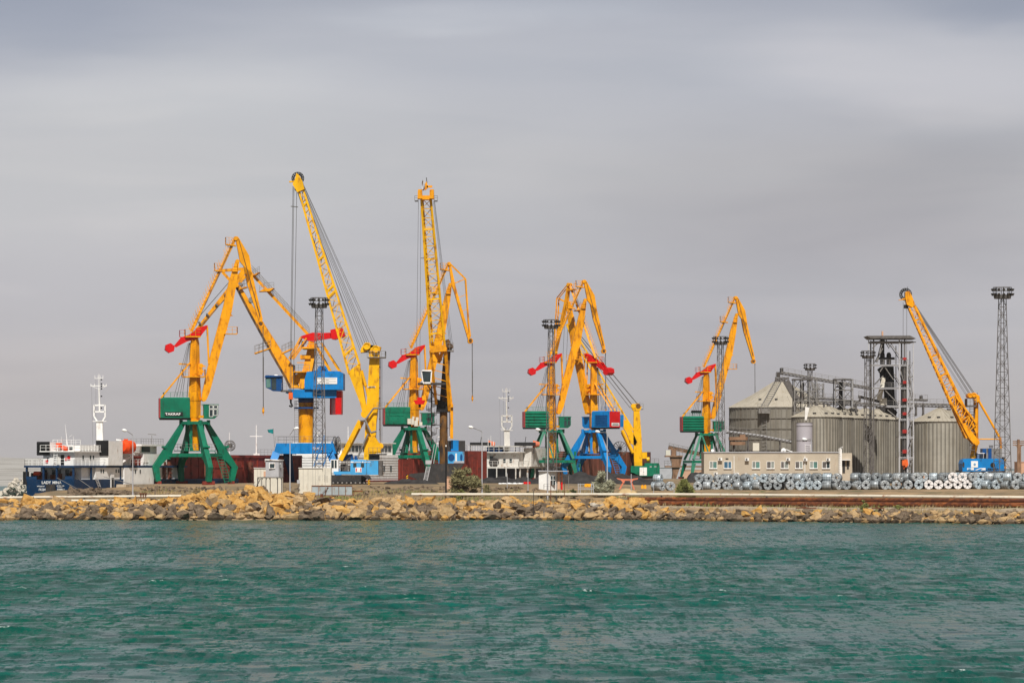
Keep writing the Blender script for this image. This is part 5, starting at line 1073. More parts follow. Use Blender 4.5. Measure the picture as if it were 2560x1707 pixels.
# ---------------------------------------------------------------- lattice floodlight masts
fl_mesh = None
def mast(label, cx, ytop, y1, y0, wt, wb, Y, ybase, nf=6, cross=None):
    global fl_mesh
    q = Px(Y); m = q.m; P = q.p; base = P(cx, ybase); base.z = min(base.z, ground_z(base.x, Y))
    t = thing('light_mast', label, 'light mast', tuple(base), 'lattice floodlight masts')
    hb, ht = wb * m / 2, wt * m / 2; top = P(cx, y1); zt = top.z; n = max(8, int((zt - base.z) / 1.25)); c = base
    mb = MB(); ca, sa = math.cos(.35), math.sin(.35)
    def sq(h, z): return [Vector((c.x + (x * ca - y * sa) * h * .85, Y + (x * sa + y * ca) * h * .85, z)) for x, y in ((-1, -1), (1, -1), (1, 1), (-1, 1))]
    mb.lattice(sq(hb, base.z), sq(ht, zt), n, .12, .065); part('lattice_tower', mb, 'galv_dark', t)
    bw = cross or wt * 2.1; hw = bw * m / 2; hz = (y1 - ytop) * m
    mb = MB(); mb.tube(Vector((c.x, Y, zt)), Vector((c.x, Y, zt + hz * .34)), hw * .9, hw, 12, smooth=False); bk = part('basket', mb, 'galv_dark', t)
    mb = MB(); pts = [Vector((c.x + math.cos(k * math.pi / 4) * hw, Y + math.sin(k * math.pi / 4) * hw, zt + hz * .34)) for k in range(9)]; mb.rail(pts, hz * .64, 2, .09); part('railing', mb, 'galv_dark', bk)
    s = hz / 1.9
    if fl_mesh is None:
        f = MB(); f.tube((0, -.05, 0), (0, -.42, -.2), .16, .32, 8); f.box(-.06, -.1, -.35, .06, .12, .12); fl_mesh = mesh_of('floodlight', f, 'black')
        g = MB(); g.tube((0, -.425, -.202), (0, -.43, -.206), .27, .27, 8); fl_glass = mesh_of('lens', g, 'galv'); mast.gl = fl_glass
    for row in (0, 1):
        for k in range(nf):
            a = -math.pi * (k + .5) / nf; f = bpy.data.objects.new('floodlight', fl_mesh); C.objects.link(f); f.parent = t
            f.location = Vector((math.cos(a) * hw * 1.0, math.sin(a) * hw * 1.0, zt + hz * (.42 + .4 * row) - base.z)) + Vector((0, 0, 0)); f.rotation_euler = (0, 0, a + math.pi / 2); f.scale = (s * .8,) * 3
            g = bpy.data.objects.new('lens', mast.gl); C.objects.link(g); g.parent = f
    return t
mast('grey lattice floodlight mast in front of the largest blue portal crane', 798, 744, 770, 0, 17, 34, 620, 1208, 7, 42)
mast('grey lattice floodlight mast overlapping the straight-legged green crane', 1378, 799, 822, 0, 13, 27, 655, 1206, 7, 38)
mast('grey lattice floodlight mast beside the jib of the green crane left of silos', 1801, 841, 862, 0, 13, 24, 720, 1200, 7, 35)
mast('short grey floodlight mast rising above the upper silo conveyor', 2025, 909, 926, 0, 10, 14, 830, 1160, 5, 27)
mast('grey lattice floodlight mast in front of the silo row beside the elevator tower', 2170, 877, 896, 0, 14, 21, 690, 1198, 6, 32)
mast('tallest lattice floodlight mast beside the bright blue mobile crane', 2506, 718, 747, 0, 16, 40, 615, 1196, 7, 46)

# ---------------------------------------------------------------- ships along the oblique quay
AX = Vector((.371, .9285, 0)); BX = Vector((.9285, -.371, 0))
class Ship:                                   # x: to starboard (the quay), y: forward, z: height above the sea; origin at the starboard stern corner
    def __init__(s, x, y): s.o = Vector((x, y, 0))
    def p(s, x, y, z): return s.o + BX * x + AX * y + Vector((0, 0, z))
    def box(s, mb, x0, y0, z0, x1, y1, z1): 
        return mb.loft([s.p(x0, y0, z0), s.p(x1, y0, z0), s.p(x1, y1, z0), s.p(x0, y1, z0)], [s.p(x0, y0, z1), s.p(x1, y0, z1), s.p(x1, y1, z1), s.p(x0, y1, z1)])
    def rail(s, mb, pts, h=1.0, step=1.4, r=.05): return mb.rail([s.p(*q) for q in pts], h, step, r)
def mast_white(s, t, x, y, z0, k=1.0, mt='white'):
    p = lambda dx, dz: s.o + BX * x + AX * y + Vector((dx * k, 0, z0 + dz * k))
    mb = MB(); mb.loft([p(-.55, 0) + Vector((0, -.4, 0)), p(.5, 0) + Vector((0, -.4, 0)), p(.5, 0) + Vector((0, .4, 0)), p(-.55, 0) + Vector((0, .4, 0))], [p(-.6, 3.8) + Vector((0, -.4, 0)), p(.4, 3.8) + Vector((0, -.4, 0)), p(.4, 3.8) + Vector((0, .4, 0)), p(-.6, 3.8) + Vector((0, .4, 0))])
    mb.bar(p(-.1, -.8), p(-1.0, .0), .12)
    m_ = part('mast', mb, mt, t)
    mb = MB(); 
    for a, b in (((-.45, 3.7), (-1.0, 4.6)), ((.3, 3.7), (.8, 4.5)), ((-1.0, 4.6), (-1.0, 6.4)), ((.8, 4.5), (.8, 6.4)), ((-1.0, 6.35), (.8, 6.35)), ((-1.0, 5.3), (.8, 5.3))): mb.bar(p(*a), p(*b), .22 * k)
    mb.box(*(p(-1.0, 3.75) - Vector((.2, .6, .05))), *(p(.9, 3.8) + Vector((.2, .6, 0)))); part('mast_frame', mb, mt, m_)
    mb = MB(); mb.tube(p(-.1, 5.3), p(-.2, 9.0), .16 * k, .12 * k, 8); mb.tube(p(-.2, 9.0), p(-.2, 11.4), .09 * k, .06 * k, 6); mb.bar(p(-1.5, 9.5), p(1.1, 9.5), .13 * k); mb.bar(p(-.9, 10.7), p(.5, 10.7), .1 * k)
    for dx in (-1.5, -.9, .5, 1.0): mb.bar(p(dx, 9.4), p(dx, 9.8), .1 * k)
    for dx in (-.85, -.35, 0, .45): mb.bar(p(dx, 10.7), p(dx, 11.2), .07 * k)
    mb.bar(p(-1.3, 9.4), p(-.2, 9.0), .06); mb.bar(p(.9, 9.4), p(-.1, 9.0), .06); part('mast_pole', mb, mt, m_)
    mb = MB()
    for dz in (5.9, 7.8, 9.0, 9.4, 9.8, 10.5): q_ = p(.12, dz); mb.box(q_.x - .02, q_.y - .3, q_.z - .1, q_.x + .22, q_.y - .1, q_.z + .12)
    part('lamp', mb, 'black', m_)
    mb = MB(); mb.tube(p(-1.4, 9.4), p(-1.2, 0), .02, n=3, caps=False); mb.tube(p(-.7, 10.7), p(-.7, .2), .02, n=3, caps=False); part('rigging', mb, 'galv', m_)

def lady():
    s = Ship(-69.8, 612); W0 = -8.8
    t = thing('cargo_ship', 'dark blue cargo ship with white stern lettering and white superstructure', 'ship', tuple(s.p(-4.4, 0, 0)), 'ships moored at the quay')
    mb = MB(); mb.loft([s.p(x, y, -2) for x, y in ((W0 + .4, 1.2), (-.4, 1.2), (0, 60), (W0, 60))], [s.p(x, y, 5.75) for x, y in ((W0, 0), (0, 0), (0, 60), (W0, 60))])
    s.box(mb, W0, -.02, 5.75, W0 + 2, .2, 6.25); s.box(mb, -1.6, -.02, 5.75, -.2, .2, 6.3); hull = part('hull', mb, 'hull_navy', t)
    zt = lambda py: 8 - (py - 1163) * .06375
    yaw = math.atan2(BX.y, BX.x)
    nose_ = lambda z: -.02 + (5.75 - z) * 1.2 / 7.75      # transom rakes inward below
    def tx(str_, px, py, size, sx=1.0):
        x = (px - 185) / 15.7 * 1.09; z = zt(py); o = text(str_, hull, tuple(s.p(x, nose_(z) - .06, z)), size, 'sign_white', yaw, sx=sx)
    tx('LADY', 100.5, 1209, .62, 1.08); tx('MINA', 128.5, 1209, .62, 1.05); tx('ЛЕДИ', 91, 1226, .44); tx('МИНА', 140, 1226, .44); tx('МЕЖДУНАР', 88, 1216.5, .23, 1.0); tx('АСТРАХАНЬ', 139, 1215.5, .24, .95); tx('АСТРАХАНЬ', 141, 1219, .18, .85)
    mb = MB(); s.box(mb, -5.0, -.2, 3.4, -3.4, .3, 5.0); part('stern_recess', mb, 'dark', hull)
    mb = MB(); mb.tube(s.p(W0 - .1, .4, 4.9), s.p(W0 - .1, .4, 7.0), .5, n=12); mb.tube(s.p(W0 - .1, 3.0, 4.9), s.p(W0 - .1, 3.0, 6.8), .5, n=12); parts('fender', mb, 'black', hull)
    mb = MB(); s.box(mb, W0 + .9, 3.4, 5.75, -.5, 40, 7.65); s.box(mb, -.49, 7.5, 5.76, -.12, 27, 7.64); s.box(mb, -.4, 17, 3.6, .14, 27.5, 7.62); house0 = part('deckhouse', mb, 'white', t)
    mb = MB()
    for i, (x, w) in enumerate(((-7.2, .5), (-5.8, .6), (-4.6, .4), (-3.4, .7))): s.box(mb, x, 3.3, 5.8, x + w, 3.39, 7.3)
    for y in (9.2, 10.0, 14.4, 15.3, 19.8, 20.7, 22.4): s.box(mb, *((-.11, y, 6.8, -.07, y + .35, 7.35) if y < 17 else (.15, y, 6.7, .19, y + .35, 7.3)))
    parts('window', mb, 'glass', house0)
    mb = MB(); s.box(mb, W0 + 1.2, 1.6, 5.75, W0 + 2.6, 2.4, 6.9); s.box(mb, W0 + 3.4, 2, 5.75, W0 + 4.4, 2.6, 6.5); s.box(mb, W0 + 5, 1.4, 5.75, W0 + 5.6, 2, 6.7); mb.tube(s.p(-2, 2.6, 6.6), s.p(-1.4, 2.6, 6.6), .5); parts('deck_machinery', mb, 'rust', t)
    mb = MB(); mb.tube(s.p(W0 + .9, 1.3, 6.7), s.p(W0 + 2.0, 1.3, 6.7), .35); parts('life_raft', mb, 'orange', t)
    for x, y in ((W0 + .15, .15), (W0 + 3.2, .15), (-3.2, .15), (-.2, .15), (-.15, 6), (-.15, 16), (-.15, 21), (-.15, 25)):
        mb = MB(); s.box(mb, x - .12, y - .12, 5.75, x + .12, y + .25, 7.66); part('stanchion', mb, 'hull_navy' if x < 0 else 'white', t)
    mb = MB(); s.box(mb, W0 - .2, -.1, 7.66, .1, 40, 7.98); deck = part('upper_deck', mb, 'hull_navy', t)
    mb = MB(); s.rail(mb, [(-0.0, 26, 7.98), (0, 0, 7.98), (W0 - .1, 0, 7.98), (W0 - .1, 8, 7.98)], 1.0, 1.3, .06); part('railing', mb, 'white', deck)
    mb = MB(); s.box(mb, -6.6, 1.9, 7.99, -.9, 24, 10.15); s.box(mb, -6.9, 1.2, 10.15, -.6, 24.5, 10.3); h = part('superstructure', mb, 'white', t)
    mb = MB()
    for x, w, z0, z1 in ((-5.9, .25, 8.6, 9.2), (-2.1, .2, 9.0, 9.6)): s.box(mb, x, 1.85, z0, x + w, 1.89, z1)
    for y in (4.5, 7, 8, 12.5, 14.2, 17.4, 18, 20.5, 22): s.box(mb, -.89, y, 8.9, -.85, y + .4, 9.6)
    parts('window', mb, 'glass', h)
    mb = MB(); s.box(mb, -3.4, 1.82, 8.1, -2.8, 1.89, 9.7); d = part('door', mb, 'black', h)
    mb = MB(); s.box(mb, -4.2, 1.8, 8.1, -3.6, 1.89, 9.7); part('door', mb, 'white_rusty', h)
    mb = MB(); s.box(mb, -6.2, 1.8, 8.4, -5.7, 1.88, 8.85); s.box(mb, -2.2, 1.8, 8.9, -1.7, 1.88, 9.5); s.box(mb, -2.6, 1.8, 8.8, -2.3, 1.88, 9.2); parts('fire_box', mb, 'red', h)
    mb = MB(); s.box(mb, -6.0, 4, 10.3, -1.0, 22, 11.2); u = part('bridge', mb, 'white', t)
    mb = MB()
    for x in (-4.6, -3.8, -3.0): s.box(mb, x, 3.93, 10.5, x + .6, 3.98, 11.0)
    parts('window', mb, 'glass', u)
    mb = MB(); s.rail(mb, [(-.7, 20, 10.3), (-.7, 1.3, 10.3), (-6.8, 1.3, 10.3)], .95, 1.0, .06); s.rail(mb, [(-1, 4, 11.2), (-6, 4, 11.2)], .9, .8, .05); part('railing', mb, 'white', u)
    for x0, y0, x1 in ((-7.5, 1.6, -5.3), (-.9, 7.2, 1.2)):
        mb = MB(); s.box(mb, x0, y0 + .1, 9.7, x1 - .0, y0 + 3.5, 11.7) if x0 < -2 else s.box(mb, -1.4, 10.6, 8.0, .55, 15.6, 11.95); f = part('funnel_casing', mb, 'white', t)
        mb = MB()
        if x0 < -2: s.box(mb, x0 - .05, y0 - .1, 9.6, x1, y0 + .12, 11.8); [s.box(mb, x0 - .08, y0 - .15, 9.8 + .33 * i, x1 + .03, y0 - .09, 9.9 + .33 * i) for i in range(6)]
        else: s.box(mb, -1.55, 10.35, 9.6, .6, 10.58, 12.05); [s.box(mb, -1.58, 10.3, 9.75 + .33 * i, .62, 10.36, 9.85 + .33 * i) for i in range(7)]
        part('louvre', mb, 'black', f)
    mb = MB(); c0, c1 = s.p(.3, 16.6, 11.0), s.p(.3, 18.8, 11.0); mb.tube(c0, c1, 1.1, n=16); mb.tube(c0, s.p(.3, 16.0, 11.0), 1.1, .7, 16); mb.tube(c1, s.p(.3, 19.6, 10.9), 1.1, .5, 16); mb.box(*(s.p(0, 17, 11.9)), *(s.p(.5, 17.6, 12.3))); lb = part('lifeboat', mb, 'orange', t)
    mb = MB(); mb.bar(s.p(.1, 16, 9.9), s.p(-.6, 16, 8.3), .25); mb.bar(s.p(.1, 20, 9.9), s.p(-.6, 20, 8.3), .25); mb.bar(s.p(-.8, 16, 12.2), s.p(.1, 16, 12.1), .2); mb.bar(s.p(.2, 15.4, 8.3), s.p(-.2, 21, 9.8), .3); part('davit', mb, 'white', lb)
    mb = MB(); s.box(mb, -5.0, 3.2, 10.9, -4.2, 3.8, 11.6); mb.tube(s.p(-4, 3.4, 10.9), s.p(-3.1, 3.4, 10.6), .35); parts('life_raft', mb, 'orange', t)
    mb = MB(); s.box(mb, -4, 24.5, 7.99, -.2, 33, 9.9); s.box(mb, -4, 23, 11.2, .2, 31, 11.5); s.box(mb, -3, 24, 9.9, -.6, 30, 11.2); w = part('wheelhouse', mb, 'white', t)
    mb = MB(); s.box(mb, -.59, 24.5, 10.2, -.54, 27.5, 11.1); parts('window', mb, 'glass', w); mb = MB(); s.rail(mb, [(-3.6, 23, 11.5), (.1, 23, 11.5), (.1, 31, 11.5)], .9, .9, .05); mb.bar(s.p(-.5, 28, 11.5), s.p(-.5, 28, 13.0), .09); mb.bar(s.p(-1.2, 28, 13.2), s.p(.3, 28, 13.1), .12); part('radar', mb, 'galv', w)
    mb = MB(); mb.ladder(s.p(-4.3, 1.5, 8.0), s.p(-4.0, 1.5, 11.3), BX * .6, .07, .3); mb.ladder(s.p(.15, 8.4, 4.5), s.p(.15, 7, 6.2), AX * .8, .07, .3); part('ladder', mb, 'white', t)
    mb = MB(); s.box(mb, -.02, 12.4, 3.9, .06, 13.6, 6.6); g = part('side_door', mb, 'white', hull); mb = MB(); s.box(mb, .07, 12.7, 3.95, .1, 13.4, 6.0); part('opening', mb, 'dark', g)
    mast_white(s, t, -1.4, 11.5, 11.4, 1.0)
    mb = MB(); mb.tube(s.p(-3.9, 5, 11.2), s.p(-4.3, 5, 14.6), .07, .02, 6); mb.tube(s.p(-5.0, 5, 11.2), s.p(-5, 5, 12.7), .03, n=4); mb.tube(s.p(-2.8, 5, 11.2), s.p(-2.8, 5, 12.7), .03, n=4); mb.bar(s.p(-3.6, 5, 12.6), s.p(-3, 5, 12.9), .04); parts('aerial', mb, 'white', t)
    mb = MB()
    for a, b in ((s.p(-3, -.1, 6.0), s.p(3, -3, 3.9)), (s.p(0, 1, 6.0), s.p(3.4, 1, 3.9)), (s.p(0, 10, 6.2), s.p(7, 14, 4.0))): mb.tube(a, b, .05, n=4)
    parts('mooring_line', mb, 'galv', t)
lady()

def red_ship():
    s = Ship(-62.6, 631); t = thing('cargo_ship', 'long rust-red cargo ship with plain high sides behind the lettered green crane', 'ship', tuple(s.p(-5, 0, 0)), 'ships moored at the quay')
    mb = MB(); s.box(mb, -11, 0, -2, 0, 70, 5.0); hull = part('hull', mb, 'hull_red', t)
    mb = MB(); s.box(mb, -10.6, 1, 5.0, -.4, 30, 9.55); s.box(mb, -10.6, 30.2, 5.0, -.4, 67.5, 9.8); co = part('hatch_coaming', mb, 'hull_red', t)
    mb = MB()
    for i in range(23): s.box(mb, -.42, 2.4 + i * 2.9, 5.0, -.28, 2.52 + i * 2.9, 9.5)
    s.box(mb, -.45, 1, 9.35, -.22, 67.5, 9.5); s.box(mb, -.42, 1, 7.6, -.3, 67.5, 7.7); parts('coaming_rib', mb, 'hull_red', co)
    mb = MB(); s.box(mb, 0, 0, 4.2, .2, 70, 4.4); s.box(mb, 0, 0, 2, .25, 70, 2.3); part('rubbing_strake', mb, 'hull_brown', hull)
    for y in (11.5, 13.5, 27.5, 34, 45):
        mb = MB(); s.box(mb, -.3, y, 5, .25, y + .7, 8.6)
        for k in range(5): s.box(mb, .2, y - .1, 5.2 + k * .7, .36, y + .8, 5.35 + k * .7)
        parts('deck_post', mb, 'hull_brown', t)
    mb = MB(); s.box(mb, -9, .2, 5, -1, 1.0, 11); s.box(mb, -4, 2, 9.6, -1, 8, 10.1); parts('stores', mb, 'hull_brown', t)
    mb = MB(); b = s.p(-5, 58, 9.6); mb.tube(b, b + Vector((0, 0, 5.6)), .16, .08, 8); mb.bar(b + Vector((-1.15, 0, 3.6)), b + Vector((1.1, 0, 3.6)), .12); mb.box(*(b + Vector((-.5, -.2, 0))), *(b + Vector((.6, .2, .5)))); part('foremast', mb, 'white', t)
    mb = MB(); b = s.p(-4, 45, 9.6); mb.tube(b, b + Vector((0, 0, 4.2)), .1, .05, 6); mb.tube(b + Vector((0, 0, 2.2)), b + Vector((0, 0, 2.5)), .2, n=6); part('pole', mb, 'white', t)
    mb = MB(); s.rail(mb, [(-1, 50, 9.8), (-1, 66, 9.8)], 1.0, 1.5, .04); part('railing', mb, 'galv', t)
    mb = MB(); p = W(683, 1072, 668); n = 6
    top = [p + Vector((-1.05 * i / n, .12 * math.sin(i * 1.3), -.15 * i / n)) for i in range(n + 1)]; bot = [p + Vector((-.85 * i / n, .12 * math.sin(i * 1.3), -.85 + .25 * i / n)) for i in range(n + 1)]
    for i in range(n): mb.loft([top[i], top[i + 1], bot[i + 1], bot[i]], [v + Vector((0, .03, 0)) for v in (top[i], top[i + 1], bot[i + 1], bot[i])])
    fl = part('flag', mb, 'flag', t)
    mb = MB(); mb.tube(p + Vector((.02, 0, .1)), p + Vector((.25, 0, -3.2)), .03, n=4); part('flag_halyard', mb, 'galv', fl)
red_ship()

def white_ship():
    s = Ship(-31.5, 708); t = thing('cargo_ship', 'white superstructured ship with red hold behind the pale blue mobile crane', 'ship', tuple(s.p(-5, 0, 0)), 'ships moored at the quay')
    mb = MB(); s.box(mb, -11, 0, -2, 0, 74, 5.2); hull = part('hull', mb, 'hull_red', t)
    mb = MB(); s.box(mb, -10.5, 0.5, 5.2, -.3, 27, 10.0); s.box(mb, -10, 2, 10, -.8, 25.5, 12.1); s.box(mb, -10.4, 1, 12.1, -.5, 26.5, 12.3); h = part('superstructure', mb, 'white', t)
    mb = MB()
    for i in range(8): s.box(mb, -10 + i * 1.15, 1.9, 10.6, -9.2 + i * 1.15, 1.98, 11.7)
    for i in range(13): s.box(mb, -.79, 3 + i * 1.7, 10.6, -.73, 4.3 + i * 1.7, 11.7)
    for i in range(7): s.box(mb, -.29, 4 + i * 3.2, 6.8, -.24, 4.7 + i * 3.2, 7.9)
    parts('window', mb, 'glass', h)
    mb = MB()
    for k in range(9): s.box(mb, -.3, .5, 5.6 + k * .48, -.22, 27, 5.62 + k * .48); s.box(mb, -10.5, .42, 5.6 + k * .48, -.3, .5, 5.62 + k * .48)
    part('plank_line', mb, 'grey_panel', h)
    mb = MB(); b = s.p(-4, 12, 12.3); mb.tube(b, b + Vector((0, 0, 3)), .06, n=5); b = s.p(-8, 7, 12.3); mb.tube(b, b + Vector((0, 0, 2)), .08, n=5); mb.bar(b + Vector((-.5, 0, 1.8)), b + Vector((.5, 0, 1.8)), .1); parts('aerial', mb, 'white', t)
    mb = MB(); s.box(mb, -10.6, 28, 5.2, -.3, 55, 9.2); s.box(mb, -10.6, 55.5, 5.2, -.3, 72, 10.9); co = part('hatch_coaming', mb, 'hull_red', t)
    mb = MB()
    for i in range(16): s.box(mb, -.31, 29 + i * 2.7, 5.2, -.2, 29.12 + i * 2.7, 9.1)
    parts('coaming_rib', mb, 'hull_red', co)
    mb = MB(); b = s.p(-6, 62, 10.9); mb.tube(b, b + Vector((0, 0, 4.6)), .22, .14, 8); mb.bar(b + Vector((-1.4, 0, 4.5)), b + Vector((1.4, 0, 4.6)), .2); mb.bar(b + Vector((-1, 0, 2.8)), b + Vector((1.6, 0, 2.8)), .15); mb.box(*(b + Vector((-1.2, -.4, 1.4))), *(b + Vector((1.4, .4, 1.6)))); part('radar_mast', mb, 'white', t)
    mb = MB(); s.rail(mb, [(-.4, 60, 10.9), (-.4, 72, 10.9)], 1.1, 1.3, .06); part('railing', mb, 'white', t)
white_ship()

def rusty_ship():
    s = Ship(1.2, 786); t = thing('cargo_ship', 'rust-streaked white and grey ship with tall white mast left of the straight-legged crane', 'ship', tuple(s.p(-5, 0, 0)), 'ships moored at the quay')
    mb = MB(); s.box(mb, -9.2, 0, -2, 0, 84, 3.6); hull = part('hull', mb, 'hull_grey', t)
    mb = MB(); s.box(mb, -8.6, 4, 3.6, -1, 28, 7.4); part('deckhouse', mb, 'hull_grey', t)
    mb = MB(); s.box(mb, -9.3, 0, 7.4, .2, 30, 7.75); dk = part('boat_deck', mb, 'white_rusty', t)
    mb = MB()
    for i in range(7): s.box(mb, -.1, 1 + i * 4.2, 3.6, .15, 1.25 + i * 4.2, 7.4)
    for i in range(5): s.box(mb, -9 + i * 2.1, 0, 3.6, -8.8 + i * 2.1, .2, 7.4)
    s.rail(mb, [(-9.1, 0, 3.6), (0.1, 0, 3.6), (.1, 30, 3.6)], 1.1, 1.2, .09); s.rail(mb, [(-9.1, 0.1, 7.75), (0.1, 0.1, 7.75), (.1, 30, 7.75)], 1.1, 1.2, .07); part('railing', mb, 'white_rusty', dk)
    mb = MB(); s.box(mb, -8.4, 3.5, 7.75, -1.2, 24, 10.6); s.box(mb, -8.7, 2.5, 10.6, -.6, 26, 10.8); h = part('superstructure', mb, 'white_rusty', t)
    mb = MB(); s.box(mb, -7.6, 3.4, 7.9, -6.9, 3.48, 9.9)
    for x in (-6.2, -4.6, -3.2): s.box(mb, x, 3.4, 8.6, x + .5, 3.48, 9.3)
    for y in (6, 9, 12, 15, 19): s.box(mb, -1.18, y, 8.4, -1.12, y + .8, 9.6)
    parts('window', mb, 'glass', h)
    mb = MB(); s.rail(mb, [(-8.6, 2.6, 10.8), (-.7, 2.6, 10.8), (-.7, 26, 10.8)], 1.0, 1.1, .07); s.box(mb, -8.6, 2.6, 11.9, -.7, 12, 12.02); part('railing', mb, 'white_rusty', h)
    mb = MB()
    r = random.Random(5)
    for i in range(9): x, y = r.uniform(-8.4, -5), r.uniform(3, 5); s.box(mb, x, y, 10.8, x + r.uniform(.4, 1.1), y + .6, 10.8 + r.uniform(.5, 1.1))
    parts('deck_gear', mb, 'dark_blue', t)
    mb = MB(); mb.tube(s.p(-5.9, 1, 8.6), s.p(-5.9, 2, 8.6), .95, n=16); part('cable_drum', mb, 'dark', t)
    mb = MB(); s.box(mb, -1.1, 6, 7.75, .6, 15, 11.6); part('funnel_casing', mb, 'white_rusty', t)
    for y, x in ((4, -9.9), (5, -.4)):
        mb = MB(); p0 = s.p(x, y, 12.4); mb.box(p0.x - 2.2, p0.y - .4, p0.z - .35, p0.x + 2.2, p0.y + .4, p0.z + .35); mb.bar(p0 + Vector((0, 0, .3)), p0 + Vector((.2, 0, 1.5)), .12); mb.bar(p0 + Vector((-2, 0, 0)), p0 + Vector((-2, 0, -2)), .15); mb.bar(p0 + Vector((1.8, 0, 0)), p0 + Vector((1.8, 0, -2)), .15); part('davit_beam', mb, 'black', t)
        mb = MB(); mb.tube(p0 + Vector((1.6, 1, 0)), p0 + Vector((3.0, 1, -.1)), .8, .5, 12); part('lifeboat', mb, 'salmon', t)
    mast_white(s, t, -4.0, 4.2, 10.9, 1.15, 'white_rusty')
    mb = MB()
    for x, h_ in ((-8.2, 2.6), (-7.0, 2), (-7.6, 3.1)): b = s.p(x, 4, 11); mb.tube(b, b + Vector((0, 0, h_)), .06, n=4)
    b = s.p(-5.6, 7, 11); mb.tube(b, b + Vector((0, 0, 5)), .08, n=4); mb.bar(b + Vector((-1, 0, 4.6)), b + Vector((.5, 0, 4.6)), .08); parts('aerial', mb, 'white', t)
    mb = MB(); s.box(mb, -8.8, 32, 3.6, -.5, 82, 11.0); co = part('hatch_coaming', mb, 'hull_brown', t)
    mb = MB()
    for i in range(16): s.box(mb, -.52, 33 + i * 3, 3.6, -.36, 33.15 + i * 3, 10.9)
    parts('coaming_rib', mb, 'hull_brown', co)
rusty_ship()

# ---------------------------------------------------------------- silos and elevator
def silo(label, cx, Y, r, ze, za, nrib=26, wall='silo_wall', rings=0, stiff=True, topw=.12, ladder=None, name='silo'):
    x = (cx - 1280) * Y / F; z0 = 4.9; t = thing(name, label, 'silo', (x, Y, z0), 'grain silos')
    mb = MB(); mb.tube((x, Y, z0), (x, Y, ze), r, n=56, caps=False); w = part('wall', mb, wall, t)
    mb = MB()
    for k in range(nrib * 2):
        a = math.pi * (k + .5) / nrib; d = Vector((math.cos(a), math.sin(a), 0)); mb.bar(Vector((x, Y, z0)) + d * (r + .05), Vector((x, Y, ze)) + d * (r + .05), .24, .12, ref=tuple(d))
    part('stiffener', mb, 'silo_rib', w)
    if rings:
        mb = MB()
        for i in range(rings): z = ze - .1 - (i + .0) * (ze - z0) * .145; mb.tube((x, Y, z - .12), (x, Y, z + .06), r + .2, n=48)
        part('wind_ring', mb, 'silo_rib', w)
    mb = MB(); rt = r * topw; n = 40; rm = r * .6; zm = ze + (za - ze) * .44
    ring = lambda rr, z: [Vector((x + math.cos(2 * math.pi * i / n) * rr, Y + math.sin(2 * math.pi * i / n) * rr, z)) for i in range(n)]
    mb.loft(ring(r + .25, ze), ring(rm, zm)); mb.loft(ring(rm - .04, zm), ring(rt, za)); rf = part('roof', mb, 'silo_roof', t)
    mb = MB()
    for k in range(n):
        a = 2 * math.pi * k / n; d = Vector((math.cos(a), math.sin(a), 0)); mb.bar(Vector((x, Y, ze + .06)) + d * (r + .2), Vector((x, Y, zm + .06)) + d * rm, .09)
        if k % 2 == 0: mb.bar(Vector((x, Y, zm + .06)) + d * rm, Vector((x, Y, za + .06)) + d * rt, .08)
    part('roof_rib', mb, 'silo_roof', rf)
    mb = MB()
    for a in (-2.2, -1.75, -1.1, -.6): p = Vector((x + math.cos(a) * r * .75, Y + math.sin(a) * r * .75, ze + (za - ze) * .3)); mb.box(p.x - .3, p.y - .3, p.z - .1, p.x + .3, p.y + .3, p.z + .22)
    parts('roof_vent', mb, 'dark', rf)
    mb = MB(); mb.tube((x, Y, za - .1), (x, Y, za + .5), rt * .8, n=12); part('roof_cap', mb, 'galv_dark', rf)
    if ladder:
        a = ladder; d = Vector((math.cos(a), math.sin(a), 0)); mb = MB(); e = Vector((-d.y, d.x, 0)); o = Vector((x, Y, 0))
        mb.ladder(o + d * (r + .1) + Vector((0, 0, ze + .25)), o + d * (rt + .2) + Vector((0, 0, za + .3)), e * 1.5, .12, .9); mb.ladder(o + d * (r + .3) + Vector((0, 0, z0)), o + d * (r + .3) + Vector((0, 0, ze)), e * 1.1, .1, .7)
        mb.rail([o + d * (r + 1.2) + e * -1.2 + Vector((0, 0, ze - .4)), o + d * (r + 1.2) + e * 1.2 + Vector((0, 0, ze - .4))], 1.1, .8, .07); mb.box(*(o + d * (r + .9) - Vector((1.1, 1, 1.4)) + Vector((0, 0, ze))), *(o + d * (r + .2) + Vector((1.1, .6, -.4)) + Vector((0, 0, ze)))); part('ladder', mb, 'galv', t)
    return t
silo('widest grain silo with cream cone roof and dark ribbed wall', 1951, 850, 11.25, 8 + 144 * 850 / F, 8 + 208 * 850 / F, 30, 'silo_dark', 5, topw=.13, ladder=-1.95)
for k in range(6):
    silo(['nearest silo of the row, behind the mauve tank', 'second silo of the row counted from the mauve tank', 'third silo of the row counted from the mauve tank', 'fourth silo of the row counted from the mauve tank', 'fifth silo of the row, behind the floodlight mast', 'farthest silo of the row beside the elevator tower'][k], 2041 + 30.5 * k, 745 + 8.6 * k, 4.75, 17.35, 19.5, 22, topw=.1)
silo('lone big silo right of the elevator tower behind the bright blue crane', 2350, 742, 5.5, 8 + 109 * 742 / F, 8 + 142 * 742 / F, 22, topw=.1)
silo('far silo whose cone roof shows right behind the lone big silo', 2372, 775, 5.2, 8 + 108 * 775 / F, 8 + 136 * 775 / F, 22, topw=.1)
mb = MB(); q = Px(730); x, y, z = q.p(2011, 1132); t = thing('storage_tank', 'smooth mauve grey tank standing in front of the nearest silo', 'tank', (x, 730, 4.9), None)
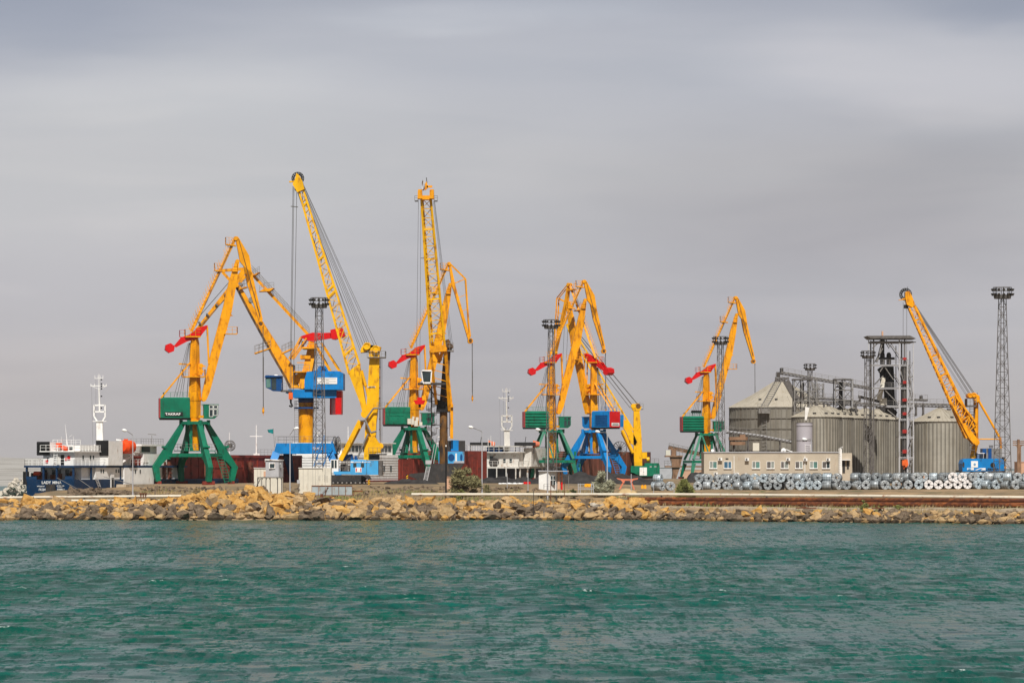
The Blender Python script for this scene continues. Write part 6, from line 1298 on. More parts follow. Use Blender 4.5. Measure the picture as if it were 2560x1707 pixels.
mb.tube((x, 730, 4.9), q.p(2011, 1057), 20 * q.m, n=32); b_ = part('wall', mb, 'tank', t); mb = MB()
for py in (1057, 1066, 1102): p = q.p(2011, py); mb.tube(p, p + Vector((0, 0, .12)), 20.3 * q.m, n=32)
part('band', mb, 'galv_dark', b_); mb = MB(); mb.ladder(q.p(2018, 1132, -1.6), q.p(2018, 1110, -1.6), (1, 0, 0), .06, .4); q.box(mb, 2005, 1096, 2016, 1099, -1.8, -1.5); part('ladder', mb, 'white', t)
mb = MB(); mb.bar(q.p(2017, 1018, -1), q.p(2013, 1050, -1), .8, .8, .35, .35); part('filler_chute', mb, 'white', t)

def gantry(label, name, cat, cols, y0, y1, Y, d, levels, diag=True, w=.22, m='galv', group=None):
    q = Px(Y); base = q.p((cols[0] + cols[-1]) / 2, y1); t = thing(name, label, cat, tuple(base), group); mb = MB()
    for c in cols:
        for dd in (-d / 2, d / 2): mb.bar(q.p(c, y0, dd), q.p(c, y1, dd), w * .9)
    parts('post', mb, m, t); mb = MB()
    for y in levels:
        for dd in (-d / 2, d / 2): mb.bar(q.p(cols[0], y, dd), q.p(cols[-1], y, dd), w * .8)
        for c in cols: mb.bar(q.p(c, y, -d / 2), q.p(c, y, d / 2), w)
    if diag:
        ys = [y0] + list(levels) + [y1]
        for a, b in zip(ys, ys[1:]):
            for c0, c1 in zip(cols, cols[1:]):
                for dd in (-d / 2, d / 2): mb.bar(q.p(c0 if dd < 0 else c1, a, dd), q.p(c1 if dd < 0 else c0, b, dd), w * .55)
    part('bracing', mb, m, t); return t, q
def conveyor(label, pts, Y, h=8, d=1.6, m='galv', roof='galv_dark', sup=()):
    q = Px(Y); t = thing('conveyor', label, 'conveyor', tuple(q.p(*pts[0])), 'silo conveyors'); mb = MB(); mb2 = MB(); mb3 = MB()
    for a, b in zip(pts, pts[1:]):
        mb.bar(q.p(*a), q.p(*b), h * .45 * q.m, d)
        up = Vector((0, 0, h * .55 * q.m))
        mb2.bar(q.p(*a) - up, q.p(*b) - up, .2, d * .9); n = int((b[0] - a[0]) / 9)
        for i in range(n): 
            p0 = q.p(*a, -d / 2).lerp(q.p(*b, -d / 2), i / n); p1 = q.p(*a, -d / 2).lerp(q.p(*b, -d / 2), (i + 1) / n); mb2.bar(p0 - up, p1 + up * .3, .1); mb2.bar(p1 - up, p1, .1)
        mb3.rail([q.p(*a, -d / 2) + up * .4, q.p(*b, -d / 2) + up * .4], .8, 1.4, .06)
    part('trough', mb, m, t); part('truss', mb2, roof, t); part('handrail', mb3, 'galv', t)
    mb = MB()
    for x, ya, yb in sup:
        for dd in (-d / 2, d / 2): mb.bar(q.p(x, ya, dd), q.p(x, yb, dd), .2)
        mb.bar(q.p(x - 5, yb, -d / 2), q.p(x, ya, -d / 2), .12)
    parts('support', mb, roof, t); return t, q
conveyor('long upper conveyor sloping from the widest silo top to the elevator tower', [(1953, 930), (2172, 968)], 800, 9)
t, q = conveyor('head conveyor box on the apex of the widest silo', [(1938, 944), (1972, 944)], 812, 7, sup=((1940, 944, 955), (1950, 944, 955), (1962, 944, 955)))
mb = MB(); q.box(mb, 1950, 920, 1958, 936, -.8, .8); q.box(mb, 1941, 930, 1950, 942, -.5, .5); parts('drive_head', mb, 'dark', t)
conveyor('middle conveyor running above the silo row roofs', [(1990, 1001), (2150, 1008), (2245, 1014)], 762, 10, 2.2, sup=((2060, 1004, 1030), (2110, 1006, 1036), (2140, 1006, 1036)))
conveyor('short conveyor sloping down to the elevator tower above the silo row', [(2146, 989), (2240, 1012)], 742, 7, sup=((2150, 990, 1004),))
conveyor('thin conveyor just above the middle conveyor', [(1990, 992), (2080, 996), (2147, 1003)], 768, 6)
conveyor('conveyor from the elevator tower to the lone big silo roof', [(2272, 1009), (2392, 1012)], 745, 11, 2.2, sup=((2290, 1012, 1040), (2308, 1012, 1040)))
t, q = conveyor('short upper walkway right of the elevator tower', [(2272, 997), (2318, 999)], 748, 6)
mb = MB(); q.box(mb, 2299, 989, 2306, 1000, -.6, .6); parts('drive_head', mb, 'dark', t)
t, q = conveyor('loading gallery sloping down across the foot of the widest silo', [(1815, 1077), (1900, 1088), (1982, 1104)], 790, 9, 2.4, 'grey_panel', sup=((1835, 1084, 1135), (1870, 1090, 1135), (1950, 1102, 1135)))
mb = MB()
for x0, y0, x1, y1 in ((1822, 1092, 1868, 1100), (1825, 1104, 1862, 1112), (1848, 1086, 1862, 1092)): q.box(mb, x0, y0, x1, y1, -2, 1)
parts('hopper', mb, 'brown_steel', t)
mb = MB(); q.box(mb, 1880, 1107, 1896, 1127, -2.6, 0); part('cabin', mb, 'cream', t)
t, q = gantry('steel trestle tower between the widest silo and the mauve tank', 'steel_tower', 'trestle', (1984, 2003, 2022, 2040), 949, 1055, 752, 4, (949, 978, 1002, 1030), w=.2)
mb = MB(); q.box(mb, 1981, 947, 2030, 950, -2.4, 2.4); part('roof', mb, 'galv_dark', t)
mb = MB(); mb.tube(q.p(2006, 1000), q.p(2006, 962), 4 * q.m, n=12); mb.tube(q.p(2006, 962), q.p(2009, 957), 4 * q.m, 2 * q.m, 12); part('elevator_leg', mb, 'dark', t)
mb = MB(); mb.bar(q.p(1965, 952), q.p(1992, 1000), 1.2, 1.2); mb.bar(q.p(1990, 975), q.p(1986, 1030), .5); part('chute', mb, 'galv_dark', t)
gantry('lattice trestle carrying the upper conveyor right of the mauve tank', 'steel_tower', 'trestle', (2034, 2046, 2058), 958, 1000, 770, 3, (972, 988), w=.18, m='galv')
t, q = gantry('steel trestle tower in the middle of the silo row', 'steel_tower', 'trestle', (2086, 2108, 2130), 949, 1022, 760, 4, (949, 975, 1000), w=.2)
mb = MB(); q.box(mb, 2084, 947, 2126, 950, -2.3, 2.3); part('roof', mb, 'galv_dark', t); mb = MB(); mb.tube(q.p(2102, 1010), q.p(2102, 956), 5 * q.m, n=12); q.box(mb, 2092, 965, 2108, 968, -2, 2); part('elevator_leg', mb, 'dark', t)
mb = MB(); q.box(mb, 2127, 950, 2131, 1020, -2, -1.4); part('column', mb, 'grey_panel', t)

def tower():
    q = Px(735); P = q.p; t = thing('elevator_tower', 'tall open steel grain elevator tower with dark flat roof and red units', 'tower', tuple(P(2228, 1192)), None)
    mb = MB()
    for x in (2180.5, 2257.8): 
        for dd in (-3, 3): mb.bar(P(x, 850, dd), P(x, 1195, dd), .24)
    parts('post', mb, 'galv_dark', t); mb = MB()
    for x, y0 in ((2244, 843), (2264, 880), (2279, 856)): mb.bar(P(x, y0, -3.2), P(x, 1195, -3.2), .22); mb.bar(P(x, y0 + 20, 3.2), P(x, 1195, 3.2), .16)
    mb.bar(P(2168, 848, -3), P(2168, 880, -3), .18); parts('light_post', mb, 'grey_panel', t)
    mb = MB(); q.prism(mb, [(2163, 841), (2270, 840.5), (2285, 848), (2172, 848)], -4, 4); q.box(mb, 2174, 854, 2278, 858, -3.4, 3.4); mb.bar(P(2278, 855), P(2290, 855), .2); rf = part('roof', mb, 'galv_dark', t)
    mb = MB(); q.box(mb, 2204, 828, 2208, 841, -.3, .3); part('vent_pipe', mb, 'tan_wall', rf)
    for x0, x1, y in ((2174, 2266, 912), (2174, 2274, 969), (2212, 2281, 1014), (2243, 2281, 1047), (2243, 2281, 1091), (2243, 2281, 1142)):
        mb = MB(); q.box(mb, x0, y, x1, y + 1.6, -3.3, 3.3); q.box(mb, x0, y + 3.2, x1, y + 4.6, -3.3, -2.9); f = part('floor', mb, 'grey_panel', t); mb = MB(); mb.rail([P(x0, y, -3.3), P(x1, y, -3.3)], .9, 1.2, .06); part('railing', mb, 'galv', f)
    mb = MB()
    for a, b in (((2206, 842), (2190, 905)), ((2206, 842), (2222, 870)), ((2206, 915), (2196, 930)), ((2206, 915), (2230, 950)), ((2186, 960), (2204, 940)), ((2224, 860), (2250, 900)), ((2208, 975), (2244, 1012)), ((2186, 905), (2203, 872)), ((2215, 1025), (2240, 1045)), ((2180, 870), (2200, 850)), ((2264, 1047), (2279, 1014)), ((2264, 1091), (2279, 1050)), ((2264, 1142), (2279, 1093)), ((2264, 1190), (2279, 1145)), ((2264, 900), (2279, 1000)), ((2180, 1000), (2206, 970)), ((2231, 935), (2250, 965)), ((2244, 915), (2258, 965))): mb.bar(P(*a, -3), P(*b, -3), .16); mb.bar(P(a[0] + 4, a[1], 2.8), P(b[0] + 4, b[1], 2.8), .14)
    part('bracing', mb, 'galv', t)
    mb = MB(); mb.bar(P(2206, 848), P(2206, 885), .7); 
    for x, y0, y1 in ((2206, 880, 912), (2222, 881, 912)): mb.tube(P(x, y1), P(x, y0 + 5), 6 * q.m, n=12); mb.tube(P(x, y0 + 5), P(x, y0), 6 * q.m, 3 * q.m, 12)
    q.box(mb, 2196, 893, 2236, 899, -.6, .6); part('elevator_head', mb, 'dark', t)
    mb = MB(); mb.bar(P(2206, 918), P(2210, 965), 1.2); mb.bar(P(2222, 915), P(2226, 1012), 1.7); mb.bar(P(2198, 920), P(2215, 945), .9); mb.bar(P(2218, 945), P(2222, 1012), 1.5); part('elevator_leg', mb, 'black', t)
    mb = MB(); mb.bar(P(2208, 944, -1.2), P(2196, 1000, -1.2), .7, .7, .9, .9); q.box(mb, 2200, 995, 2216, 1012, -1, 1); part('grain_chute', mb, 'cream', t)
    mb = MB(); q.prism(mb, [(2195, 1018), (2232, 1020), (2242, 1030), (2238, 1040), (2210, 1030)], -1.2, 1.2); part('chute', mb, 'dark', t)
    mb = MB(); mb.bar(P(2259, 915, -2.4), P(2259, 1190, -2.4), 1.0); part('lift_shaft', mb, 'dark', t)
    for y, h, w in ((895, 6, 5), (953, 7, 5), (997, 7, 6), (1031, 7, 5.5), (1074, 9, 6), (1124, 9, 6)):
        mb = MB(); q.box(mb, 2257 - w, y, 2257 + w, y + h, -3.6, -3.0); part('red_unit', mb, 'red_dull', t)
    mb = MB(); q.prism(mb, [(2256, 1148), (2264, 1148), (2266, 1162), (2260, 1168), (2255, 1162)], -3.8, -3.1); part('red_unit', mb, 'hook_orange', t)
    mb = MB()
    for i in range(6): mb.ladder(P(2268, 905 + i * 20, -2.6), P(2276, 925 + i * 20, -2.6), (.5, 0, 0), .07, .4) if i % 2 else mb.ladder(P(2276, 905 + i * 20, -2.6), P(2268, 925 + i * 20, -2.6), (.5, 0, 0), .07, .4)
    q.box(mb, 2266, 941, 2277, 944, -3, -1); part('stair', mb, 'galv', t)
tower()

# ---------------------------------------------------------------- buildings on the quay
def office():
    q = Px(650); P = q.p; t = thing('office_building', 'long low beige office building with white framed windows behind the steel coils', 'building', tuple(P(1930, 1200)), None)
    mb = MB(); q.box(mb, 1760, 1131, 2098, 1215, 0, 9); w = part('wall', mb, 'plaster', t)
    mb = MB(); q.box(mb, 1758.5, 1129, 2099, 1131.5, -.15, 9.1); part('parapet', mb, 'grey_panel', w)
    mb = MB(); q.box(mb, 2098.2, 1132, 2132, 1215, 1.5, 9); e = part('annex', mb, 'plaster', t); mb = MB(); q.box(mb, 2108, 1151, 2114.5, 1182, 1.42, 1.47); q.box(mb, 2119, 1152, 2124, 1172, 1.42, 1.47); part('door', mb, 'dark', e)
    mb = MB(); q.box(mb, 2106, 1148, 2127, 1150, .6, 1.45); part('canopy', mb, 'white', e)
    for i, (x0, x1) in enumerate(((1773.6, 1792.7), (1809.4, 1828.7), (1880, 1900), (1916.6, 1936), (1951.7, 1971), (1988, 2007), (2024, 2044), (2055, 2075))):
        mb = MB(); xm = (x0 + x1) / 2 + (1 if i % 2 else -1); y0, y1 = 1153, 1170.7
        for a in ((x0, y0, x1, y0 + 1), (x0, y1 - 1, x1, y1), (x0, y0 + 1, x0 + 1, y1 - 1), (x1 - 1, y0 + 1, x1, y1 - 1), (xm - .6, y0 + 1, xm + .6, y1 - 1)): q.box(mb, *a, -.12, -.002)
        f = part('window_frame', mb, 'white', w)
        mb = MB(); q.box(mb, x0 + 1, y0 + 1, xm - .6, y1 - 1, -.05, -.02); part('pane', mb, 'pane_grey' if i in (0, 2, 6) else 'pane_blue' if i == 1 else 'galv_dark', f)
        mb = MB(); q.box(mb, xm + .6, y0 + 1, x1 - 1, y1 - 1, -.05, -.02); part('pane', mb, 'pane_grey' if i in (3, 4, 5) else 'pane_blue' if i == 1 else 'glass' if i == 7 else 'glass_green', f)
        mb = MB(); q.box(mb, x0 - .5, y1, x1 + .5, y1 + 1, -.2, -.002); part('sill', mb, 'white', f)
    for x, y in ((1800, 1147.5), (1867, 1148), (1970, 1148), (2013, 1148.5), (2070, 1148.5), (1789, 1184), (1842, 1185)):
        mb = MB(); q.box(mb, x - 5, y - 3.5, x + 5, y + 3.5, -.55, -.1); a = part('air_conditioner', mb, 'white', w); mb = MB(); q.box(mb, x - 3.5, y - 2.5, x + 1, y + 2.5, -.58, -.56); part('fan_grille', mb, 'galv_dark', a)
    mb = MB(); q.box(mb, 1814, 1145, 1821, 1148, -.04, -.01); part('wall_vent', mb, 'black', w)
    for x in (1835, 2012):
        mb = MB(); mb.tube(P(x, 1140, -.12), P(x, 1195, -.12), .07, n=6); part('downpipe', mb, 'white', w)
    mb = MB(); q.box(mb, 2098, 1122, 2104, 1190, -.6, 0); mb.ladder(P(2099, 1190, -.7), P(2099, 1122, -.7), (.4, 0, 0), .04, .3); mb.rail([P(2096, 1126, -.4), P(2106, 1120, -.4)], .3, .5, .04); part('white_shaft', mb, 'white', t)
    mb = MB(); c = P(1960, 1126, 1); mb.tube(c, c + Vector((0, .1, 0)), .42, n=16); mb.tube(c - Vector((0, .3, 0)), c, .05, .42, 14); dsh = part('satellite_dish', mb, 'white', t); mb = MB(); mb.bar(P(1966, 1123, .8), P(1982, 1129, .8), .12); mb.bar(P(1960, 1127, 1.1), P(1960, 1131, 1.1), .1); part('dish_arm', mb, 'white', dsh)
    mb = MB(); c = P(1782, 1125.5, 1); mb.tube(c, c + Vector((0, .1, 0)), .25, n=12); part('satellite_dish', mb, 'white', t)
    mb = MB(); q.box(mb, 1862, 1127.5, 1925, 1129, 1, 6); part('roof_sheet', mb, 'galv_dark', t)
office()
def tinbox(name, label, cat, x0, x1, y0, y1, Y, d, m='cream', seams=(), roof='white', side=0, over=1.0, mseam='galv'):
    q = Px(Y); b = q.p((x0 + x1) / 2, y1); t = thing(name, label, cat, (b.x, Y, b.z), None); zb = min(ground_z(b.x, Y) - .1, b.z)
    mb = MB(); a, c = q.p(x0, y0), q.p(x1, y1); mb.box(a.x, Y, zb, c.x, Y + d, a.z); w = part('wall', mb, m, t)
    mb = MB(); q.prism(mb, [(x0 - over, y0 - 1.3), (x1 + over, y0 - .9), (x1 + over, y0 - .02), (x0 - over, y0 - .02)], -.15, d + .15); part('roof', mb, roof, t)
    mb = MB()
    for s_ in seams: q.box(mb, s_ - .25, y0 + 2, s_ + .25, y1, -.03, -.003)
    part('panel_seam', mb, mseam, w); return t, q, w
t, q, w = tinbox('storage_container', 'cream metal store half hidden behind the grey stilt cabin', 'container', 635, 706, 1170, 1223, 598, 2.6, seams=(643, 651, 660), over=1)
mb = MB(); q.box(mb, 659, 1178, 664, 1191, -.05, -.004); part('door', mb, 'tan_wall', w); mb = MB(); mb.bar(q.p(631, 1218, -.4), q.p(638, 1203, -.4), .06); mb.bar(q.p(631, 1218, -.4), q.p(631, 1225, -.4), .06); part('handrail', mb, 'galv', t)
t, q, w = tinbox('storage_container', 'large cream metal store right of the grey stilt cabin', 'container', 747, 806, 1170, 1223, 598, 3.4, seams=(758, 770, 782, 789, 795), over=1.2)
mb = MB(); q.box(mb, 806.1, 1169.5, 827, 1223, .25, 3.2); part('annex', mb, 'cream', t)
mb = MB()
for x in (797, 799.5, 811, 815, 818): q.box(mb, x, 1183 + (x % 3) * 3, x + .7, 1200, -.06, -.004)
q.box(mb, 812.5, 1172, 813.2, 1222, .2, .245); part('hinge', mb, 'galv', w)
mb = MB(); q.box(mb, 743, 1199, 749.5, 1208, -.5, -.05); q.box(mb, 745, 1208, 746, 1224, -.4, -.3); part('meter_box', mb, 'grey_panel', t)
def cabin():
    q = Px(590); P = q.p; t = thing('cabin', 'small grey panelled cabin raised on thin dark stilts', 'cabin', tuple(P(685, 1224)), None)
    mb = MB(); mb.loft([P(664, 1192, 0), P(697, 1192, -.3), P(706, 1192, 1.6), P(672, 1192, 2.4)], [P(664, 1150, 0), P(697, 1151.5, -.3), P(706, 1151.5, 1.6), P(672, 1150, 2.4)]); w = part('wall', mb, 'grey_panel', t)
    mb = MB(); mb.loft([P(662.5, 1149.8, -.2), P(698, 1151.3, -.5), P(707.5, 1151.3, 1.8), P(671, 1149.8, 2.6)], [P(662.5, 1147, -.2), P(698, 1149, -.5), P(707.5, 1149, 1.8), P(671, 1147, 2.6)]); part('roof', mb, 'white', t)
    mb = MB(); q.box(mb, 673, 1157, 688, 1171, -.34, -.2); f = part('window_frame', mb, 'white', w); mb = MB(); q.box(mb, 675, 1159, 686.5, 1169, -.36, -.342); part('pane', mb, 'glass', f)
    mb = MB(); q.box(mb, 698.5, 1157.5, 702.5, 1169, .1, .9); f = part('window_frame', mb, 'white', w); mb = MB(); q.box(mb, 699.2, 1159, 701.8, 1168, .02, .09); part('pane', mb, 'glass', f)
    mb = MB(); q.box(mb, 662, 1150, 664, 1156, .2, .9); part('lamp', mb, 'white', w)
    mb = MB(); q.box(mb, 644, 1192.4, 706, 1194.5, -.2, 2.2); fl = part('platform', mb, 'dark', t)
    for x in (644.5, 654.5, 665, 675.5, 694, 704):
        mb = MB(); p = P(x, 1194.5, -.05); mb.box(p.x - .06, p.y - .06, ground_z(p.x, 590) - .2, p.x + .06, p.y + .06, p.z); mb.bar(P(x, 1200), P(x - 3 if x > 670 else x + 3, 1194.5), .06); part('stilt', mb, 'dark', t)
    mb = MB(); mb.ladder(P(639, 1222, -.6), P(652, 1196, -.6), (0, .8, 0), .06, .35)
    for i in range(6): p = P(639.5 + i * 2.2, 1219 - i * 4.3, -.6); mb.box(p.x - .12, p.y - .4, p.z - .03, p.x + .12, p.y + .4, p.z + .03)
    part('stair', mb, 'dark', t)
cabin()
def rack():
    q = Px(578); P = q.p; t = thing('panel_rack', 'rusty steel frame holding six pale sheet panels above the rocks', 'panel rack', tuple(P(830, 1240)), None)
    for i in range(6):
        mb = MB(); x = 780 + i * 16.8; q.box(mb, x + .6, 1215, x + 16.2, 1237, -.05, .02); part('panel', mb, 'terrace_sheet', t)
    mb = MB(); q.box(mb, 779, 1213, 880.5, 1215, -.12, .1); q.box(mb, 779, 1237, 880.5, 1238.5, -.12, .1)
    for i in range(7): x = 779 + i * 16.8; q.box(mb, x, 1215, x + 1, 1237, -.1, .08)
    mb.bar(P(812, 1237, -.2), P(820, 1216, -.2), .06); mb.bar(P(806, 1232, -.25), P(822, 1215, -.25), .05); q.box(mb, 765, 1239.5, 790, 1242, -.3, .4); q.box(mb, 883, 1226, 907, 1229, -.1, .2); q.box(mb, 883, 1226, 884.5, 1240, -.1, .1); part('frame', mb, 'rust', t)
    mb = MB(); q.box(mb, 801, 1234, 808, 1246, -.4, 0); q.box(mb, 824, 1240, 832, 1247, -.4, 0); q.prism(mb, [(800, 1246), (808, 1246), (804, 1234)], -.5, -.3); part('foot', mb, 'rust', t)
rack()
def gatehouse():
    q = Px(590); P = q.p; t = thing('gatehouse', 'small white gatehouse with flat overhanging roof beneath the straight-legged crane', 'building', tuple(P(1375, 1222)), None)
    mb = MB(); mb.loft([P(1347, 1222, 0), P(1369, 1225, -.3), P(1393, 1225, 1.0), P(1393, 1222, 3), P(1350, 1222, 3)], [P(1347, 1178, 0), P(1369, 1178, -.3), P(1393, 1178, 1.0), P(1393, 1178, 3), P(1350, 1178, 3)]); w = part('wall', mb, 'white', t)
    mb = MB(); q.prism(mb, [(1345.5, 1175.5), (1409, 1176.2), (1422, 1177), (1422, 1178.4), (1345.5, 1177.9)], -.5, 3.1); part('roof', mb, 'grey_panel', t)
    mb = MB(); q.box(mb, 1377, 1188, 1388, 1212, .1, .6); f = part('door', mb, 'glass', w); mb = MB()
    for a in ((1377, 1188, 1388, 1189), (1377, 1199, 1388, 1200), (1382, 1189, 1383, 1212)): q.box(mb, *a, .02, .09)
    part('frame', mb, 'white', f)
    mb = MB(); q.box(mb, 1394, 1179, 1400, 1222, .8, 2.6); q.box(mb, 1402, 1180, 1407, 1222, 1.2, 2.0); part('porch', mb, 'tan_wall', t)
    mb = MB(); q.box(mb, 1402.5, 1205, 1406.5, 1224, .5, 1.1); part('door', mb, 'red', t)
    mb = MB(); q.box(mb, 1421, 1178, 1422, 1222, 0, .1); q.box(mb, 1359, 1210, 1360, 1222, -1.4, -1.3); mb.rail([P(1360, 1222, -1.4), P(1376, 1222, -1.4)], .8, .5, .04); part('post', mb, 'galv', t)
gatehouse()
t, q, w = tinbox('shed', 'low tan building behind the large windblown bush', 'building', 1117, 1150, 1192, 1216, 612, 3, m='tan_wall', roof='tan_wall', over=1.5)
mb = MB(); q.box(mb, 1135, 1200, 1140, 1206, -.04, -.004); part('window', mb, 'glass', w)
t, q, w = tinbox('boundary_wall', 'low tan wall at the foot of the elevator tower', 'wall', 2233, 2350, 1186, 1200, 640, .4, m='tan_wall', roof='tan_wall', over=0)
t, q, w = tinbox('boundary_wall', 'long tan wall behind the coils under the bright blue crane', 'wall', 2430, 2600, 1185, 1200, 660, .4, m='concrete', roof='concrete', over=0)
t, q, w = tinbox('boundary_wall', 'dark low wall right of the tan wall under the crane', 'wall', 2302, 2430, 1190, 1202, 645, .5, m='dark', roof='dark', over=0)
t, q, w = tinbox('house', 'salmon pink house standing right of the tallest mast', 'building', 2547, 2620, 1155, 1195, 900, 8, m='tan_wall', roof='tan_wall', over=1)
t, q, w = tinbox('house', 'small salmon block left of the salmon pink house', 'building', 2519, 2529, 1184, 1196, 960, 5, m='tan_wall', roof='tan_wall', over=.5)
t, q, w = tinbox('warehouse', 'far grey warehouse beside the green based mobile crane', 'building', 1640, 1700, 1169, 1196, 1000, 14, m='grey_panel', roof='grey_panel', over=1)
t, q, w = tinbox('warehouse', 'far salmon warehouse behind the brown loader', 'building', 1665, 1762, 1175, 1196, 1040, 14, m='tan_wall', roof='tan_wall', over=1)
t, q, w = tinbox('white_panel', 'long white beam lying on top of the coils before the office', 'beam', 1937, 2001, 1184, 1190, 612, .5, m='white', roof='white', over=0)

def pole():
    q = Px(870); P = q.p; t = thing('power_pole', 'concrete power pole with wide crossarms beside the salmon pink house', 'pole', tuple(P(2546, 1192)), None)
    mb = MB(); mb.bar(P(2546, 1196), P(2546, 1098), .55); mb.bar(P(2551, 1196), P(2550, 1112), .4); part('post', mb, 'brown_steel', t)
    mb = MB()
    for y in (1103, 1107, 1112): mb.bar(P(2532, y), P(2572, y), .22)
    mb.bar(P(2538, 1112), P(2546, 1120), .15); mb.bar(P(2556, 1112), P(2546, 1122), .15); part('crossarm', mb, 'brown_steel', t)
pole()
def loader():
    q = Px(930); P = q.p; t = thing('ship_loader', 'rusty brown ship loader with sloping conveyor left of the far green crane', 'loader', tuple(P(1690, 1192)), None)
    mb = MB(); q.prism(mb, [(1674, 1140), (1706, 1140), (1700, 1165), (1690, 1196), (1682, 1196), (1680, 1165)], -1.6, 1.6); q.box(mb, 1662, 1164, 1762, 1168, -2, 2); q.prism(mb, [(1679, 1196), (1683, 1170), (1697, 1170), (1690, 1196)], -1, 1); part('column', mb, 'brown_steel', t)
    mb = MB(); q.box(mb, 1662, 1138, 1706, 1142, -2, 2); q.box(mb, 1678, 1118, 1690, 1140, -1.2, 1.2); p_ = part('platform', mb, 'brown_steel', t)
    mb = MB(); mb.rail([P(1660, 1164, -2), P(1678, 1164, -2)], 1.2, .8, .1); mb.rail([P(1690, 1138, -2), P(1706, 1138, -2)], 1.2, .8, .1); mb.rail([P(1672, 1118, -1.5), P(1764, 1138, -1.5)], 1.0, 1.2, .1); part('railing', mb, 'galv', p_)
    mb = MB(); q.box(mb, 1664, 1125, 1675, 1138, -2, 0); part('cabin', mb, 'cream', t)
    mb = MB(); mb.bar(P(1671, 1118), P(1764, 1138), .9, 2); part('conveyor_boom', mb, 'brown_steel', t)
loader()

# ---------------------------------------------------------------- pipes along the shore
def pipe_y(x, t0): return shore(x) + t0
def pipe(name, label, px0, px1, pyf, tf, r, m, group, supports=()):
    n = 60; pts = []
    for i in range(n + 1):
        px = px0 + (px1 - px0) * i / n; Y = 575.0
        for _ in range(6): Y = shore((px - 1280) * Y / F) + tf(px)
        pts.append(W(px, pyf(px), Y))
    mb = MB(); k = 12
    for i in range(n + 1):
        p = pts[i]; 
        for j in range(k): a = 2 * math.pi * j / k; mb.v.append((p.x, p.y + r * math.cos(a), p.z + r * math.sin(a)))
    for i in range(n):
        for j in range(k): mb.f.append((i * k + j, i * k + (j + 1) % k, (i + 1) * k + (j + 1) % k, (i + 1) * k + j)); mb.sm.append(True)
    t = thing(name, label, 'pipe', tuple(pts[0])); part('pipe_body', mb, m, t)
    mb = MB()
    for i in range(0, n + 1, 6): p = pts[i]; mb.tube(p - Vector((.07, 0, 0)), p + Vector((.07, 0, 0)), r * 1.08, n=12)
    parts('weld_collar', mb, m, t)
    mb = MB()
    for i in range(3, n + 1, 8): p = pts[i]; z = ground_z(p.x, p.y) - .2; mb.box(p.x - .12, p.y - .2, z, p.x + .12, p.y + .2, p.z - r * .9); mb.box(p.x - .3, p.y - .3, z + .15, p.x + .3, p.y + .3, z + .3)
    parts('support', mb, 'dark', t); return t
pipe('shore_pipe', 'slim white pipe running along the top of the rocks before the blue ship', -400, 452, lambda x: 1243.5 - 4 * x / 450, lambda x: 17, .2, 'white_pipe', None)
pipe('shore_pipe', 'low grey white pipe lying just below the slim white pipe', 180, 440, lambda x: 1251, lambda x: 15.5, .17, 'white_pipe', None)
pipe('shore_pipe', 'slim white pipe passing behind the large bush and running on past the coils', 1030, 3000, lambda x: 1235.5 + (0 if x < 1700 else 7.5 * (x - 1700) / 860), lambda x: 17 + 4 * smooth(1500, 1800, x), .21, 'white_pipe', None)
pipe('rusty_pipe', 'thick rusty pipe, upper one of the stacked pair', 1570, 3000, lambda x: 1247.5 + 4 * (x - 1590) / 970, lambda x: 15.5, .33, 'rust_pipe', None)
pipe('rusty_pipe', 'thick rusty pipe with pale patches, lower one of the stacked pair', 1592, 3000, lambda x: 1258 + 4.5 * (x - 1590) / 970, lambda x: 14.2, .38, 'rust_pipe', None)
mb = MB(); pr = None                                            # concrete ledge under the rusty pipes
for px in range(1600, 3001, 20):
    Y = 560.0
    for _ in range(6): Y = shore((px - 1280) * Y / F) + 7.2
    x = (px - 1280) * Y / F; z = 1.95 + .12 * math.sin(px * .05) * math.sin(px * .013)
    sec = [Vector((x, Y, z - 1.6)), Vector((x, Y, z)), Vector((x, Y + 2.2, z + .05)), Vector((x, Y + 2.2, z - 1.6))]
    if pr: mb.loft(pr, sec)
    pr = sec
struct('kerb', mb, 'concrete')
r = random.Random(17)
for i, (px, w) in enumerate(((1990, 50), (2180, 30), (2530, 60))):
    mb = MB(); q = Px(543 - i * 4); q.box(mb, px, 1268 + i * .6, px + w, 1270.5 + i * .6, -.6, .4); q.box(mb, px + w * .3, 1266, px + w * .5, 1268, -.4, .3)
    solid('scrap_plate', ['rusty plank lying on the ledge below the office windows', 'short rusty plate on the ledge below the elevator tower', 'rusty plate on the ledge below the tallest mast'][i], 'scrap', mb, 'rust')

# ---------------------------------------------------------------- street lamps, posts
def lamp(label, px, ytop, ybot, hx, hy, Y=592):
    q = Px(Y); P = q.p; t = thing('street_lamp', label, 'street lamp', tuple(P(px, ybot)), 'street lamps behind the breakwater'); b = P(px, ybot); b.z = min(b.z, ground_z(b.x, Y)) - .1
    mb = MB(); mb.tube(b, P(px, ytop), .11, .07, 8); mb.tube(b, b + Vector((0, 0, 1.2)), .15, n=8); part('pole', mb, 'grey_panel', t)
    mb = MB(); s = 1 if hx > px else -1; mb.path([P(px, ytop), P(px + s * 2.5, ytop - 3), P(hx - s * 6, hy + 2.5), P(hx - s * 2, hy + 1)], .05, 8); part('arm', mb, 'galv', t)
    mb = MB(); a, c = P(hx - s * 6, hy + 1.6), P(hx + s * 6, hy - .6); mb.tube(a, a.lerp(c, .35), .1, .24, 10); mb.tube(a.lerp(c, .35), a.lerp(c, .8), .24, .22, 10); mb.tube(a.lerp(c, .8), c, .22, .08, 10); part('lamp_head', mb, 'sign_white', t)
lamp('white street lamp before the side of the dark blue ship', 332, 1088, 1234, 311, 1075, 587)
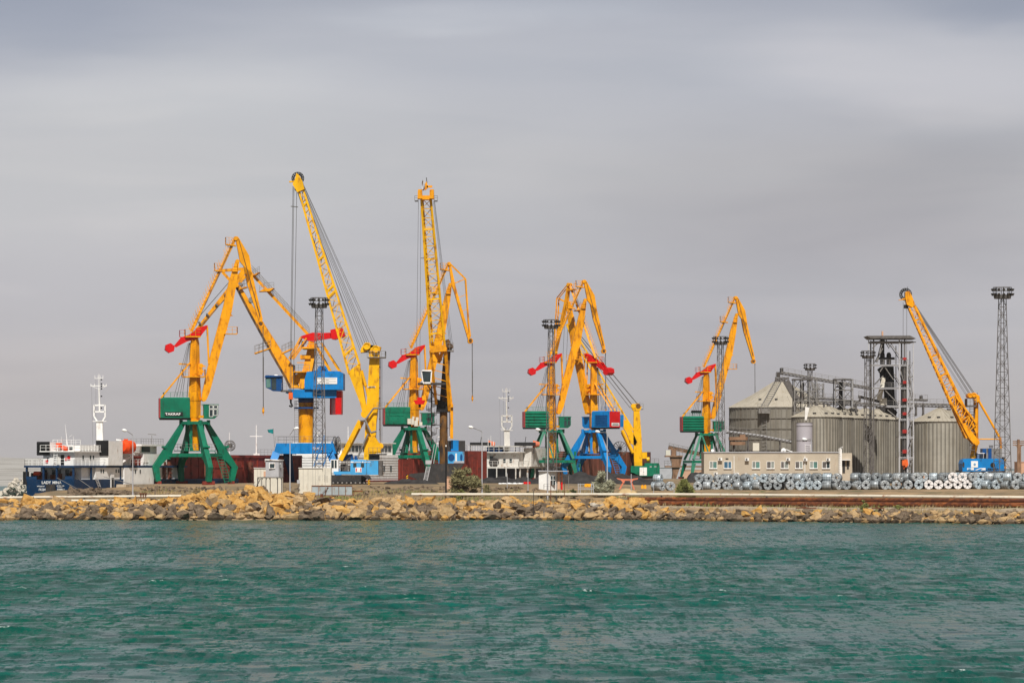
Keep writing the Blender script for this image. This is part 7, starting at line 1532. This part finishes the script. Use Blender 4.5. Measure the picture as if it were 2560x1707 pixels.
lamp('street lamp with arm to the right, before the blue portal crane', 725, 1086, 1226, 741, 1070, 590)
lamp('street lamp just right of the large windblown bush', 1205, 1080, 1224, 1177, 1067)
lamp('street lamp over the white gatehouse', 1369, 1080, 1226, 1345, 1073, 589)
lamp('street lamp before the blue crane with the red panel', 1518, 1084, 1200, 1494, 1078, 600)
lamp('low street lamp head before the mauve tank', 2028, 1100, 1200, 2011, 1097, 655)
def post(name, label, px, y0, y1, Y, r, m, cap=None):
    q = Px(Y); b = q.p(px, y1); t = thing(name, label, 'post', tuple(b)); mb = MB(); mb.tube(b - Vector((0, 0, .3)), q.p(px, y0), r, n=8); part('shaft', mb, m, t)
    if cap: mb = MB(); mb.tube(q.p(px, y0), q.p(px, y0 - 4), r * .8, r * .5, 8); part('cap', mb, cap, t)
post('post', 'thick black post standing left of the large windblown bush', 1115, 1116, 1229, 588, .13, 'black', 'white')
post('post', 'tall thin stake standing in the water edge rocks below the gatehouse', 1334, 1226, 1298, 561, .045, 'dark')
post('post', 'short grey stake at the waterline right of the tall thin stake', 1360, 1275, 1299, 560.5, .06, 'galv')
post('post', 'rusty iron stake rising from the crest before the gatehouse', 1377, 1202, 1250, 572, .06, 'rust')
post('post', 'short rusty stake right of the gatehouse', 1411, 1205, 1238, 575, .05, 'rust')
post('post', 'rusty stake between gatehouse stakes', 1391, 1203, 1230, 577, .04, 'dark')
post('fence_post', 'pale fence post left of the gatehouse', 1320, 1182, 1222, 596, .07, 'grey_panel')
post('fence_post', 'pale fence post before the white sacks', 1268, 1183, 1215, 598, .05, 'grey_panel')
post('fence_post', 'pale fence post in front of the orange trestle', 1578, 1184, 1222, 590, .06, 'grey_panel')
post('fence_post', 'pale fence post left of the first steel coils', 1634, 1212, 1230, 586, .05, 'grey_panel')
post('fence_post', 'pale fence post left of the tree by the coils', 1685, 1214, 1234, 582, .05, 'grey_panel')

# ---------------------------------------------------------------- odds and ends on the bank
def pump():
    q = Px(587); P = q.p; t = thing('pump_frame', 'grey galvanised frame with yellow pump beside the silvery tree', 'frame', tuple(P(1464, 1232)))
    mb = MB()
    for x in (1445, 1450, 1478, 1483): q.box(mb, x, 1208, x + 1.4, 1233, 0, .1); q.box(mb, x, 1208, x + 1.4, 1233, 1.0, 1.1)
    for y in (1218, 1222): q.box(mb, 1446, y, 1484, y + 1.2, -.05, .05)
    q.box(mb, 1445, 1209, 1484, 1210.2, 1.1, 1.2); part('frame', mb, 'grey_panel', t)
    mb = MB(); q.box(mb, 1462, 1209, 1477, 1219, .2, .8); mb.tube(P(1465, 1213, .1), P(1465, 1213, .8), .25); mb.tube(P(1473, 1213, .1), P(1473, 1213, .8), .25); part('pump', mb, 'yellow_kit', t)
pump()
def trestle():
    q = Px(612); P = q.p; t = thing('trestle', 'salmon orange steel trestle with splayed legs on the coal yard', 'trestle', tuple(P(1568, 1220)))
    mb = MB(); q.prism(mb, [(1541, 1194), (1556, 1196.5), (1580, 1196.5), (1595, 1194), (1594, 1198), (1578, 1201), (1558, 1201), (1545, 1198)], -.4, .4); part('beam', mb, 'salmon', t)
    for a, b in (((1561, 1200), (1548, 1224)), ((1576, 1200), (1586, 1224)), ((1553, 1198), (1560, 1207)), ((1582, 1198), (1576, 1207))):
        mb = MB(); mb.bar(P(*a, -.3), P(*b, -.5), .22); mb.bar(P(*a, .3), P(*b, .5), .22); part('leg', mb, 'salmon', t)
trestle()
def heap(label, px0, px1, ytop, Y, depth, m, seed, name='heap', cat='heap', kind=None, rough=.5):
    q = Px(Y); n, k = 70, 9; z0 = 4.0; mb = MB(); v = []
    for j in range(k):
        for i in range(n):
            px = px0 + (px1 - px0) * i / (n - 1); f = math.sin(math.pi * i / (n - 1)) ** .4; g = math.sin(math.pi * j / (k - 1)) ** .8
            p = q.p(px, ytop); h = (p.z - z0) * f * (.8 + .3 * mnoise.noise((px * .03, seed, 0)) + .12 * mnoise.noise((px * .12, seed, j))) ; y = Y + (j / (k - 1) - .5) * depth
            v.append((p.x, y, ground_z(p.x, y) - .3 + max(0, h) * g))
    mb.add(v, [(j * n + i, j * n + i + 1, (j + 1) * n + i + 1, (j + 1) * n + i) for j in range(k - 1) for i in range(n - 1)], True)
    solid(name, label, cat, mb, m, kind=kind)
heap('long black coal heap behind the gatehouse and silvery tree', 1310, 1665, 1184, 650, 12, 'coal', 2)
heap('low dark coal heap under the straight-legged crane portal', 1190, 1345, 1195, 672, 9, 'coal', 5)
heap('small coal heap between the far green crane and the office', 1716, 1768, 1180, 700, 8, 'coal', 7)
heap('pointed pile of yellow sand under the orange trestle', 1543, 1594, 1204, 597, 4, 'sand', 3)
heap('low brown earth mound before the pale blue crane carrier', 880, 960, 1212, 610, 5, 'ground', 8)
heap('dark earth bank left of the sooty crane carrier', 955, 1100, 1203, 640, 5, 'coal', 11)
r = random.Random(8)
for i in range(24):
    mb = MB(); px = 1249 + (i % 12) * 5.0 + r.uniform(-1, 1); Y = 642; p = W(px, 1214 - (i // 12) * 5.0, Y); f = ROCK[r.randrange(14)]
    s_ = r.uniform(.42, .6); mx = Matrix.LocRotScale(p, Euler((0, 0, r.random() * 3)), Vector((s_, s_, s_ * .85))); mb.add([mx @ Vector(a) for a in f[0]], f[1])
    for k_ in range(len(mb.sm)): mb.sm[k_] = True
    row = 'lower' if i < 12 else 'upper'; k = i % 12 + 1
    solid('sack', 'white sack in the %s row, %s from left, beyond the large bush' % (row, ORD[k]), 'sack', mb, 'tarp_white', 'white sacks in front of the rusty ship')
mb = MB(); q = Px(640); q.box(mb, 1309, 1204, 1326, 1212, 0, 2); solid('crate', 'small dull red crate right of the white sacks', 'crate', mb, 'red')
for i, px in enumerate((1606, 1613)):
    mb = MB(); q = Px(606); q.box(mb, px - 3, 1214, px + 3, 1221, 0, .6); mb.tube(q.p(px, 1214, .3), q.p(px, 1211.5, .3), .15, n=8); solid('valve_box', ['left yellow box of the small pair right of the sand pile', 'right yellow box of the small pair right of the sand pile'][i], 'box', mb, 'yellow_kit')
def ladder_al():
    q = Px(655); P = q.p; t = thing('ladder', 'aluminium stair ladder leaning under the truss-nosed green crane', 'ladder', tuple(P(1062, 1211)))
    mb = MB(); mb.bar(P(1057, 1211, -.4), P(1068, 1160, -.4), .12); mb.bar(P(1066, 1211, -.4), P(1077, 1160, -.4), .12); part('rail', mb, 'grey_panel', t)
    mb = MB(); [mb.bar(P(1057.5 + 11 * i / 16, 1209 - 51 * i / 16, -.4), P(1066 + 11 * i / 16, 1209 - 51 * i / 16, -.4), .08) for i in range(16)]; part('rung', mb, 'grey_panel', t)
    mb = MB(); q.box(mb, 1064, 1150, 1078, 1160, -.8, .4); mb.bar(P(1078, 1158, -.4), P(1086, 1110, -.4), .1); mb.bar(P(1084, 1158, -.4), P(1092, 1112, -.4), .1); part('landing', mb, 'grey_panel', t)
ladder_al()
def hopper_bench():
    q = Px(577); t = thing('valve_stand', 'rusty two-legged valve stand on the slim white pipe before the blue ship', 'valve', tuple(q.p(358, 1243)))
    mb = MB(); q.box(mb, 349, 1232, 368, 1234, -.3, .3); part('top_plate', mb, 'rust', t)
    for x in (351, 357, 363): mb = MB(); q.box(mb, x, 1234, x + 3, 1243, -.2, .2); part('leg', mb, 'rust', t)
hopper_bench()

# ---------------------------------------------------------------- steel coils
def coil_mesh(mt):
    mb = MB(); n = 28; R0, R1, L = .70, .235, .62
    c = [(math.cos(2 * math.pi * i / n), math.sin(2 * math.pi * i / n)) for i in range(n)]
    ring = lambda rr, y: [(rr * a, y, rr * b) for a, b in c]
    vs = ring(R0, -L) + ring(R0, L) + ring(R1, -L) + ring(R1, L) + ring(R0 - .04, -L - .02) + ring(R0 - .04, L + .02)
    fs = []; sm = []
    for i in range(n):
        j = (i + 1) % n
        mb.f += [(i, j, n + j, n + i), (2 * n + j, 2 * n + i, 3 * n + i, 3 * n + j), (4 * n + i, 4 * n + j, j, i), (2 * n + i, 2 * n + j, 4 * n + j, 4 * n + i), (3 * n + j, 3 * n + i, 5 * n + i, 5 * n + j), (5 * n + j, 5 * n + i, n + i, n + j)]; mb.sm += [True, True, False, False, False, False]
    mb.v = vs; return mesh_of('steel_coil', mb, mt)
def strap_mesh():
    mb = MB(); L = .65
    for k in range(6):
        a = k * math.pi / 3 + .3; d = Vector((math.cos(a), 0, math.sin(a))); e = Vector((-math.sin(a), 0, math.cos(a))) * .022
        for s_ in (-1, 1): mb.bar(d * .23 + Vector((0, s_ * (L + .005), 0)), d * .71 + Vector((0, s_ * (L + .005), 0)), .035, .02)
        mb.bar(d * .712 + Vector((0, -L, 0)), d * .712 + Vector((0, L, 0)), .035, .02)
    for y in (-.4, 0, .4): mb.ring((0, y, 0), (0, 1, 0), .705, .025, 28)
    return mesh_of('strapping', mb, 'dark')
CM = {k: coil_mesh(k) for k in ('steel_coil', 'steel_coil_dark', 'steel_coil_blue', 'steel_coil_white')}; SM = strap_mesh()
CZ = [(1740, 'beside the olive tree'), (1840, 'before the first office windows'), (1930, 'before the middle office windows'), (2010, 'before the last office windows'), (2100, 'before the office annex'), (2200, 'before the silo row mast'),
      (2300, 'at the elevator tower foot'), (2400, 'before the lone big silo'), (2480, 'before the bright blue crane'), (2700, 'at the tallest mast foot')]
def cY(px, row): return 606 - 16 * (px - 1640) / 920 + row * 1.7
crecs = []
def coil(px, row, level, r, yaw=None, white=False, gz=None):
    Y = cY(px, row); x = (px - 1280) * Y / F; z = ground_z(x, Y) + .68 + level * 1.2
    o = bpy.data.objects.new('steel_coil', CM['steel_coil_white' if white else r.choice(('steel_coil', 'steel_coil', 'steel_coil_dark', 'steel_coil_blue'))]); C.objects.link(o); o.location = (x, Y, z)
    o.rotation_euler = (0, r.uniform(0, 6.28), 0); yw = yaw if yaw is not None else r.choice((-.12, .0, .1, .2, .35, -.3, .6, .9, 1.3)); s = r.uniform(.94, 1.04)
    o.rotation_euler = Euler((0, r.uniform(0, 6.28), 0)); o.rotation_mode = 'ZXY' if False else 'XYZ'
    m = Matrix.Rotation(yw, 4, 'Z') @ Matrix.Rotation(r.uniform(0, 6.28), 4, 'Y'); o.rotation_euler = m.to_euler('XYZ'); o.scale = (s, r.uniform(.85, 1.1), s)
    st = bpy.data.objects.new('strapping', SM); C.objects.link(st); st.parent = o
    zone = next(n for lim, n in CZ if px < lim); crecs.append((px, zone, ('front' if row == 0 else 'rear'), ('bottom' if level == 0 else 'top'), 'white wrapped' if white else 'galvanised', o))
r = random.Random(21)
px = 1650
while px < 2575:
    if 1690 < px < 1735: px += 23; continue
    wh = 2308 < px < 2440
    coil(px, 0, 0, r, yaw=.0 if wh else None, white=wh); px += 24.2 if wh else r.choice((22.8, 23.3, 24, 24, 25, 31))
px = 1746
while px < 2575:
    if 2315 < px < 2332: px += 22; continue
    wh = 2360 < px < 2430
    if r.random() < .92 or wh: coil(px, 0 if wh or r.random() < .5 else .45, .96, r, yaw=.0 if wh else None, white=wh)
    px += 24.5 if wh else r.choice((21, 23, 24, 27))
px = 1752
while px < 2575:
    coil(px, 1, 0, r, yaw=r.choice((0, .3, .8))); px += 25
px = 1760
while px < 2575:
    if not 2310 < px < 2345 and r.random() < .9: coil(px, 1.05, .97, r, yaw=r.choice((0, .35, .7, 1.1)))
    px += r.choice((24, 26))
for lv in (0, .98): coil(1645 if lv else 1640, .6, lv, r, yaw=1.15); 
crecs.sort(key=lambda q_: q_[0]); tt = {}; cc = {}
for q_ in crecs: tt[q_[1:5]] = tt.get(q_[1:5], 0) + 1
for px, zone, rw, lv, co, o in crecs:
    key = (zone, rw, lv, co); k = cc[key] = cc.get(key, 0) + 1
    tag(o, '%s steel coil, %s %s row, %s%s' % (co, rw, lv, ordinal(k, tt[key]), zone), 'steel coil', 'steel coils stacked in rows')
# distant haze
hz = MB(); hz.box(-8000, -40, -6, 8000, 7000, 60); hz.f = [f[::1] for f in hz.f]
ho = solid('haze', 'pale sea haze filling the air over the harbour', 'haze', hz, 'white', kind='stuff')
hm = bpy.data.materials.new('haze_air'); hm.use_nodes = True; hm.node_tree.nodes.clear()
pv = hm.node_tree.nodes.new('ShaderNodeVolumePrincipled'); pv.inputs['Density'].default_value = .000035; pv.inputs['Color'].default_value = (.93, .93, .94, 1); pv.inputs['Anisotropy'].default_value = .2
mo = hm.node_tree.nodes.new('ShaderNodeOutputMaterial'); hm.node_tree.links.new(pv.outputs[0], mo.inputs['Volume']); ho.data.materials[0] = hm
